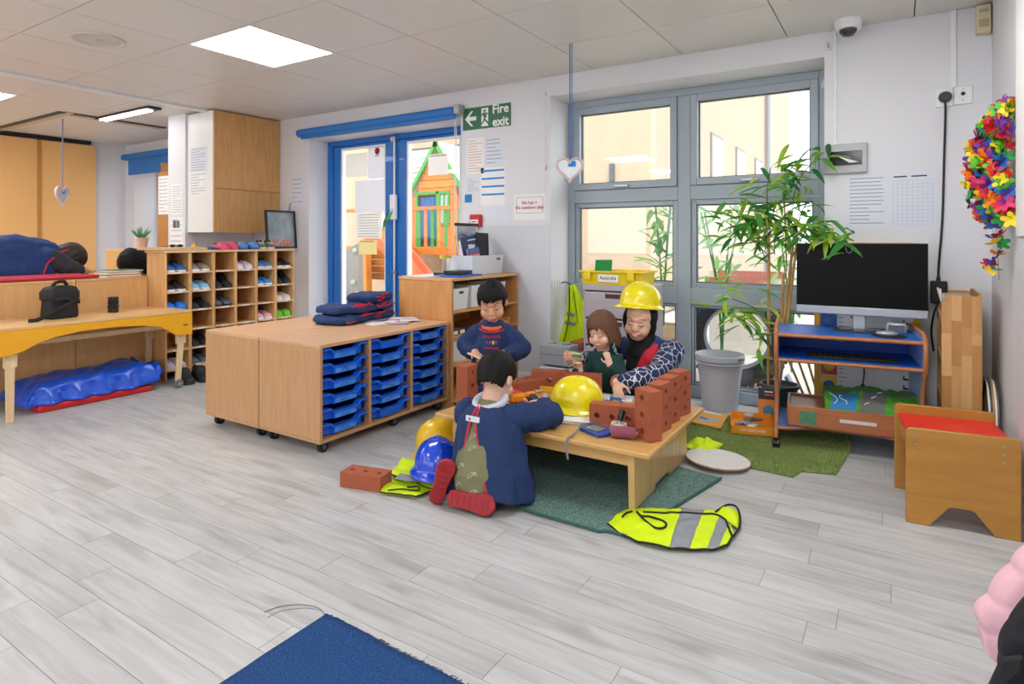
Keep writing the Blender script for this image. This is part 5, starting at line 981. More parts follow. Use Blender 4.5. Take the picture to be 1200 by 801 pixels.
# wooden book rack
t = thing('book_rack', 'solid wood book rack with rounded end by the right wall', 'book rack', (.18, 3.50, 0)); RK = [wood('rack_stave%d' % i, a, b, 'z', .45, 3, 7) for i, (a, b) in enumerate((('#c08a50', '#d0a066'), ('#b07a42', '#c08c54'), ('#cf9f66', '#dcb07a')))]
for k in range(4):      # end panel made of glued staves
    x0 = k*.038; zt = .826 if k else .826; segs = [0, .22+.07*(k % 2), .45+.05*k, .65+.03*((k*2) % 3), zt]
    for i, (a, b) in enumerate(zip(segs, segs[1:])):
        if k == 0 and i == 3: part('stave', MB().prism([(0, a), (.038, a), (.038, b), (.03, b), (.012, b-.01), (0, b-.03)], 'y', 0, .028), RK[(k+i) % 3], t)
        else: part('stave', MB().box(x0, x0+.038, 0, .028, a, b), RK[(k*2+i) % 3], t)
part('end_panel', MB().box(0, .152, .385, .41, 0, .826), RK[0], t, .003); part('back_panel', MB().box(.14, .152, .028, .385, .05, .84), RK[1], t)
for k in range(4): part('shelf', MB().box(.01, .14, .028, .385, .06+.2*k, .075+.2*k), RK[2], t); part('retainer', MB().box(.0, .008, .028, .385, .10+.2*k, .13+.2*k), RK[2], t)
for k in range(9):
    y = 3.54+.035*k; c_ = ['#c9b79a', '#8f7a60', '#d8d0c0', '#a98a6a', '#e2d8c8', '#9a8a78', '#cbb89c', '#b09a80', '#ddd0bb'][k]
    s = thing('thin_book', 'thin book standing in the wooden rack, %s from the front' % ['first', 'second', 'third', 'fourth', 'fifth', 'sixth', 'seventh', 'eighth', 'ninth'][k], 'book', (.20, y, .6755), 0, 'books in the wooden rack'); part('cover', MB().box(0, .11, 0, .008, 0, .14), plain('tb%d' % k, c_, .6), s); part('pages', MB().box(-.001, .109, .001, .007, .002, .138), PAPER, s)
single('white_pencils', MB().tube([(.185, 3.56, .78), (.165, 3.52, .86)], .004, 6).tube([(.19, 3.58, .78), (.17, 3.56, .84)], .004, 6).tube([(.185, 3.6, .78), (.18, 3.62, .85)], .004, 6), WHITEP, 'white sticks poking out of the wooden rack', 'sticks')
hoopm = [plain('hoop%d' % i, c, .4) for i, c in enumerate(('#d8d4cc', '#3a3a3c', '#b08a5a', '#e8e6e0', '#5a5048'))]
for k in range(5):
    pts = [(.353+.008*k+.002*math.sin(a), 3.62+.19*math.cos(a), .22+.21*math.sin(a)+.0) for a in [2*math.pi*i/36 for i in range(36)]]
    single('hoop', MB().tube(pts, .0045, 8, True), hoopm[k], '%s hoop leaning between the wooden rack and wall' % ['white', 'black', 'tan', 'ivory', 'brown'][k], 'hoop', 'hoops by the wall')
# grey bin
t = thing('waste_bin', 'pale grey plastic waste bin in the window recess', 'bin', (-.965, 4.035, .0)); part('tub', MB().lathe([(.001, .001), (.105, .001), (.108, .01), (.128, .2), (.145, .315), (.152, .318), (.155, .35), (.150, .352), (.14, .32), (.12, .2), (.10, .012), (.001, .012)], n=40), plain('grey_bin', '#c3c5cc', .4, var=.02), t, smooth=60); part('handle_slot', MB().box(.15, .157, -.03, .03, .325, .342).xf(Matrix.Rotation(R(-20), 4, 'Z')), GREYD, t, .003); part('crease', MB().lathe([(.151, .296), (.1545, .3), (.151, .304)], n=40), plain('bin_ring', '#b6b9c0', .4), t)
# bamboo
t = thing('bamboo_plant', 'artificial bamboo plant with canes in a dark pot', 'plant', (-.60, 3.985, 0)); part('pot', MB().lathe([(.001, .001), (.085, .001), (.10, .19), (.112, .195), (.112, .215), (.1, .215), (.095, .19), (.001, .185)], n=28), plain('dark_pot', '#3f4650', .5), t); part('soil', MB().lathe([(.001, .184), (.094, .184), (.094, .19), (.001, .196)], n=20), plain('pot_soil', '#3d3226', .95, bump=.6), t)
CANE = wood('bamboo_cane', '#b58a4e', '#cda066', 'z', .5, 4, 4)
canes = [((-.055, -.05, .15), (-.05, -.065, 1.12)), ((-.02, -.02, .15), (.095, -.065, 1.165)), ((-.01, .03, .15), (.03, -.05, .885)), ((.0, -.04, .15), (.105, -.05, 1.10)), ((.02, .0, .15), (.2, .07, .5)), ((.03, .02, .15), (.15, .09, .6))]
for a, b in canes[:4]:
    m = MB(); a, b = Vector(a), Vector(b); n_ = 6; pts = []; rr = []
    for i in range(n_+1):
        p = a.lerp(b, i/n_); pts += [p-(b-a)*.006, p, p+(b-a)*.006]; rr += [.0085, .0105, .0085]
    part('cane', m.tube(pts, rr, 10), CANE, t)
LG = [leafmat('bamboo_leaf%d' % i, c) for i, c in enumerate(('#4a9c48', '#63b04e', '#a3cf42', '#c4dc4c', '#377a44', '#7aba50'))]
LMB = [leafmesh(m, .15, .040, .035) for m in LG]
STM = plain('bamboo_twig', '#6a5a40', .7)
rnd = random.Random(21)
def twig(pts, n, spread, size=1., wts=(3, 3, 2, 2, 2, 3)):
    P = spline(pts, 6); part('twig', MB().tube(P, .0032, 6), STM, t)
    for k in range(n):
        i = int(len(P)*(.35+.65*rnd.random()))-1; p = P[i]+Vector((rnd.gauss(0, spread), rnd.gauss(0, spread*.6), rnd.gauss(0, spread))); p.y = min(p.y, .12 if p.x < .17 else -.13)
        m = rnd.choices(LMB, wts)[0]; a = rnd.uniform(0, 6.28) if p.y < .0 and p.x < .17 else rnd.uniform(3.3, 6.1)
        o = obj('leaf', m, t, p, (rnd.uniform(-.6, .6), rnd.uniform(-.5, .75), a)); s = size*rnd.uniform(.7, 1.25); o.scale = (s, s, s)
B0 = Vector((-.60, 3.985, 0))
def q(x, z, y=3.92): return (x+.60, y-3.985, z)
twig([q(-.65, 1.0), q(-.68, 1.15), q(-.72, 1.22)], 54, .075); twig([q(-.66, .95), q(-.76, 1.18), q(-.88, 1.30)], 30, .055, wts=(3, 3, 4, 4, 1, 2)); twig([q(-.62, 1.0), q(-.60, 1.15, 3.86), q(-.56, 1.2, 3.82)], 22, .055); twig([q(-.66, 1.0), q(-.78, 1.12), q(-.90, 1.20)], 20, .05)
twig([q(-.55, .9), q(-.56, 1.2), q(-.56, 1.42), q(-.52, 1.52)], 26, .06); twig([q(-.64, 1.1), q(-.66, 1.35), q(-.64, 1.52)], 22, .05, wts=(3, 2, 4, 4, 1, 2)); twig([q(-.53, 1.1), q(-.50, 1.4), q(-.40, 1.55), q(-.34, 1.6)], 18, .045); twig([q(-.52, 1.05), q(-.46, 1.25, 3.85), q(-.42, 1.3, 3.8)], 10, .04)
twig([q(-.50, 1.0, 3.85), q(-.42, 1.14, 3.72), q(-.33, 1.12, 3.63), q(-.22, 1.09, 3.61)], 34, .035, 1.05)
twig([q(-.62, .5), q(-.72, .66), q(-.86, .72)], 26, .06, wts=(2, 3, 4, 3, 1, 3)); twig([q(-.64, .45), q(-.78, .58), q(-.94, .64)], 16, .045, wts=(2, 3, 4, 3, 1, 3)); twig([q(-.62, .35), q(-.66, .5), q(-.68, .56)], 12, .05, wts=(2, 2, 1, 1, 5, 2))
# bamboo sticks bundle behind the desk, in a blue-grey crate
t = thing('stick_bundle', 'bundle of slanting bamboo sticks behind the desk panel', 'sticks', (-.40, 4.06, 0))
for k in range(6): part('stick', MB().tube([(-.02+.03*k, 0, .01), (-.20+.055*k, .05, .42+.02*(k % 3))], .007, 8), CANE, t)
t = thing('outdoor_crate', 'pale blue tilted board behind the bamboo pot', 'board', (-.47, 4.15, 0)); t.rotation_euler = (0, R(-28), 0); part('panel', MB().box(-.0, .02, -.05, .035, .0, .26), plain('pale_blue_board', '#8fb0e0', .5), t); part('rib', MB().box(.02, .026, -.05, .035, .08, .095).box(.02, .026, -.05, .035, .17, .185), BLUL, t)
# books by the pot, orange boxes
t = thing('activity_book', 'orange and black activity book standing before the plant pot', 'book', (-.64, 3.84, .017), R(8)); t.rotation_euler = (R(-8), 0, R(8)); part('cover', MB().box(-.055, .055, -.006, .006, 0, .19), plain('book_orange', '#e8881c', .4), t); part('title_band', MB().box(-.055, .055, -.0075, -.006, .125, .19), BLACK, t); part('picture', MB().ell((.0, -.0075, .06), (.03, .002, .035), n=12, m=6), plain('bird_print', '#4a7fa0', .4), t); part('title_bar', MB().box(-.02, .05, -.0082, -.0074, .145, .158), plain('red_title', '#c8442c', .5), t); part('title_bar', MB().box(-.02, .025, -.0082, -.0074, .166, .173), PAPER, t)
OB = plain('orange_card', '#f0981e', .45, var=.03); t = thing('orange_box_lid', 'shallow orange box holding grey puzzle pieces', 'box', (-.700, 3.665, .017), R(13)); sx, sy = .113, .15
part('base', MB().box(-sx, sx, -sy, sy, 0, .004), OB, t)
for a in ((-sx, sx, -sy, -sy+.004), (-sx, sx, sy-.004, sy), (-sx, -sx+.004, -sy, sy), (sx-.004, sx, -sy, sy)): part('wall', MB().box(*a, .002, .045), OB, t)
obj('lettering', text_mesh('LETS DISCOVER', .019, PAPER), t, (0, -sy-.001, .023), (R(90), 0, 0))
for k in range(7):
    s = thing('puzzle_piece', '%s puzzle piece in the orange box' % ['light grey', 'dark grey', 'white', 'silver', 'brownish', 'charcoal', 'pale blue'][k], 'puzzle piece', (-.715+.09*(rnd.random()-.5), 3.66+.13*(rnd.random()-.5), .0215+.0075*k), rnd.uniform(0, 3), 'puzzle pieces in the orange box'); c_ = ['#c9c9c8', '#55585c', '#eeeeec', '#a8acb0', '#8a7360', '#3a3c40', '#a9bccf'][k]
    part('tile', MB().prism([(-.03, -.02), (.03, -.025), (.035, .02), (-.025, .025)], 'z', 0, .004), plain('pp%d' % k, c_, .5, var=.2, scale=60), s); part('backing', MB().prism([(-.03, -.02), (.03, -.025), (.035, .02), (-.025, .025)], 'z', 0, .0012), CARD, s)
t = thing('puzzle_card', 'orange puzzle card with grey tool picture on the mat', 'card', (0, 0, .017)); cq = [(-1.035, 3.575), (-.84, 3.53), (-.865, 3.83), (-1.04, 3.86)]
part('card', MB().prism(cq, 'z', 0, .006), plain('card_orange', '#eda53a', .5, var=.06), t); part('tool_print', MB().prism([(-1.01, 3.62), (-.93, 3.60), (-.87, 3.66), (-.86, 3.69), (-.92, 3.70), (-.98, 3.67)], 'z', .006, .0068), plain('tool_grey', '#aab4bc', .4), t); part('blue_print', MB().prism([(-1.0, 3.66), (-.95, 3.64), (-.94, 3.67), (-.99, 3.70)], 'z', .0069, .0075), INKB, t); part('white_print', MB().prism([(-1.02, 3.80), (-.9, 3.78), (-.9, 3.81), (-1.02, 3.84)], 'z', .006, .0068), PAPERB, t)

# ---------------- wall things on the right
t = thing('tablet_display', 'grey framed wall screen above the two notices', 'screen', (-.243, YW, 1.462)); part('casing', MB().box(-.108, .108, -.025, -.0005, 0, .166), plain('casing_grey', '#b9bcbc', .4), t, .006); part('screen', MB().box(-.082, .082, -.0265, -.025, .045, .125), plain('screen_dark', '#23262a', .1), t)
part('screen_glare', MB().prism([(-.07, .112), (.065, .06), (.02, .058), (-.04, .1)], 'y', -.0272, -.0264), plain('glare_white', '#e6ebef', .3), t)  # white patch stands in for the glare reflected on the screen
sheet('notice', 'typed letter on the wall below the grey screen', ((-.239, 1.157), (-.042, 1.454), YW), PAPERB, 13)
t = sheet('notice', 'ruled timetable sheet on the wall beside the typed letter', ((-.026, 1.159), (.181, 1.451), YW), PAPERB, 0); g = MB()
for k in range(9): g.box(-.095+.0225*k, -.0942+.0225*k, -.0022, -.0012, .01, .25)
for k in range(13): g.box(-.095, .088, -.0022, -.0012, .01+.02*k, .0108+.02*k)
part('ruled_lines', g, INK, t); part('heading', MB().box(-.09, -.03, -.0022, -.0012, .268, .275).box(-.01, .06, -.0022, -.0012, .268, .275), INKD, t)
t = thing('power_socket', 'white double wall socket with black plug in it', 'socket', (.216, YW, 1.785)); part('plate', MB().box(-.042, .035, -.012, -.0005, 0, .10), WHITEP, t, .005); part('switch', MB().box(-.03, -.015, -.015, -.012, .03, .055), WHITEP, t); 
t = thing('fused_switch', 'white fused switch plate beside the socket', 'switch', (.292, YW, 1.79)); part('plate', MB().box(-.04, .041, -.012, -.0005, 0, .095), WHITEP, t, .005); part('ring', MB().lathe([(.006, 0), (.010, 0), (.010, .003), (.006, .003)], n=16).xf(Matrix.Translation((0, -.012, .055)) @ Matrix.Rotation(R(90), 4, 'X')), BLACK, t); part('mark', MB().box(-.004, .004, -.0135, -.012, .075, .08).box(-.004, .004, -.0135, -.012, .02, .025), INK, t)
t = thing('power_lead', 'black plug and power lead running down to adaptor', 'cable', (.216, 3.90, 0)); part('plug', MB().rings([[(k*.03*math.cos(a), -.0-y, 1.835+k*.028*math.sin(a)-(.0)) for a in [2*math.pi*i/16 for i in range(16)]] for k, y in ((1, -.008), (1, .012), (.8, .02))]), BLACK, t); part('lead', MB().tube(spline([(0, -.005, 1.81), (.0, -.002, 1.72), (-.005, .006, 1.5), (-.012, .008, 1.2), (-.028, .006, .95), (-.03, .0, .875)], 6), .0055, 8), BLACK, t)
part('adaptor', MB().box(-.065, .008, -.03, .012, .755, .872), BLACK, t, .006); part('lead', MB().tube(spline([(-.03, -.01, .755), (-.05, -.02, .7), (-.06, .0, .6), (-.05, .0, .5)], 5), .005, 8), BLACK, t); part('strain_relief', MB().tube([(-.03, 0, .872), (-.03, 0, .895)], [.011, .007], 10), BLACK, t)
for x0, x1, z0, z1, lab in ((.236, .265, 1.885, H, 'white trunking above the wall socket'), (-.302, -.287, 1.628, H, 'thin white trunking above the wall screen')):
    t = thing('trunking', lab, 'trunking', ((x0+x1)/2, YW, z0)); wd = (x1-x0)/2; part('base', MB().box(-wd, wd, -.008, -.0005, 0, z1-z0), WHITEP, t); part('cover', MB().box(-wd+.002, wd-.002, -.014, -.008, 0, z1-z0), WHITEP, t, .002)
t = thing('alarm_sounder', 'cream alarm box in the top right wall corner', 'alarm', (.374, YW, 2.135)); part('case', MB().box(-.03, .03, -.05, -.0005, 0, .145), plain('cream_case', '#ddd0a8', .5), t, .006); part('grille', MB().box(-.02, .02, -.052, -.05, .03, .07), plain('cream_grille', '#b9ac86', .6), t); part('label_plate', MB().box(-.018, .018, -.0515, -.05, .105, .12), INK, t)
t = thing('dome_camera', 'white dome security camera on the ceiling', 'camera', (-.223, 3.788, H)); part('housing', MB().lathe([(.001, -.0005), (.068, -.0005), (.068, -.03), (.062, -.05), (.045, -.055), (.001, -.05)], n=30), WHITEP, t); part('dome', MB().ell((0, -.008, -.05), (.045, .045, .04)), plain('smoked_dome', '#3a3c40', .1), t)
ldm = MB()
for k in range(8): a = 2*math.pi*k/8; ldm.ell((.026*math.cos(a), -.008+.026*math.sin(a), -.083), .004, n=8, m=5)
part('led_ring', ldm, GREYD, t)
for x, z in ((-2.172, 2.15), (-.33, 2.19)):
    o = thing('blind_hook', 'small white hook at the top %s corner of the window' % ('left' if x < -1 else 'right'), 'hook', (x, YW, z)); part('base', MB().box(-.012, .012, -.01, -.0005, -.015, .015), WHITEP, o, .003); part('hook', MB().tube(spline([(0, -.01, 0), (0, -.03, .0), (0, -.03, .02)], 4), .004, 6), CHROME, o)
# lei garland
t = thing('flower_garland', 'rainbow garland of fabric flowers hanging on the right wall', 'garland', (.40, 3.2, 1.66))
fc = ['#d8252c', '#f07818', '#f5cf1c', '#2f9a48', '#1f66b0', '#6a2f96', '#d0246a', '#63c63a', '#f59a1c']
fmt = []
for c_ in fc:
    m = MB()
    for k in range(5):
        a = 2*math.pi*k/5; rot = Matrix.Rotation(a, 4, 'Z')
        m.add([rot @ Vector(p) for p in ((0, 0, 0), (.014, -.011, .004), (.030, -.008, .010), (.034, 0, .011), (.030, .008, .010), (.014, .011, .004))], [(0, 1, 2, 3), (0, 3, 4, 5)])
    fmt.append(m.mesh('flower', plain('petal_'+c_[1:], c_, .6, var=.1), 60))
rnd = random.Random(8); seq = [0, 1, 2, 7, 4, 5, 6, 1, 0, 2, 7, 3, 4, 5]
for s_ in range(9):      # strands from the hook bulging away from the wall
    bulge = .02+.013*s_; yy = (s_-4)*.022; n_ = 24
    for k in range(n_):
        u = k/(n_-1); z = -.02-.46*u; x = -.012-bulge*math.sin(math.pi*min(1, u*.78+.05))**.8; 
        o = obj('flower', fmt[seq[(k*1+s_) % 14]], t, (x+rnd.gauss(0, .008), yy*(.4+u)+rnd.gauss(0, .012), z+rnd.gauss(0, .01)), (rnd.uniform(-1.6, 1.6), rnd.uniform(-2.2, -.3), rnd.uniform(0, 6.28)))
for k in range(12): o = obj('flower', fmt[[4, 1, 0, 5, 2, 3, 1, 4, 0, 5, 7, 2][k]], t, (-.03-.05*rnd.random(), rnd.uniform(-.03, .06), -.50-.02*k+rnd.gauss(0, .01)), (rnd.uniform(-.8, .8), rnd.uniform(-1.6, .6), rnd.uniform(0, 6.28)))
part('thread', MB().tube(spline([(-.01, 0, .0), (-.06, 0, -.2), (-.05, .01, -.5), (-.04, .01, -.74)], 5), .0012, 5), STM, t); part('hook', MB().tube([(0.008, 0, .01), (-.02, 0, .01), (-.02, 0, .025)], .004, 6), CHROME, t)
# ================================================================== people
from mathutils.bvhtree import BVHTree
SK1 = plain('skin_light', '#e2b296', .5, var=.05, spec=.35); SK2 = plain('skin_warm', '#d8a283', .5, var=.05, spec=.35); SK3 = plain('skin_rosy', '#e4b79f', .5, var=.05, spec=.35)
LIP = plain('lip_pink', '#b8605c', .4); LASH = plain('lash_dark', '#2a1c18', .6); EYEW = plain('eye_white', '#ece6e0', .3)
HBLK = plain('black_hair', '#120e0d', .6, var=.3, scale=80, spec=.25); HBRN = plain('brown_hair', '#6b4a36', .6, var=.3, scale=80, spec=.25)
def head_M(c, fwd, down=0, roll=0):
    f = Vector((fwd[0], fwd[1], 0)).normalized(); r_ = Vector((f.y, -f.x, 0)); up = Vector((0, 0, 1))
    M = Matrix(((r_.x, f.x, 0, c[0]), (r_.y, f.y, 0, c[1]), (0, 0, 1, c[2]), (0, 0, 0, 1)))
    return M @ Matrix.Rotation(R(-down), 4, 'X') @ Matrix.Rotation(R(roll), 4, 'Y')
def head_parts(mb, M, k=1., child=False, ears=True):
    h = MB(); ch = 1.12 if child else 1
    h.ell((0, -.015, .035), (.076, .094, .082), n=20, m=14).ell((0, .018, -.02), (.065, .070, .084), n=20, m=14).ell((0, .036, -.072), (.038*ch, .042, .032))
    for s in (-1, 1):
        h.ell((s*.034, .052, -.04), (.029*ch, .032, .03))
        if ears: h.ell((s*.078, -.012, -.012), (.011, .021, .029))
    h.cap((0, .084, .002), .008, (0, .096, -.026), .0115).ell((0, .090, -.030), (.016, .012, .009)).ell((0, .076, .022), (.045, .012, .010))
    h.ell((0, .078, -.058), (.024, .012, .012))
    h.xf(M @ Matrix.Diagonal((k, k, k, 1))); mb.add(h.v, h.f)
def features(root, base, me, M, k=1., smile=False, lookdown=True, brow=LASH):
    bv = BVHTree.FromPolygons([v.co for v in me.vertices], [tuple(p.vertices) for p in me.polygons]); Mk = M @ Matrix.Diagonal((k, k, k, 1)); fdir = (M.to_3x3() @ Vector((0, 1, 0))).normalized(); b = Vector(base)
    def on(x, z, lift=.0015):
        o = Mk @ Vector((x, .2, z))-b; hit = bv.ray_cast(o, -fdir); return (hit[0] if hit[0] else Mk @ Vector((x, .08, z))-b)+fdir*lift*k
    for s in (-1, 1):
        if lookdown: part('eyelid', MB().tube([on(s*(.018+.026*i/6), -.002-.006*math.sin(math.pi*i/6)) for i in range(7)], [.0012*k, .0018*k, .0022*k, .0024*k, .0022*k, .0018*k, .0012*k], 6), LASH, root)
        else:
            e = part('eye', MB().ell(on(s*.031, 0, -.001), (.011*k, .004*k, .0065*k), M.to_3x3()), EYEW, root); part('iris', MB().ell(on(s*.031, -.001, .002), (.005*k, .002*k, .0055*k), M.to_3x3(), 10, 6), LASH, e); part('eyelid', MB().tube([on(s*(.018+.026*i/6), .002+.006*math.sin(math.pi*i/6)) for i in range(7)], .0016*k, 6), LASH, e)
        part('eyebrow', MB().tube([on(s*(.015+.032*i/6), .026+.004*math.sin(math.pi*i/6)-.005*(i/6)**2) for i in range(7)], [.0012*k, .0019*k, .0021*k, .002*k, .0018*k, .0014*k, .0008*k], 6), brow, root)
    w_ = .031 if smile else .019; up_ = .013 if smile else .001
    part('mouth', MB().tube([on(w_*(i/5-1), -.062+up_*((i/5-1)**2), .001) for i in range(11)], [(.0012+.0028*math.sin(math.pi*i/10))*k for i in range(11)], 6), LIP, root)
def hair_mesh(M, k, zb, mat, base, thickn=.012, rx=.085, ry=.104, rz=.094, seed=1, rag=.012, bob=False, vol=.004):
    """zb(az): height of the lower hair edge; az 0 = front, turning to the person's right"""
    na, nt = 110, 22; vs = []; rnd = random.Random(seed); ridge = [rnd.uniform(-1, 1) for _ in range(na)]
    c = Vector((0, -.015, .033))
    for i in range(nt+1):
        for j in range(na):
            az = 2*math.pi*j/na; z1 = zb(az)+rag*nz(az*6, seed)+rag*.5*ridge[j]; t_ = i/nt
            zz = c.z+rz; # arc by height on the ellipsoid, straight below its middle
            h_ = lerp(0, 1, t_); thm = math.acos(max(-1, min(1, (z1-c.z)/rz))) if z1 > c.z else math.pi/2+(c.z-z1)/rz
            th = thm*h_
            if th <= math.pi/2: q_ = math.sin(th); z = c.z+rz*math.cos(th)
            else: z = c.z-rz*(th-math.pi/2); q_ = (1.0+.10*math.sin(min(1.5, (th-math.pi/2)*1.6))) if bob else 1-.20*(th-math.pi/2)**1.5
            d = 1+(.02*ridge[j]+.05*nz(az*5, t_*2, seed))*min(1, th*1.3); 
            vs.append(M @ (Vector((rx*q_*math.sin(az)*d, c.y+ry*q_*math.cos(az)*d, z+vol*nz(az*3, t_*4, seed+3)))*k)-Vector(base))
    m = MB(); fs = []
    for i in range(nt):
        for j in range(na): b_ = (j+1) % na; fs.append((i*na+j, i*na+b_, (i+1)*na+b_, (i+1)*na+j))
    return m.add(vs, fs).mesh('hair', mat, 75)
def put_hair(root, *a, **kw):
    th = kw.get('thickn', .012); o = obj('hair', hair_mesh(*a, **kw), root); thick(o, th, -1); return o
def hand(mb, wrist, d, n, size=.17, curl=35, side=1, spread=.10):
    d = Vector(d).normalized(); n = Vector(n); n = (n-d*n.dot(d)).normalized(); s = d.cross(n)*side; w_ = Vector(wrist); L_ = size
    rot = Matrix((s, d, n)).transposed()
    mb.ell(w_+d*L_*.26, (L_*.20, L_*.30, L_*.095), rot, 14, 10); mb.cap(w_-d*L_*.05, L_*.14, w_+d*L_*.12, L_*.15, flat=(n, .75))
    for i, (o, l) in enumerate(((.155, .40), (.055, .45), (-.05, .42), (-.145, .33))):
        p = w_+d*L_*.46+s*L_*o; dr = (d+s*spread*(o*6)).normalized(); r_ = L_*.046; a = R(curl)*.5
        for q_, f in enumerate((.42, .33, .27)):
            dd = (dr*math.cos(a)+n*math.sin(a)); p2 = p+dd*L_*l*f; mb.cap(p, r_, p2, r_*.9, n=8); p = p2; r_ *= .9; a += R(curl)*.75
    p = w_+d*L_*.14+s*L_*.15; dd = (d*.55+s*.7+n*.35).normalized(); p2 = p+dd*L_*.22; mb.cap(p, L_*.062, p2, L_*.05, n=8); dd = (d*.8+s*.25+n*.5).normalized(); mb.cap(p2, L_*.05, p2+dd*L_*.2, L_*.042, n=8)
def person(label, base, group=None): return thing('person', label, 'person', base, 0, 'people')
def skin_body(root, mb, mat, voxel=.0042, it=4):
    b = root.location; mb.move(-b); me = vox(mb, mat, voxel, it); return obj('body', me, root), me
def cloth(root, name, mb, mat, voxel=.007, it=5, wr=.006, fq=22, seed=0):
    mb.move(-root.location); me = vox(mb, mat, voxel, it);
    nr = [v.normal.copy() for v in me.vertices]; co = []
    for v, nn in zip(me.vertices, nr):
        p = v.co; co += list(p+nn*wr*(nz(p.x*fq+seed, p.y*fq, p.z*fq*.55)+.5*nz(p.x*fq*2.1, p.y*fq*2.1+seed, p.z*fq*1.2)))
    me.vertices.foreach_set('co', co)
    return obj(name, me, root)
APN = plain('navy_smock', '#142e5c', .8, var=.12, scale=20, bump=.2, bscale=90)

# ---------------- boy standing behind the table
b0 = Vector((-1.95, 2.87, 0)); F_ = Vector((.5, -.86, 0)).normalized(); Rr = Vector((.86, .5, 0)).normalized()
def L(r_, f, z, o=b0): return o+Rr*r_+F_*f+Vector((0, 0, z))
t = person('young boy in navy smock and orange collar standing beside the bookcase', b0)
M = head_M(L(0, .03, .735), F_, 24, 3); body = MB(); head_parts(body, M, .98, True)
body.cap(L(0, -.0, .66), .042, L(0, -.02, .57), .048)
body.chain([(L(0, -.02, .52), .085), (L(0, -.015, .40), .085), (L(0, -.01, .30), .09)])
for s in (-1, 1): body.chain([(L(s*.055, -.01, .28), .06), (L(s*.06, .005, .15), .045), (L(s*.06, -.005, .04), .035)])
wr = {-1: Vector((-1.995, 2.765, .455)), 1: Vector((-1.80, 2.745, .468))}; el = {-1: Vector((-2.10, 2.82, .455)), 1: Vector((-1.775, 2.90, .455))}
for s in (-1, 1):
    body.chain([(L(s*.095, -.02, .555), .042), (el[s], .034), (wr[s], .024)])
hand(body, wr[-1], (.85, -.45, -.12), (.1, -.2, -1), .115, 55, -1); hand(body, wr[1], (-.45, -.65, -.35), (-.3, .1, -1), .115, 40, 1)
bo, me = skin_body(t, body, SK2, .004); features(t, b0, me, M, .98)
put_hair(t, M, .98, lambda a: .047 if math.cos(a) > .55 else (.0 if math.cos(a) > -.15 else -.055), HBLK, b0, seed=3, rag=.022, rx=.086, ry=.105, rz=.096)
g = MB(); g.chain([(L(0, -.01, .555), .095), (L(0, .0, .48), .11), (L(0, .0, .38), .122), (L(0, .0, .25), .135)], flat=(F_, .82))
for s in (-1, 1): g.chain([(L(s*.085, -.01, .555), .055), (el[s]+Vector((0, 0, .025)), .056), (el[s].lerp(wr[s], .45)+Vector((0, 0, .004)), .052), (el[s].lerp(wr[s], .8), .036)])
smk = cloth(t, 'smock', g, APN, .006, 4, .008, 20, 3); bvc = BVHTree.FromPolygons([v.co for v in smk.data.vertices], [tuple(p.vertices) for p in smk.data.polygons])
part('collar', MB().tube([L(.062*math.sin(a), -.01+.062*math.cos(a), .606-.022*math.cos(a))-b0 for a in [2*math.pi*i/24 for i in range(24)]], .014, 8, True), plain('orange_collar', '#e8642a', .8), t); part('piping', MB().tube([L(.080*math.sin(a), -.006+.078*math.cos(a), .597-.028*math.cos(a))-b0 for a in [2*math.pi*i/24 for i in range(24)]], .0045, 8, True), PIPE, t)
lg = MB()
def chest(x, z, d=.0):
    h = bvc.ray_cast(L(x, .4, z)-b0, -F_); return (h[0] if h[0] else L(x, .12, z)-b0)+F_*.002
p = [chest(-.048+.008*i, .545+.008*(1 if i % 2 else -1)) for i in range(13)]; lg.tube(p, .003, 5); lg.tube([chest(-.04+.01*i, .485+.002*math.sin(i*2)) for i in range(9)], .0025, 5)
part('smock_print', lg, plain('red_print', '#d62c40', .7), t)
for x, c_ in ((-.026, '#2f5fc0'), (-.008, '#d63a30'), (.010, '#e6d02a'), (.026, '#c0303a')): part('smock_print', MB().ell(chest(x, .514), (.007, .005, .012), n=8, m=6), plain('pr'+c_[1:], c_, .6), t)
tr = MB()
for s in (-1, 1): tr.chain([(L(s*.055, -.01, .30), .075), (L(s*.06, .005, .15), .055), (L(s*.06, 0, .065), .046)])
cloth(t, 'trousers', tr, plain('grey_trousers', '#3a3f4a', .85), .007, 4, .004)
for s in (-1, 1): part('shoe', MB().rings([[L(s*.06+sx*wd, y, z)-b0 for sx, z in ((-1, .002), (-1.05, .02), (-.6, hh), (.6, hh), (1.05, .02), (1, .002))] for y, wd, hh in ((-.05, .025, .05), (-.02, .03, .06), (.04, .032, .045), (.08, .026, .03), (.095, .012, .015))]), C['navy'], t)
o = thing('wooden_ruler', 'pale wooden stick held by the standing boy', 'stick', (-1.93, 2.715, .440)); part('stick', MB().box(-.10, .10, -.009, .009, -.004, .004), PINE, o, .002); part('painted_end', MB().box(.10, .115, -.009, .009, -.004, .004), plain('pink_end', '#e05a9a', .5), o, .002); o.rotation_euler = (0, R(8), R(-14))

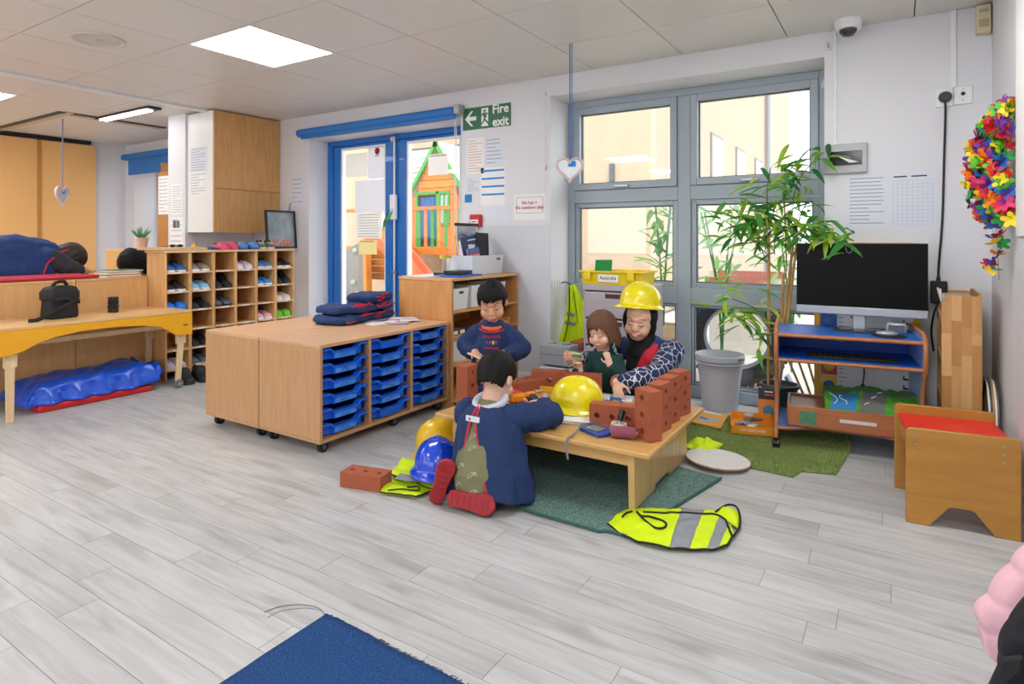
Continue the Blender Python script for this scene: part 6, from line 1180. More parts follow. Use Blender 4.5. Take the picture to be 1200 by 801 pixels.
# ---------------- boy kneeling at the table, seen from behind
b0 = Vector((-1.44, 2.08, 0)); t = person('boy kneeling at the table with his back to us in a navy smock', b0)
hc = Vector((-1.487, 2.225, .480)); M = head_M(hc, (.02, 1), 30, -4); body = MB(); head_parts(body, M, .93, True)
body.cap(Vector((-1.487, 2.195, .43)), .043, Vector((-1.487, 2.165, .34)), .046)
body.chain([(Vector((-1.487, 2.16, .30)), .085), (Vector((-1.47, 2.11, .2)), .09), (Vector((-1.46, 2.08, .12)), .095)])
sh = {-1: Vector((-1.595, 2.17, .325)), 1: Vector((-1.385, 2.19, .325))}; el = {-1: Vector((-1.655, 2.255, .29)), 1: Vector((-1.275, 2.335, .315))}; wr = {-1: Vector((-1.60, 2.40, .302)), 1: Vector((-1.44, 2.50, .308))}
for s in (-1, 1): body.chain([(sh[s], .042), (el[s], .034), (wr[s], .024)])
hand(body, wr[-1], (.35, .9, 0), (0, 0, -1), .115, 40, 1); hand(body, wr[1], (-.75, .6, 0), (0, 0, -1), .115, 40, -1)
for s in (-1, 1): body.chain([(Vector((-1.46+s*.055, 2.09, .11)), .06), (Vector((-1.45+s*.09, 2.22, .075)), .05), (Vector((-1.46+s*.06, 2.09, .045)), .036), (Vector((-1.46+s*.05, 2.04, .05)), .026)])
bo, me = skin_body(t, body, SK3, .004)
put_hair(t, M, .93, lambda a: .035 if math.cos(a) > .5 else (.004 if math.cos(a) > -.25 else -.052), HBLK, b0, seed=7, rag=.010, rx=.087, ry=.106, rz=.096)
OLV = plain('olive_print_shirt', '#7b7a58', .9, var=.15, scale=30)
g = MB(); g.chain([(Vector((-1.487, 2.155, .315)), .092), (Vector((-1.47, 2.10, .2)), .108), (Vector((-1.455, 2.07, .105)), .125)])
for s in (-1, 1): g.chain([(sh[s], .05), (el[s], .044)])
sh_o = cloth(t, 'shirt', g, OLV, .007, 4, .004)
CRM = plain('cream_print', '#cfcbb0', .8)
bvs = BVHTree.FromPolygons([v.co for v in sh_o.data.vertices], [tuple(p.vertices) for p in sh_o.data.polygons])
for (x, z) in ((-1.46, .24), (-1.50, .17), (-1.43, .15), (-1.50, .10), (-1.42, .085), (-1.47, .28), (-1.45, .06)):
    pts = []
    for i in range(9):
        a = i*.9; o_ = Vector((x+.020*math.cos(a)*(1-.05*i), 1.5, z+.012*math.sin(a*1.3)))-b0; hit = bvs.ray_cast(o_, Vector((0, 1, 0)))
        if hit[0]: pts.append(hit[0]+Vector((0, -.002, 0)))
    if len(pts) > 4: part('shirt_print', MB().tube(pts, .0013, 4), CRM, sh_o)
part('shirt_collar', MB().tube([Vector((-1.487+.064*math.sin(a), 2.172+.063*math.cos(a), .392+.020*math.cos(a)))-b0 for a in [2*math.pi*i/24 for i in range(24)]], .017, 8, True), plain('pale_grey_collar', '#c3c8d2', .9), t)
# smock open down the back: a wrapped sheet with a gap
def smock(u, v):
    gap0 = lerp(.55, .09, v**.8); gap1 = lerp(.22, .09, v**.8)   # half gaps at hem / neck, radians
    az = lerp(-math.pi/2-.10+gap0, 1.5*math.pi-.10-gap1, u)
    cx = lerp(-1.435, -1.487, v); cy = lerp(2.095, 2.165, v**.8); rx = lerp(.185, .125, v) if v < .8 else lerp(.132, .062, ((v-.8)/.2)**1.6); ry = lerp(.150, .105, v) if v < .8 else lerp(.114, .055, ((v-.8)/.2)**1.6)
    fold = 1+.055*math.sin(az*7+v*2)*(1-v)+.06*nz(az*3, v*5, 2)+.02*nz(az*8, v*14, 5); z = lerp(.045, .385, v**.9)
    return Vector((cx+rx*fold*math.cos(az), cy+ry*fold*math.sin(az), z-.02*(1-v)*math.sin(az*2+1)))-b0
o = part('smock', MB().grid(90, 40, smock), APN, t, smooth=80); thick(o, .008)
for uu in (0, 1): part('piping', MB().tube([smock(uu, i/30) for i in range(31)], .006, 6), PIPE, t)
part('neck_piping', MB().tube([smock(i/40, 1) for i in range(41)], .006, 6), PIPE, t)
pa, pb_ = smock(0, .86), smock(1, .86); part('fastening_tab', MB().prism([(-.012, -.011), (.055, -.011), (.055, .011), (-.012, .011)], 'y', -.003, .003).move(((pa+pb_)/2+Vector((-.02, -.012, 0)))), PAPERB, t); part('popper', MB().ell((pa+pb_)/2+Vector((-.012, -.017, 0)), (.005, .003, .005), n=10, m=6), GREYD, t)
g = MB()
for s in (-1, 1): g.chain([(sh[s]+Vector((0, -.01, 0)), .066), (sh[s].lerp(el[s], .6)+Vector((0, -.005, .005)), .064), (el[s]+Vector((0, 0, .008)), .056), (el[s].lerp(wr[s], .6)+Vector((0, 0, .01)), .044)])
g.ell((-1.39, 2.20, .335), (.06, .06, .045)).ell((-1.59, 2.18, .33), (.055, .06, .045))
cloth(t, 'sleeves', g, APN, .006, 4, .007, 24, 5)
tr = MB()
for s in (-1, 1): tr.chain([(Vector((-1.46+s*.055, 2.09, .105)), .07), (Vector((-1.45+s*.09, 2.22, .072)), .06), (Vector((-1.46+s*.06, 2.07, .055)), .048)])
cloth(t, 'trousers', tr, plain('navy_trousers', '#20293c', .85), .007, 4, .004)
RDS = plain('red_shoe', '#a01e26', .55, var=.12, scale=40, bump=.3, bscale=80); RDU = plain('red_shoe_upper', '#8f1d24', .7)
def kshoe(c, along, nrm, Ls=.19):
    a = Vector(along).normalized(); n_ = Vector(nrm); n_ = (n_-a*n_.dot(a)).normalized(); s = a.cross(n_); Mx = Matrix((a, s, n_)).transposed().to_4x4(); Mx.translation = Vector(c)-b0
    out = [(x*Ls, y*Ls) for x, y in ((-.5, .02), (-.46, .13), (-.3, .165), (-.1, .15), (.1, .17), (.28, .205), (.42, .17), (.5, .05))]; poly = out+[(x, -y) for x, y in reversed(out)]
    q_ = part('shoe_sole', MB().rings([[Mx @ Vector((x*f, y*f, z)) for x, y in poly] for z, f in ((-.012, .98), (0, 1), (.006, .95))]), RDS, t, .003); tr_ = MB()
    for i in range(7):
        x = (-.4+.125*i)*Ls; tr_.box(x-.004, x+.004, -.10*Ls, .10*Ls, .005, .0085, Mx)
    part('tread', tr_, RDS, q_); part('shoe_upper', MB().rings([[Mx @ Vector((x*f, y*f, z)) for x, y in poly] for z, f in ((-.045, .6), (-.03, .85), (-.010, .97))]), RDU, t)
kshoe((-1.572, 1.945, .098), (.30, .10, .92), (.50, -.85, .0), .20); kshoe((-1.425, 1.945, .050), (.95, .20, -.04), (.28, -.86, .25), .21)

# ---------------- woman with hijab and yellow helmet
b0 = Vector((-1.20, 3.46, 0)); t = person('smiling woman in black headscarf and yellow helmet sitting behind the table', b0)
hc = Vector((-1.238, 3.320, .630)); M = head_M(hc, (.06, -1), 10, -6); body = MB(); head_parts(body, M, 1.06, True, False)
body.cap(Vector((-1.235, 3.36, .55)), .05, Vector((-1.225, 3.40, .45)), .06)
body.chain([(Vector((-1.22, 3.41, .40)), .115), (Vector((-1.20, 3.45, .25)), .12), (Vector((-1.19, 3.48, .12)), .13)], flat=((0, 1, 0), .8))
sh = {1: Vector((-1.075, 3.39, .452)), -1: Vector((-1.385, 3.40, .445))}; el = {1: Vector((-1.085, 3.18, .365)), -1: Vector((-1.50, 3.29, .37))}; wr = {1: Vector((-1.243, 3.000, .335)), -1: Vector((-1.495, 3.07, .43))}
for s in (-1, 1): body.chain([(sh[s], .055), (el[s], .043), (wr[s], .028)])
hand(body, wr[1], (.35, -.72, -.62), (.2, .55, -.75), .15, 35, 1, .16); hand(body, wr[-1], (-.55, -.45, .1), (.65, -.55, .1), .15, 60, -1)
for s in (-1, 1): body.chain([(Vector((-1.19+s*.09, 3.46, .11)), .095), (Vector((-1.19+s*.14, 3.22, .085)), .07), (Vector((-1.19-s*.02, 3.24, .06)), .05)])
bo, me = skin_body(t, body, SK1, .0042); features(t, b0, me, M, 1.06, True, True)
part('teeth', MB().box(-.016, .016, 0, .0015, -.0016, .0016).xf(M @ Matrix.Translation((0, .0985, -.0635))).move(-b0), PAPER, t)
HIJ = plain('black_headscarf', '#0e0e12', .85, var=.2, scale=25, bump=.2, bscale=70); g = MB()
hj = MB(); hj.ell((0, -.035, .02), (.092, .092, .112), n=20, m=14); fo = [(.083*math.sin(a), .006+.014*math.cos(a), -.014+.112*math.cos(a)) for a in [2*math.pi*i/22 for i in range(23)]]
for p0, p1 in zip(fo, fo[1:]): hj.cap(p0, .017, p1, .017, n=8)
hj.ell((0, -.03, -.10), (.085, .07, .05)).ell((0, .0, -.145), (.06, .045, .028)); hj.xf(M); g.add(hj.v, hj.f)
g.cap(Vector((-1.235, 3.37, .50)), .078, Vector((-1.24, 3.375, .44)), .10).cap(Vector((-1.245, 3.35, .46)), .06, Vector((-1.275, 3.325, .36)), .05).cap(Vector((-1.14, 3.42, .46)), .05, Vector((-1.06, 3.47, .25)), .035)
cloth(t, 'headscarf', g, HIJ, .005, 5, .005, 18, 8)
def web_mat():
    m, N, Lk, b = node_mat('navy_web_print'); b.inputs['Roughness'].default_value = .75; tc = N.new('ShaderNodeTexCoord'); mp = N.new('ShaderNodeMapping'); mp.inputs['Scale'].default_value = (1, 1.2, .8); v = N.new('ShaderNodeTexVoronoi'); v.feature = 'DISTANCE_TO_EDGE'; v.inputs['Scale'].default_value = 25
    Lk.new(tc.outputs['Object'], mp.inputs['Vector']); Lk.new(mp.outputs[0], v.inputs['Vector']); r = N.new('ShaderNodeValToRGB'); r.color_ramp.elements[0].position = .032; r.color_ramp.elements[0].color = lin('#d6dbe6'); r.color_ramp.elements[1].position = .048; r.color_ramp.elements[1].color = lin('#1b2a52'); Lk.new(v.outputs['Distance'], r.inputs['Fac']); Lk.new(r.outputs['Color'], b.inputs['Base Color']); return m
WEB = web_mat(); g = MB()
for s in (-1, 1): g.chain([(sh[s], .072), (sh[s].lerp(el[s], .55), .066), (el[s], .060), (el[s].lerp(wr[s], .5), .054), (el[s].lerp(wr[s], .9), .040)])
cloth(t, 'sleeves', g, WEB, .0065, 4, .008, 18, 2)
g = MB(); g.chain([(Vector((-1.225, 3.405, .43)), .125), (Vector((-1.205, 3.44, .28)), .138), (Vector((-1.19, 3.47, .13)), .15)], flat=((0, 1, 0), .82)); g.cap(sh[-1], .065, sh[1], .066)
cloth(t, 'tunic', g, plain('blue_tunic', '#223866', .8, var=.1), .008, 4, .006, 18, 6)
g = MB(); g.chain([(Vector((-1.150, 3.325, .485)), .02), (Vector((-1.165, 3.295, .43)), .05), (Vector((-1.205, 3.285, .35)), .045)], flat=((.2, -1, 0), .45)); cloth(t, 'red_lapel', g, plain('red_lapel', '#c81f36', .75), .005, 4, .002)
part('bracelet', MB().tube([wr[1]-b0+Vector((.033*math.cos(a), .018*math.sin(a), .030*math.sin(a)+.004)) for a in [2*math.pi*i/20 for i in range(20)]], .006, 8, True), plain('amber_beads', '#b0693a', .4), t)
tr = MB()
for s in (-1, 1): tr.chain([(Vector((-1.19+s*.09, 3.46, .11)), .105), (Vector((-1.19+s*.14, 3.22, .09)), .078), (Vector((-1.19-s*.02, 3.24, .062)), .058)])
cloth(t, 'trousers', tr, plain('black_trousers', '#17171c', .85), .009, 4, .004)
helmet('safety_helmet', 'lemon yellow helmet worn by the woman', tuple(hc+Vector((-.004, .018, .060))), (R(6), R(3), R(150)), HY, 1.0)
o = thing('knitted_cloth', 'pale teal cloth beside the woman arm behind the bricks', 'cloth', (-1.05, 3.10, 0)); q_ = part('fabric', MB().grid(20, 16, lambda u, v: (-.10+u*.2, -.05+v*.12, .285+.055*math.sin(u*3.1)*math.sin(v*3.1)+.012*nz(u*6, v*6))), plain('teal_knit', '#7fa3a6', .9, bump=.4), o, smooth=80); thick(q_, .006); part('fold', MB().tube(spline([(-.09, .0, .29), (-.02, -.02, .33), (.06, .0, .32), (.1, .03, .28)], 5), .012, 8), plain('teal_knit2', '#8fb0b2', .9), o)

# ---------------- girl in green jumper
b0 = Vector((-1.40, 3.17, 0)); t = person('small girl with brown bob in dark green jumper behind the table', b0)
hc = Vector((-1.388, 3.125, .580)); M = head_M(hc, (-.08, -1), 16, 4); body = MB(); head_parts(body, M, .89, True)
body.cap(Vector((-1.388, 3.14, .50)), .036, Vector((-1.388, 3.16, .43)), .04); body.chain([(Vector((-1.388, 3.165, .39)), .07), (Vector((-1.39, 3.18, .27)), .078), (Vector((-1.395, 3.19, .16)), .085)])
sh = {-1: Vector((-1.472, 3.15, .40)), 1: Vector((-1.305, 3.15, .40))}; el = {-1: Vector((-1.515, 3.085, .315)), 1: Vector((-1.262, 3.085, .335))}; wr = {-1: Vector((-1.475, 3.03, .365)), 1: Vector((-1.300, 3.035, .418))}
for s in (-1, 1): body.chain([(sh[s], .034), (el[s], .028), (wr[s], .02)])
hand(body, wr[-1], (.08, -.25, .95), (.2, -.9, -.1), .095, 65, -1); hand(body, wr[1], (-.25, -.1, .95), (-.5, .6, .1), .095, 45, 1)
for s in (-1, 1): body.chain([(Vector((-1.395+s*.05, 3.19, .15)), .055), (Vector((-1.395+s*.09, 3.08, .13)), .045), (Vector((-1.395+s*.07, 3.10, .04)), .035)])
bo, me = skin_body(t, body, SK3, .0038); features(t, b0, me, M, .89, brow=HBRN)
put_hair(t, M, .89, lambda a: .046 if math.cos(a) > .8 else (.020 if math.cos(a) > .62 else (-.060 if math.cos(a) > .3 else -.098)), HBRN, b0, seed=11, rag=.026, rx=.090, ry=.106, rz=.098, bob=True, thickn=.010)
GRJ = plain('dark_green_jumper', '#123f3c', .85, var=.12, scale=25, bump=.2, bscale=120); g = MB(); g.chain([(Vector((-1.388, 3.16, .415)), .075), (Vector((-1.39, 3.175, .32)), .098), (Vector((-1.395, 3.185, .17)), .11)])
for s in (-1, 1): g.chain([(sh[s]+Vector((-s*.012, 0, .006)), .05), (el[s], .046), (el[s].lerp(wr[s], .75), .036)])
cloth(t, 'jumper', g, GRJ, .006, 4, .006, 24, 4); part('jumper_neck', MB().tube([Vector((-1.388+.047*math.sin(a), 3.145+.045*math.cos(a), .462+.012*math.cos(a)))-b0 for a in [2*math.pi*i/20 for i in range(20)]], .011, 8, True), GRJ, t)
tr = MB()
for s in (-1, 1): tr.chain([(Vector((-1.395+s*.05, 3.19, .14)), .062), (Vector((-1.395+s*.09, 3.08, .125)), .052), (Vector((-1.395+s*.07, 3.10, .05)), .042)])
cloth(t, 'leggings', tr, plain('dark_leggings', '#1c2426', .9), .007, 4, .003)
o = thing('green_toy_piece', 'small bright green toy piece held by the girl', 'toy', (-1.475, 3.0, .452), R(10)); part('block', MB().box(-.025, .025, -.009, .009, -.008, .008), plain('bright_green', '#1d9a3e', .4), o, .002); part('peg', MB().tube([(-.035, 0, 0), (-.025, 0, 0)], .004, 8), plain('bright_green2', '#188a36', .4), o)

# ---------------- adult bending over behind the low cabinets
b0 = Vector((-5.62, 1.5, 0)); t = person('adult in blue tunic bending over behind the low cabinets', b0); body = MB(); M = head_M((-5.60, 2.215, .935), (.15, 1), 62, 0); head_parts(body, M, .95)
body.chain([(Vector((-5.60, 2.12, .96)), .05), (Vector((-5.60, 2.04, .96)), .07)]); body.chain([(Vector((-5.60, 2.0, .94)), .125), (Vector((-5.61, 1.78, .965)), .125), (Vector((-5.62, 1.52, .88)), .13)])
for s in (-1, 1): body.chain([(Vector((-5.62+s*.09, 1.5, .85)), .085), (Vector((-5.62+s*.1, 1.5, .45)), .06), (Vector((-5.62+s*.1, 1.48, .07)), .04), (Vector((-5.62+s*.1, 1.58, .035)), .035)])
for s in (-1, 1):
    body.chain([(Vector((-5.60+s*.13, 2.02, .95)), .05), (Vector((-5.58+s*.15, 2.13, .885)), .042), (Vector((-5.58+s*.10, 2.27, .84)), .03)]); hand(body, (-5.58+s*.10, 2.27, .84), (0, .9, -.15), (0, -.2, -1), .15, 30, s)
skin_body(t, body, SK2, .007); put_hair(t, M, .95, lambda a: .03 if math.cos(a) > .5 else -.10, plain('dark_brown_hair', '#2a1d17', .5, var=.3, scale=70), b0, seed=15, rag=.02, rx=.095, ry=.115, rz=.10, bob=True)
g = MB(); g.chain([(Vector((-5.60, 2.02, .945)), .150), (Vector((-5.61, 1.84, .975)), .160), (Vector((-5.62, 1.55, .90)), .165), (Vector((-5.62, 1.46, .74)), .16)]); g.cap((-5.50, 1.75, .85), .1, (-5.50, 2.0, .86), .09); g.cap((-5.73, 2.01, .965), .07, (-5.47, 2.01, .965), .07); tno = cloth(t, 'tunic', g, plain('royal_navy_tunic', '#1d3a72', .8, var=.1), .009, 4, .009, 14, 3)
g = MB()
for s in (-1, 1): g.chain([(Vector((-5.60+s*.13, 2.03, .955)), .072), (Vector((-5.58+s*.15, 2.13, .885)), .062), (Vector((-5.58+s*.12, 2.22, .85)), .046)])
cloth(t, 'sleeves', g, plain('charcoal_sleeve', '#33363e', .85), .008, 4, .005); bvt = BVHTree.FromPolygons([v.co for v in tno.data.vertices], [tuple(p.vertices) for p in tno.data.polygons]); pp = []
for y_, z_ in ((1.965, .83), (1.98, .87), (2.0, .915), (2.03, .95), (2.07, .98), (2.11, 1.0), (2.14, 1.008)):
    h = bvt.ray_cast(Vector((-4.8, y_, z_))-b0, Vector((-1, 0, 0))); pp.append(Vector((max(h[0].x+.006, -5.44-b0.x) if h[0] else -5.44-b0.x, y_-b0.y, z_)))
part('piping', MB().tube(spline(pp, 4), .007, 6), PIPE, t)
tr = MB()
for s in (-1, 1): tr.chain([(Vector((-5.62+s*.09, 1.5, .83)), .1), (Vector((-5.62+s*.1, 1.5, .45)), .075), (Vector((-5.62+s*.1, 1.49, .1)), .06)])
cloth(t, 'trousers', tr, plain('dark_trousers', '#22242c', .85), .01, 3, .005)
# second person: only the black hair shows above the cabinet
b0 = Vector((-5.72, 2.78, 0)); t = person('person with long black hair bowed low behind the stack of books', b0); body = MB(); M = head_M((-5.60, 2.69, .875), (.3, -1), 68, 0); head_parts(body, M, .95)
body.chain([(Vector((-5.63, 2.74, .83)), .05), (Vector((-5.68, 2.79, .72)), .085), (Vector((-5.72, 2.82, .5)), .10), (Vector((-5.72, 2.82, .3)), .11)])
for s in (-1, 1): body.chain([(Vector((-5.72+s*.06, 2.82, .28)), .07), (Vector((-5.70+s*.07, 2.80, .03)), .04)]); body.chain([(Vector((-5.68+s*.12, 2.76, .70)), .04), (Vector((-5.62+s*.12, 2.6, .66)), .035), (Vector((-5.58+s*.05, 2.52, .72)), .025)]); hand(body, (-5.58+s*.05, 2.52, .72), (0, -.3, .9), (0, 1, 0), .13, 40, s)
skin_body(t, body, SK1, .007); put_hair(t, M, .95, lambda a: .03 if math.cos(a) > .6 else -.13, HBLK, b0, seed=19, rag=.02, rx=.10, ry=.125, rz=.108, bob=True)
g = MB(); g.chain([(Vector((-5.68, 2.79, .70)), .10), (Vector((-5.72, 2.82, .5)), .12), (Vector((-5.72, 2.82, .28)), .125)])
for s in (-1, 1): g.chain([(Vector((-5.68+s*.12, 2.76, .70)), .055), (Vector((-5.62+s*.12, 2.6, .66)), .048), (Vector((-5.59+s*.07, 2.54, .70)), .036)])
cloth(t, 'jumper', g, plain('mauve_jumper', '#7a5a6a', .85), .009, 4, .005)

# ---------------- coats on low pegs on the right wall
t = thing('coat_rail', 'low wooden peg rail on the right wall', 'coat rail', (XR-.018, 1.45, .80)); part('board', MB().box(-.016, -.002, -.45, .45, -.03, .03), PINE, t, .003)
for k in range(5): part('peg', MB().tube([(-.016, -.36+.18*k, 0), (-.06, -.36+.18*k, .012)], .009, 10), PINE, t)
def coat(name, label, y, prof, mat, dep, quilt, seed):
    """prof: (z, left x, right x); hangs from its top, quilted in bands"""
    t = thing(name, label, 'coat', (prof[-1][1], y, prof[0][0])); b = t.location; rs = []; n = 56; P_ = spline(prof, 14)
    for i, p in enumerate(P_):
        z, xl, xr = p; cx = (xl+xr)/2; hw_ = (xr-xl)/2; bulge = abs(math.sin(math.pi*(z-prof[0][0])/.062))**.6
        ring = []
        for j in range(n):
            a = 2*math.pi*j/n; e = 1+.05*nz(math.cos(a)*3+seed, math.sin(a)*3, z*9); x = cx+hw_*math.copysign(abs(math.cos(a))**.8, math.cos(a))*e; sd = math.copysign(abs(math.sin(a))**.7, math.sin(a))
            x -= quilt*.10*(1-bulge)*math.cos(a); yy = (dep*(1-quilt*(1-bulge))+.010*nz(x*28+seed, z*20, seed)+.006*math.sin(x*55+z*18+seed))*sd
            ring.append((min(x, .386)-b.x, yy, z-b.z+.006*nz(x*30, seed, 2)))
        rs.append(ring)
    part('shell', MB().rings(rs), mat, t, smooth=80); return t
PNK = plain('pink_quilt', '#efbcc6', .55, var=.08, scale=20, bump=.15, bscale=60); BCK = plain('black_coat', '#16181d', .7, var=.15, scale=20, bump=.2, bscale=60)
t = coat('pink_coat', 'pale pink quilted coat hanging at the right edge', 1.475, [(.285, .155, .37), (.31, .140, .38), (.37, .128, .386), (.44, .160, .386), (.52, .205, .386), (.62, .26, .386), (.72, .31, .386), (.79, .345, .386)], PNK, .048, .09, 3)
part('hem_band', MB().tube([(.155-.345+.012*i, -.046, .004+.0004*i) for i in range(18)], .006, 6), plain('pink_seam', '#d98f9f', .6), t)
t = coat('black_coat', 'black padded coat hanging in front of the pink coat', 1.36, [(.05, .160, .36), (.15, .158, .37), (.28, .155, .38), (.37, .150, .386), (.43, .165, .386), (.52, .22, .386), (.66, .28, .386), (.79, .34, .386)], BCK, .04, .03, 7)
part('strap_end', MB().prism([(-.165, .315), (-.20, .265), (-.212, .262), (-.19, .33), (-.16, .345)], 'y', -.05, -.038).prism([(-.16, .285), (-.205, .228), (-.19, .222), (-.155, .25)], 'y', -.05, -.036), BLACKM, t, .004)
# ================================================================== wall signs and window-side things
t = thing('fire_exit_sign', 'green fire exit sign with arrow and running man', 'sign', (-2.72, YW, 2.05)); SG = plain('sign_green', '#12683f', .4); SWH = plain('sign_white', '#f2f4f2', .5)
part('board', MB().box(-.228, .228, -.005, -.0005, -.088, .088), SG, t, .003); part('arrow', MB().prism([(-.205, 0), (-.145, .06), (-.125, .06), (-.165, .016), (-.095, .016), (-.095, -.016), (-.165, -.016), (-.125, -.06), (-.145, -.06)], 'y', -.0062, -.005), SWH, t)
part('doorway', MB().box(-.045, .02, -.0058, -.005, -.07, .072), SWH, t)
part('running_man', MB().ell((-.014, -.006, .05), (.010, .0008, .010), n=12, m=6).prism([(-.03, .036), (-.002, .036), (.006, .0), (-.012, -.012), (-.024, .0)], 'y', -.0066, -.0058).prism([(-.018, -.005), (.01, -.03), (.03, -.055), (.02, -.06), (.0, -.04), (-.024, -.012)], 'y', -.0066, -.0058).prism([(-.02, -.006), (-.03, -.03), (-.05, -.05), (-.043, -.058), (-.018, -.034), (-.008, -.014)], 'y', -.0066, -.0058).prism([(-.03, .036), (-.05, .015), (-.04, .008), (-.022, .026)], 'y', -.0066, -.0058).prism([(-.004, .032), (.016, .015), (.022, .022), (.004, .036)], 'y', -.0066, -.0058), SG, t)
obj('lettering', text_mesh('Fire\nexit', .098, SWH, bold=.0022), t, (.135, -.006, .0), (R(90), 0, 0))
sheet('notice', 'orange handwritten sheet below the fire exit sign', ((-2.912, 1.61), (-2.745, 1.895), YW), PAPER, 12, INKO); sheet('notice', 'pale typed sheet right of the orange handwritten sheet', ((-2.729, 1.671), (-2.561, 1.884), YW), PAPERB, 7); sheet('notice', 'small grid sheet above the blue square', ((-2.912, 1.469), (-2.775, 1.571), YW), PAPERB, 6)
single('blue_square', MB().box(-2.93, -2.862, YW-.003, YW-.0005, 1.385, 1.449), INKB, 'small blue square card on the wall', 'card')
t = sheet('notice', 'white sheet with four blue bars on the wall', ((-2.772, 1.355), (-2.545, 1.652), YW), PAPER, 0)
for k in range(4): part('blue_bar', MB().box(-.105, .105, -.0026, -.0012, .265-.062*k, .279-.062*k), INKB, t)
sheet('notice', 'blank white sheet curling below the blue bar sheet', ((-2.721, 1.236), (-2.498, 1.352), YW-.002), PAPERB, 0)
t = sheet('notice', 'no hat no outdoor play sign in pink letters', ((-2.467, 1.237), (-2.185, 1.431), YW), PAPER, 0)
fr_ = MB()
for a in ((-.115, .115, .05, .052), (-.115, .115, .168, .17), (-.115, -.113, .052, .168), (.113, .115, .052, .168)): fr_.box(a[0], a[1], -.0024, -.0012, a[2], a[3])
part('border', fr_, INKD, t); obj('lettering', text_mesh('No hat =\nNo outdoor play', .036, INKR, bold=.0006), t, (0, -.0028, .11), (R(90), 0, 0))
t = thing('fire_call_point', 'red fire alarm call point on the wall', 'call point', (-2.807, YW, 1.186)); part('case', MB().box(-.055, .05, -.035, -.0005, 0, .10), plain('alarm_red', '#c81e24', .35), t, .006); part('break_glass', MB().box(-.045, .03, -.037, -.035, .025, .06), PAPER, t); part('mark', MB().box(-.03, .015, -.0378, -.037, .04, .046), INKD, t)
part('conduit', MB().box(-.015, .015, -.02, -.0005, -.03, 0), CHROME, t)
struct('trim_3', MB().box(DX1+.002, WX0-.002, YW-.004, YW-.0003, 0, 1.195), plain('lower_wall_paint', '#d8dae2', .5, var=.02), label='pale grey lower wall panel between door and window')
# beaded blind chain beside window
t = thing('blind_chain', 'white beaded blind chain hanging left of the window', 'chain', (-2.19, YW-.012, 1.2)); bd = MB()
for k in range(80): bd.ell((0, 0, .012*k), .0035, n=6, m=4)
tag(part('beads', bd, WHITEP, t), kind='stuff'); part('tensioner', MB().box(-.01, .01, -.008, .011, .40, .44), WHITEP, t, .003)
# papers taped on the door glass
def onglass(label, x0, x1, z0, z1, m=THIN, lines=0, ink=None): return sheet('notice', label, ((x0, z0), (x1, z1), 4.194), m, lines, ink, group='papers on the door glass')
onglass('blank sheet at upper left of the left door pane', -4.60, -4.30, 1.70, 1.93, THIN); t = onglass('sheet with red crest on the left door pane', -4.295, -4.05, 1.668, 1.985, THINB, 0); part('crest', MB().lathe([(.02, 0), (.034, 0), (.034, .001), (.02, .001)], n=20).xf(Matrix.Translation((0, -.0015, .262)) @ Matrix.Rotation(R(90), 4, 'X')).box(-.03, .03, -.0025, -.0012, .214, .222).box(-.006, .006, -.0025, -.0012, .232, .282), INKR, t)
onglass('large blank bluish sheet on the left door pane', -4.47, -4.045, 1.35, 1.66, THINB); onglass('lined white sheet below the bluish sheet', -4.455, -4.115, 1.10, 1.345, THIN, 9); onglass('small cream sheet lowest on the left door pane', -4.42, -4.18, .945, 1.08, THINC, 1, INKD); onglass('small white sheet on the right door pane', -3.545, -3.32, 1.66, 1.845, THIN, 1, INKD)

# ---------------- drawer tower with yellow tray, vest, boxes
LAV = plain('lavender_plastic', '#b9b0b6', .45, var=.03); LAVD = plain('woven_drawer', '#c2b9be', .5, var=.12, scale=120, bump=.5, bscale=260)
t = thing('drawer_tower', 'lavender grey woven plastic drawer tower before the window', 'drawers', (-1.585, 3.77, 0)); part('top', MB().box(-.225, .225, -.012, .34, .745, .785), LAV, t, .006)
for s in (-1, 1): part('side', MB().box(s*.215-.008, s*.215+.008, 0, .33, 0, .745), LAV, t)
part('back', MB().box(-.207, .207, .32, .33, 0, .745), LAV, t)
for k in range(4):
    z0 = .012+.184*k; d = part('drawer', MB().box(-.204, .204, -.01, .30, z0, z0+.172), LAVD, t, .006); part('handle_slot', MB().box(-.06, .06, -.013, -.009, z0+.132, z0+.162), plain('slot%d' % k, '#5a3038', .6), d, .004)
    wv = MB()
    for i in range(9): wv.box(-.185, .185, -.0125, -.0095, z0+.012+.013*i, z0+.018+.013*i)
    part('weave', wv, LAV, d)
YT = plain('yellow_tray', '#f2d412', .35, var=.03); t = thing('yellow_tray', 'yellow plastic tray with country label on the drawer tower', 'tray', (-1.61, 3.90, .786)); part('tub', MB().rings([[(x*k, y*k, z) for x, y in ((-.22, -.13), (.22, -.13), (.22, .13), (-.22, .13))] for k, z in ((.94, 0), (1, .09), (.975, .09), (.92, .006))]), YT, t, .004); part('rim', MB().box(-.232, .232, -.142, -.128, .08, .092).box(-.232, .232, .128, .142, .08, .092).box(-.232, -.215, -.128, .128, .08, .092).box(.215, .232, -.128, .128, .08, .092), YT, t, .003)
l = part('label_card', MB().box(-.09, .055, -.134, -.1315, .018, .068), PAPER, t); obj('lettering', text_mesh('Australia', .034, INKD), l, (-.018, -.1348, .045), (R(90), 0, 0))
for x in (-.19, .12): part('clip', MB().box(x, x+.05, -.148, -.14, .03, .085), YT, t, .004)
single('green_folder', MB().box(-.004, .004, -.06, .06, 0, .16), plain('green_folder', '#1f9a62', .4), 'green folder standing upright in the yellow tray', 'folder', bev=.001, loc=(-1.74, 3.93, .793), rot=(0, R(14), R(-50)))
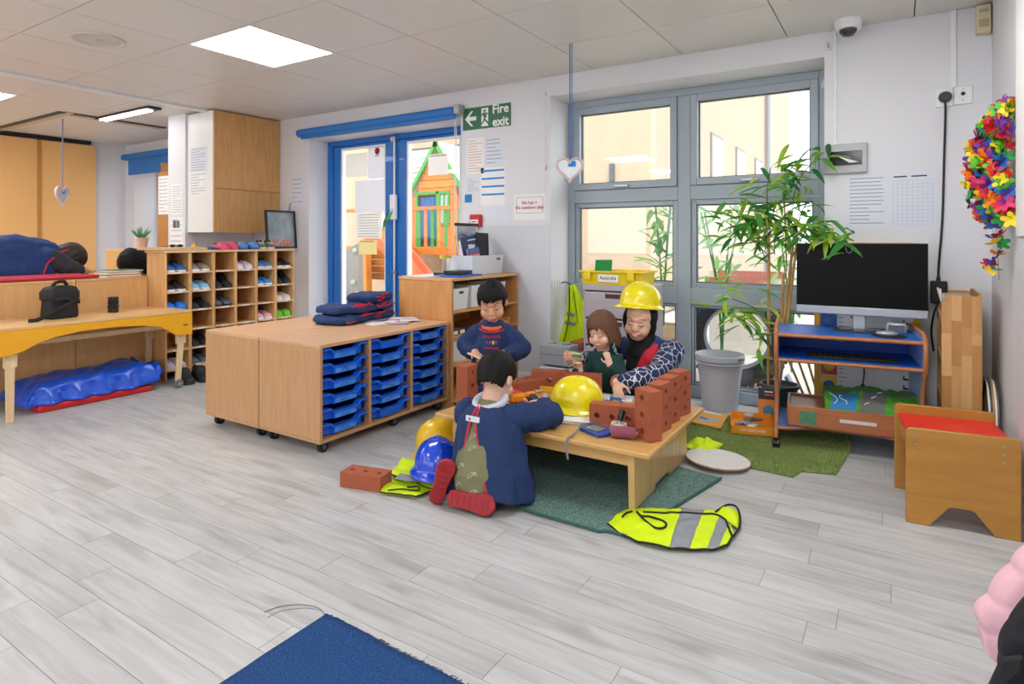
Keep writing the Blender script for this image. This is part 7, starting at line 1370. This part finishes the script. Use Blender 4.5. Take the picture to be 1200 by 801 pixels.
t = thing('hi_vis_vest', 'yellow hi-vis vest hanging on the window reveal hook', 'vest', (-2.045, 4.06, .27), 0, 'hi-vis vests')
def hv(u, v):
    w_ = .015+.125*(1-v)**.7; a = (u-.5)*2; x = a*w_+.02*math.sin(v*3); y = .03*math.cos(a*3+v*4)*(1-v*.6)+.012*math.sin(a*9); return (x+.035*(1-v), y, .02*math.sin(a*4)*(1-v)+v*.48)
o = part('fabric', MB().grid(40, 30, hv), HV, t, smooth=80); thick(o, .004); part('binding', MB().tube([hv(.12, i/20) for i in range(21)], .005, 6).tube([hv(.55, i/20) for i in range(8, 19)], .004, 6), HVB, t)
for v in (.38, .52): o = part('reflective_strip', MB().grid(20, 3, lambda a, b, v=v: tuple(Vector(hv(.05+a*.45, v+b*.055))+Vector((0, -.007, 0)))), HS, t)
part('loop', MB().tube(spline([(.0, 0, .48), (-.05, 0, .5), (-.09, 0, .49)], 4), .004, 6), HVB, t)
t = thing('coat_hooks', 'row of small white hooks on the window reveal', 'hooks', (-2.147, 4.02, .74))
for k in range(4): part('hook', MB().box(0, .004, -.075+.04*k, -.055+.04*k, -.02, .04).tube([(.004, -.065+.04*k, -.01), (.02, -.065+.04*k, -.012), (.022, -.065+.04*k, .004)], .003, 6), WHITEP, t)
single('green_bag', MB().rings([[(.05*k*math.cos(a), .05*k*math.sin(a), z) for a in [2*math.pi*i/16 for i in range(16)]] for z, k in ((0, .8), (.05, 1), (.3, .95), (.42, .7), (.48, .3))]), plain('lime_bag', '#8ac81e', .6), 'lime green bag standing in the window recess', 'bag', loc=(-1.93, 4.14, .001))
LGY = plain('pale_grey_foam', '#9ea2a8', .6, var=.04); t = thing('foam_block', 'big grey foam building block on the white block', 'foam block', (-1.96, 3.70, .235)); part('body', MB().box(-.115, .115, -.07, .07, 0, .135), LGY, t, .006)
for x in (-.055, .055): part('stud', MB().lathe([(.001, .135), (.03, .135), (.03, .15), (.001, .15)], (x, 0, 0), 20), LGY, t)
part('seam', MB().box(-.117, .117, -.072, .072, .07, .073), GREYD, t)
t = thing('foam_block', 'big white foam building block on the floor by wall', 'foam block', (-1.955, 3.70, .0)); part('body', MB().box(-.12, .12, -.07, .07, 0, .22), plain('white_foam', '#dcdcdc', .6, var=.03), t, .006); part('seam', MB().box(-.122, .122, -.072, .072, .11, .113), GREYD, t)
t_ = thing('plinth_box', 'small brown box under the toy brick beside drawers', 'box', (-1.87, 3.90, 0)); part('body', MB().box(-.035, .05, -.05, .05, 0, .30), CARD, t_, .003); part('lid', MB().box(-.037, .052, -.052, .052, .30, .315), CARD, t_, .002)
brick('toy brick lying behind the girl by the drawer tower', -1.865, 3.885, .316, 'flat', R(85))
bpy.data.scenes.remove(TMPS)
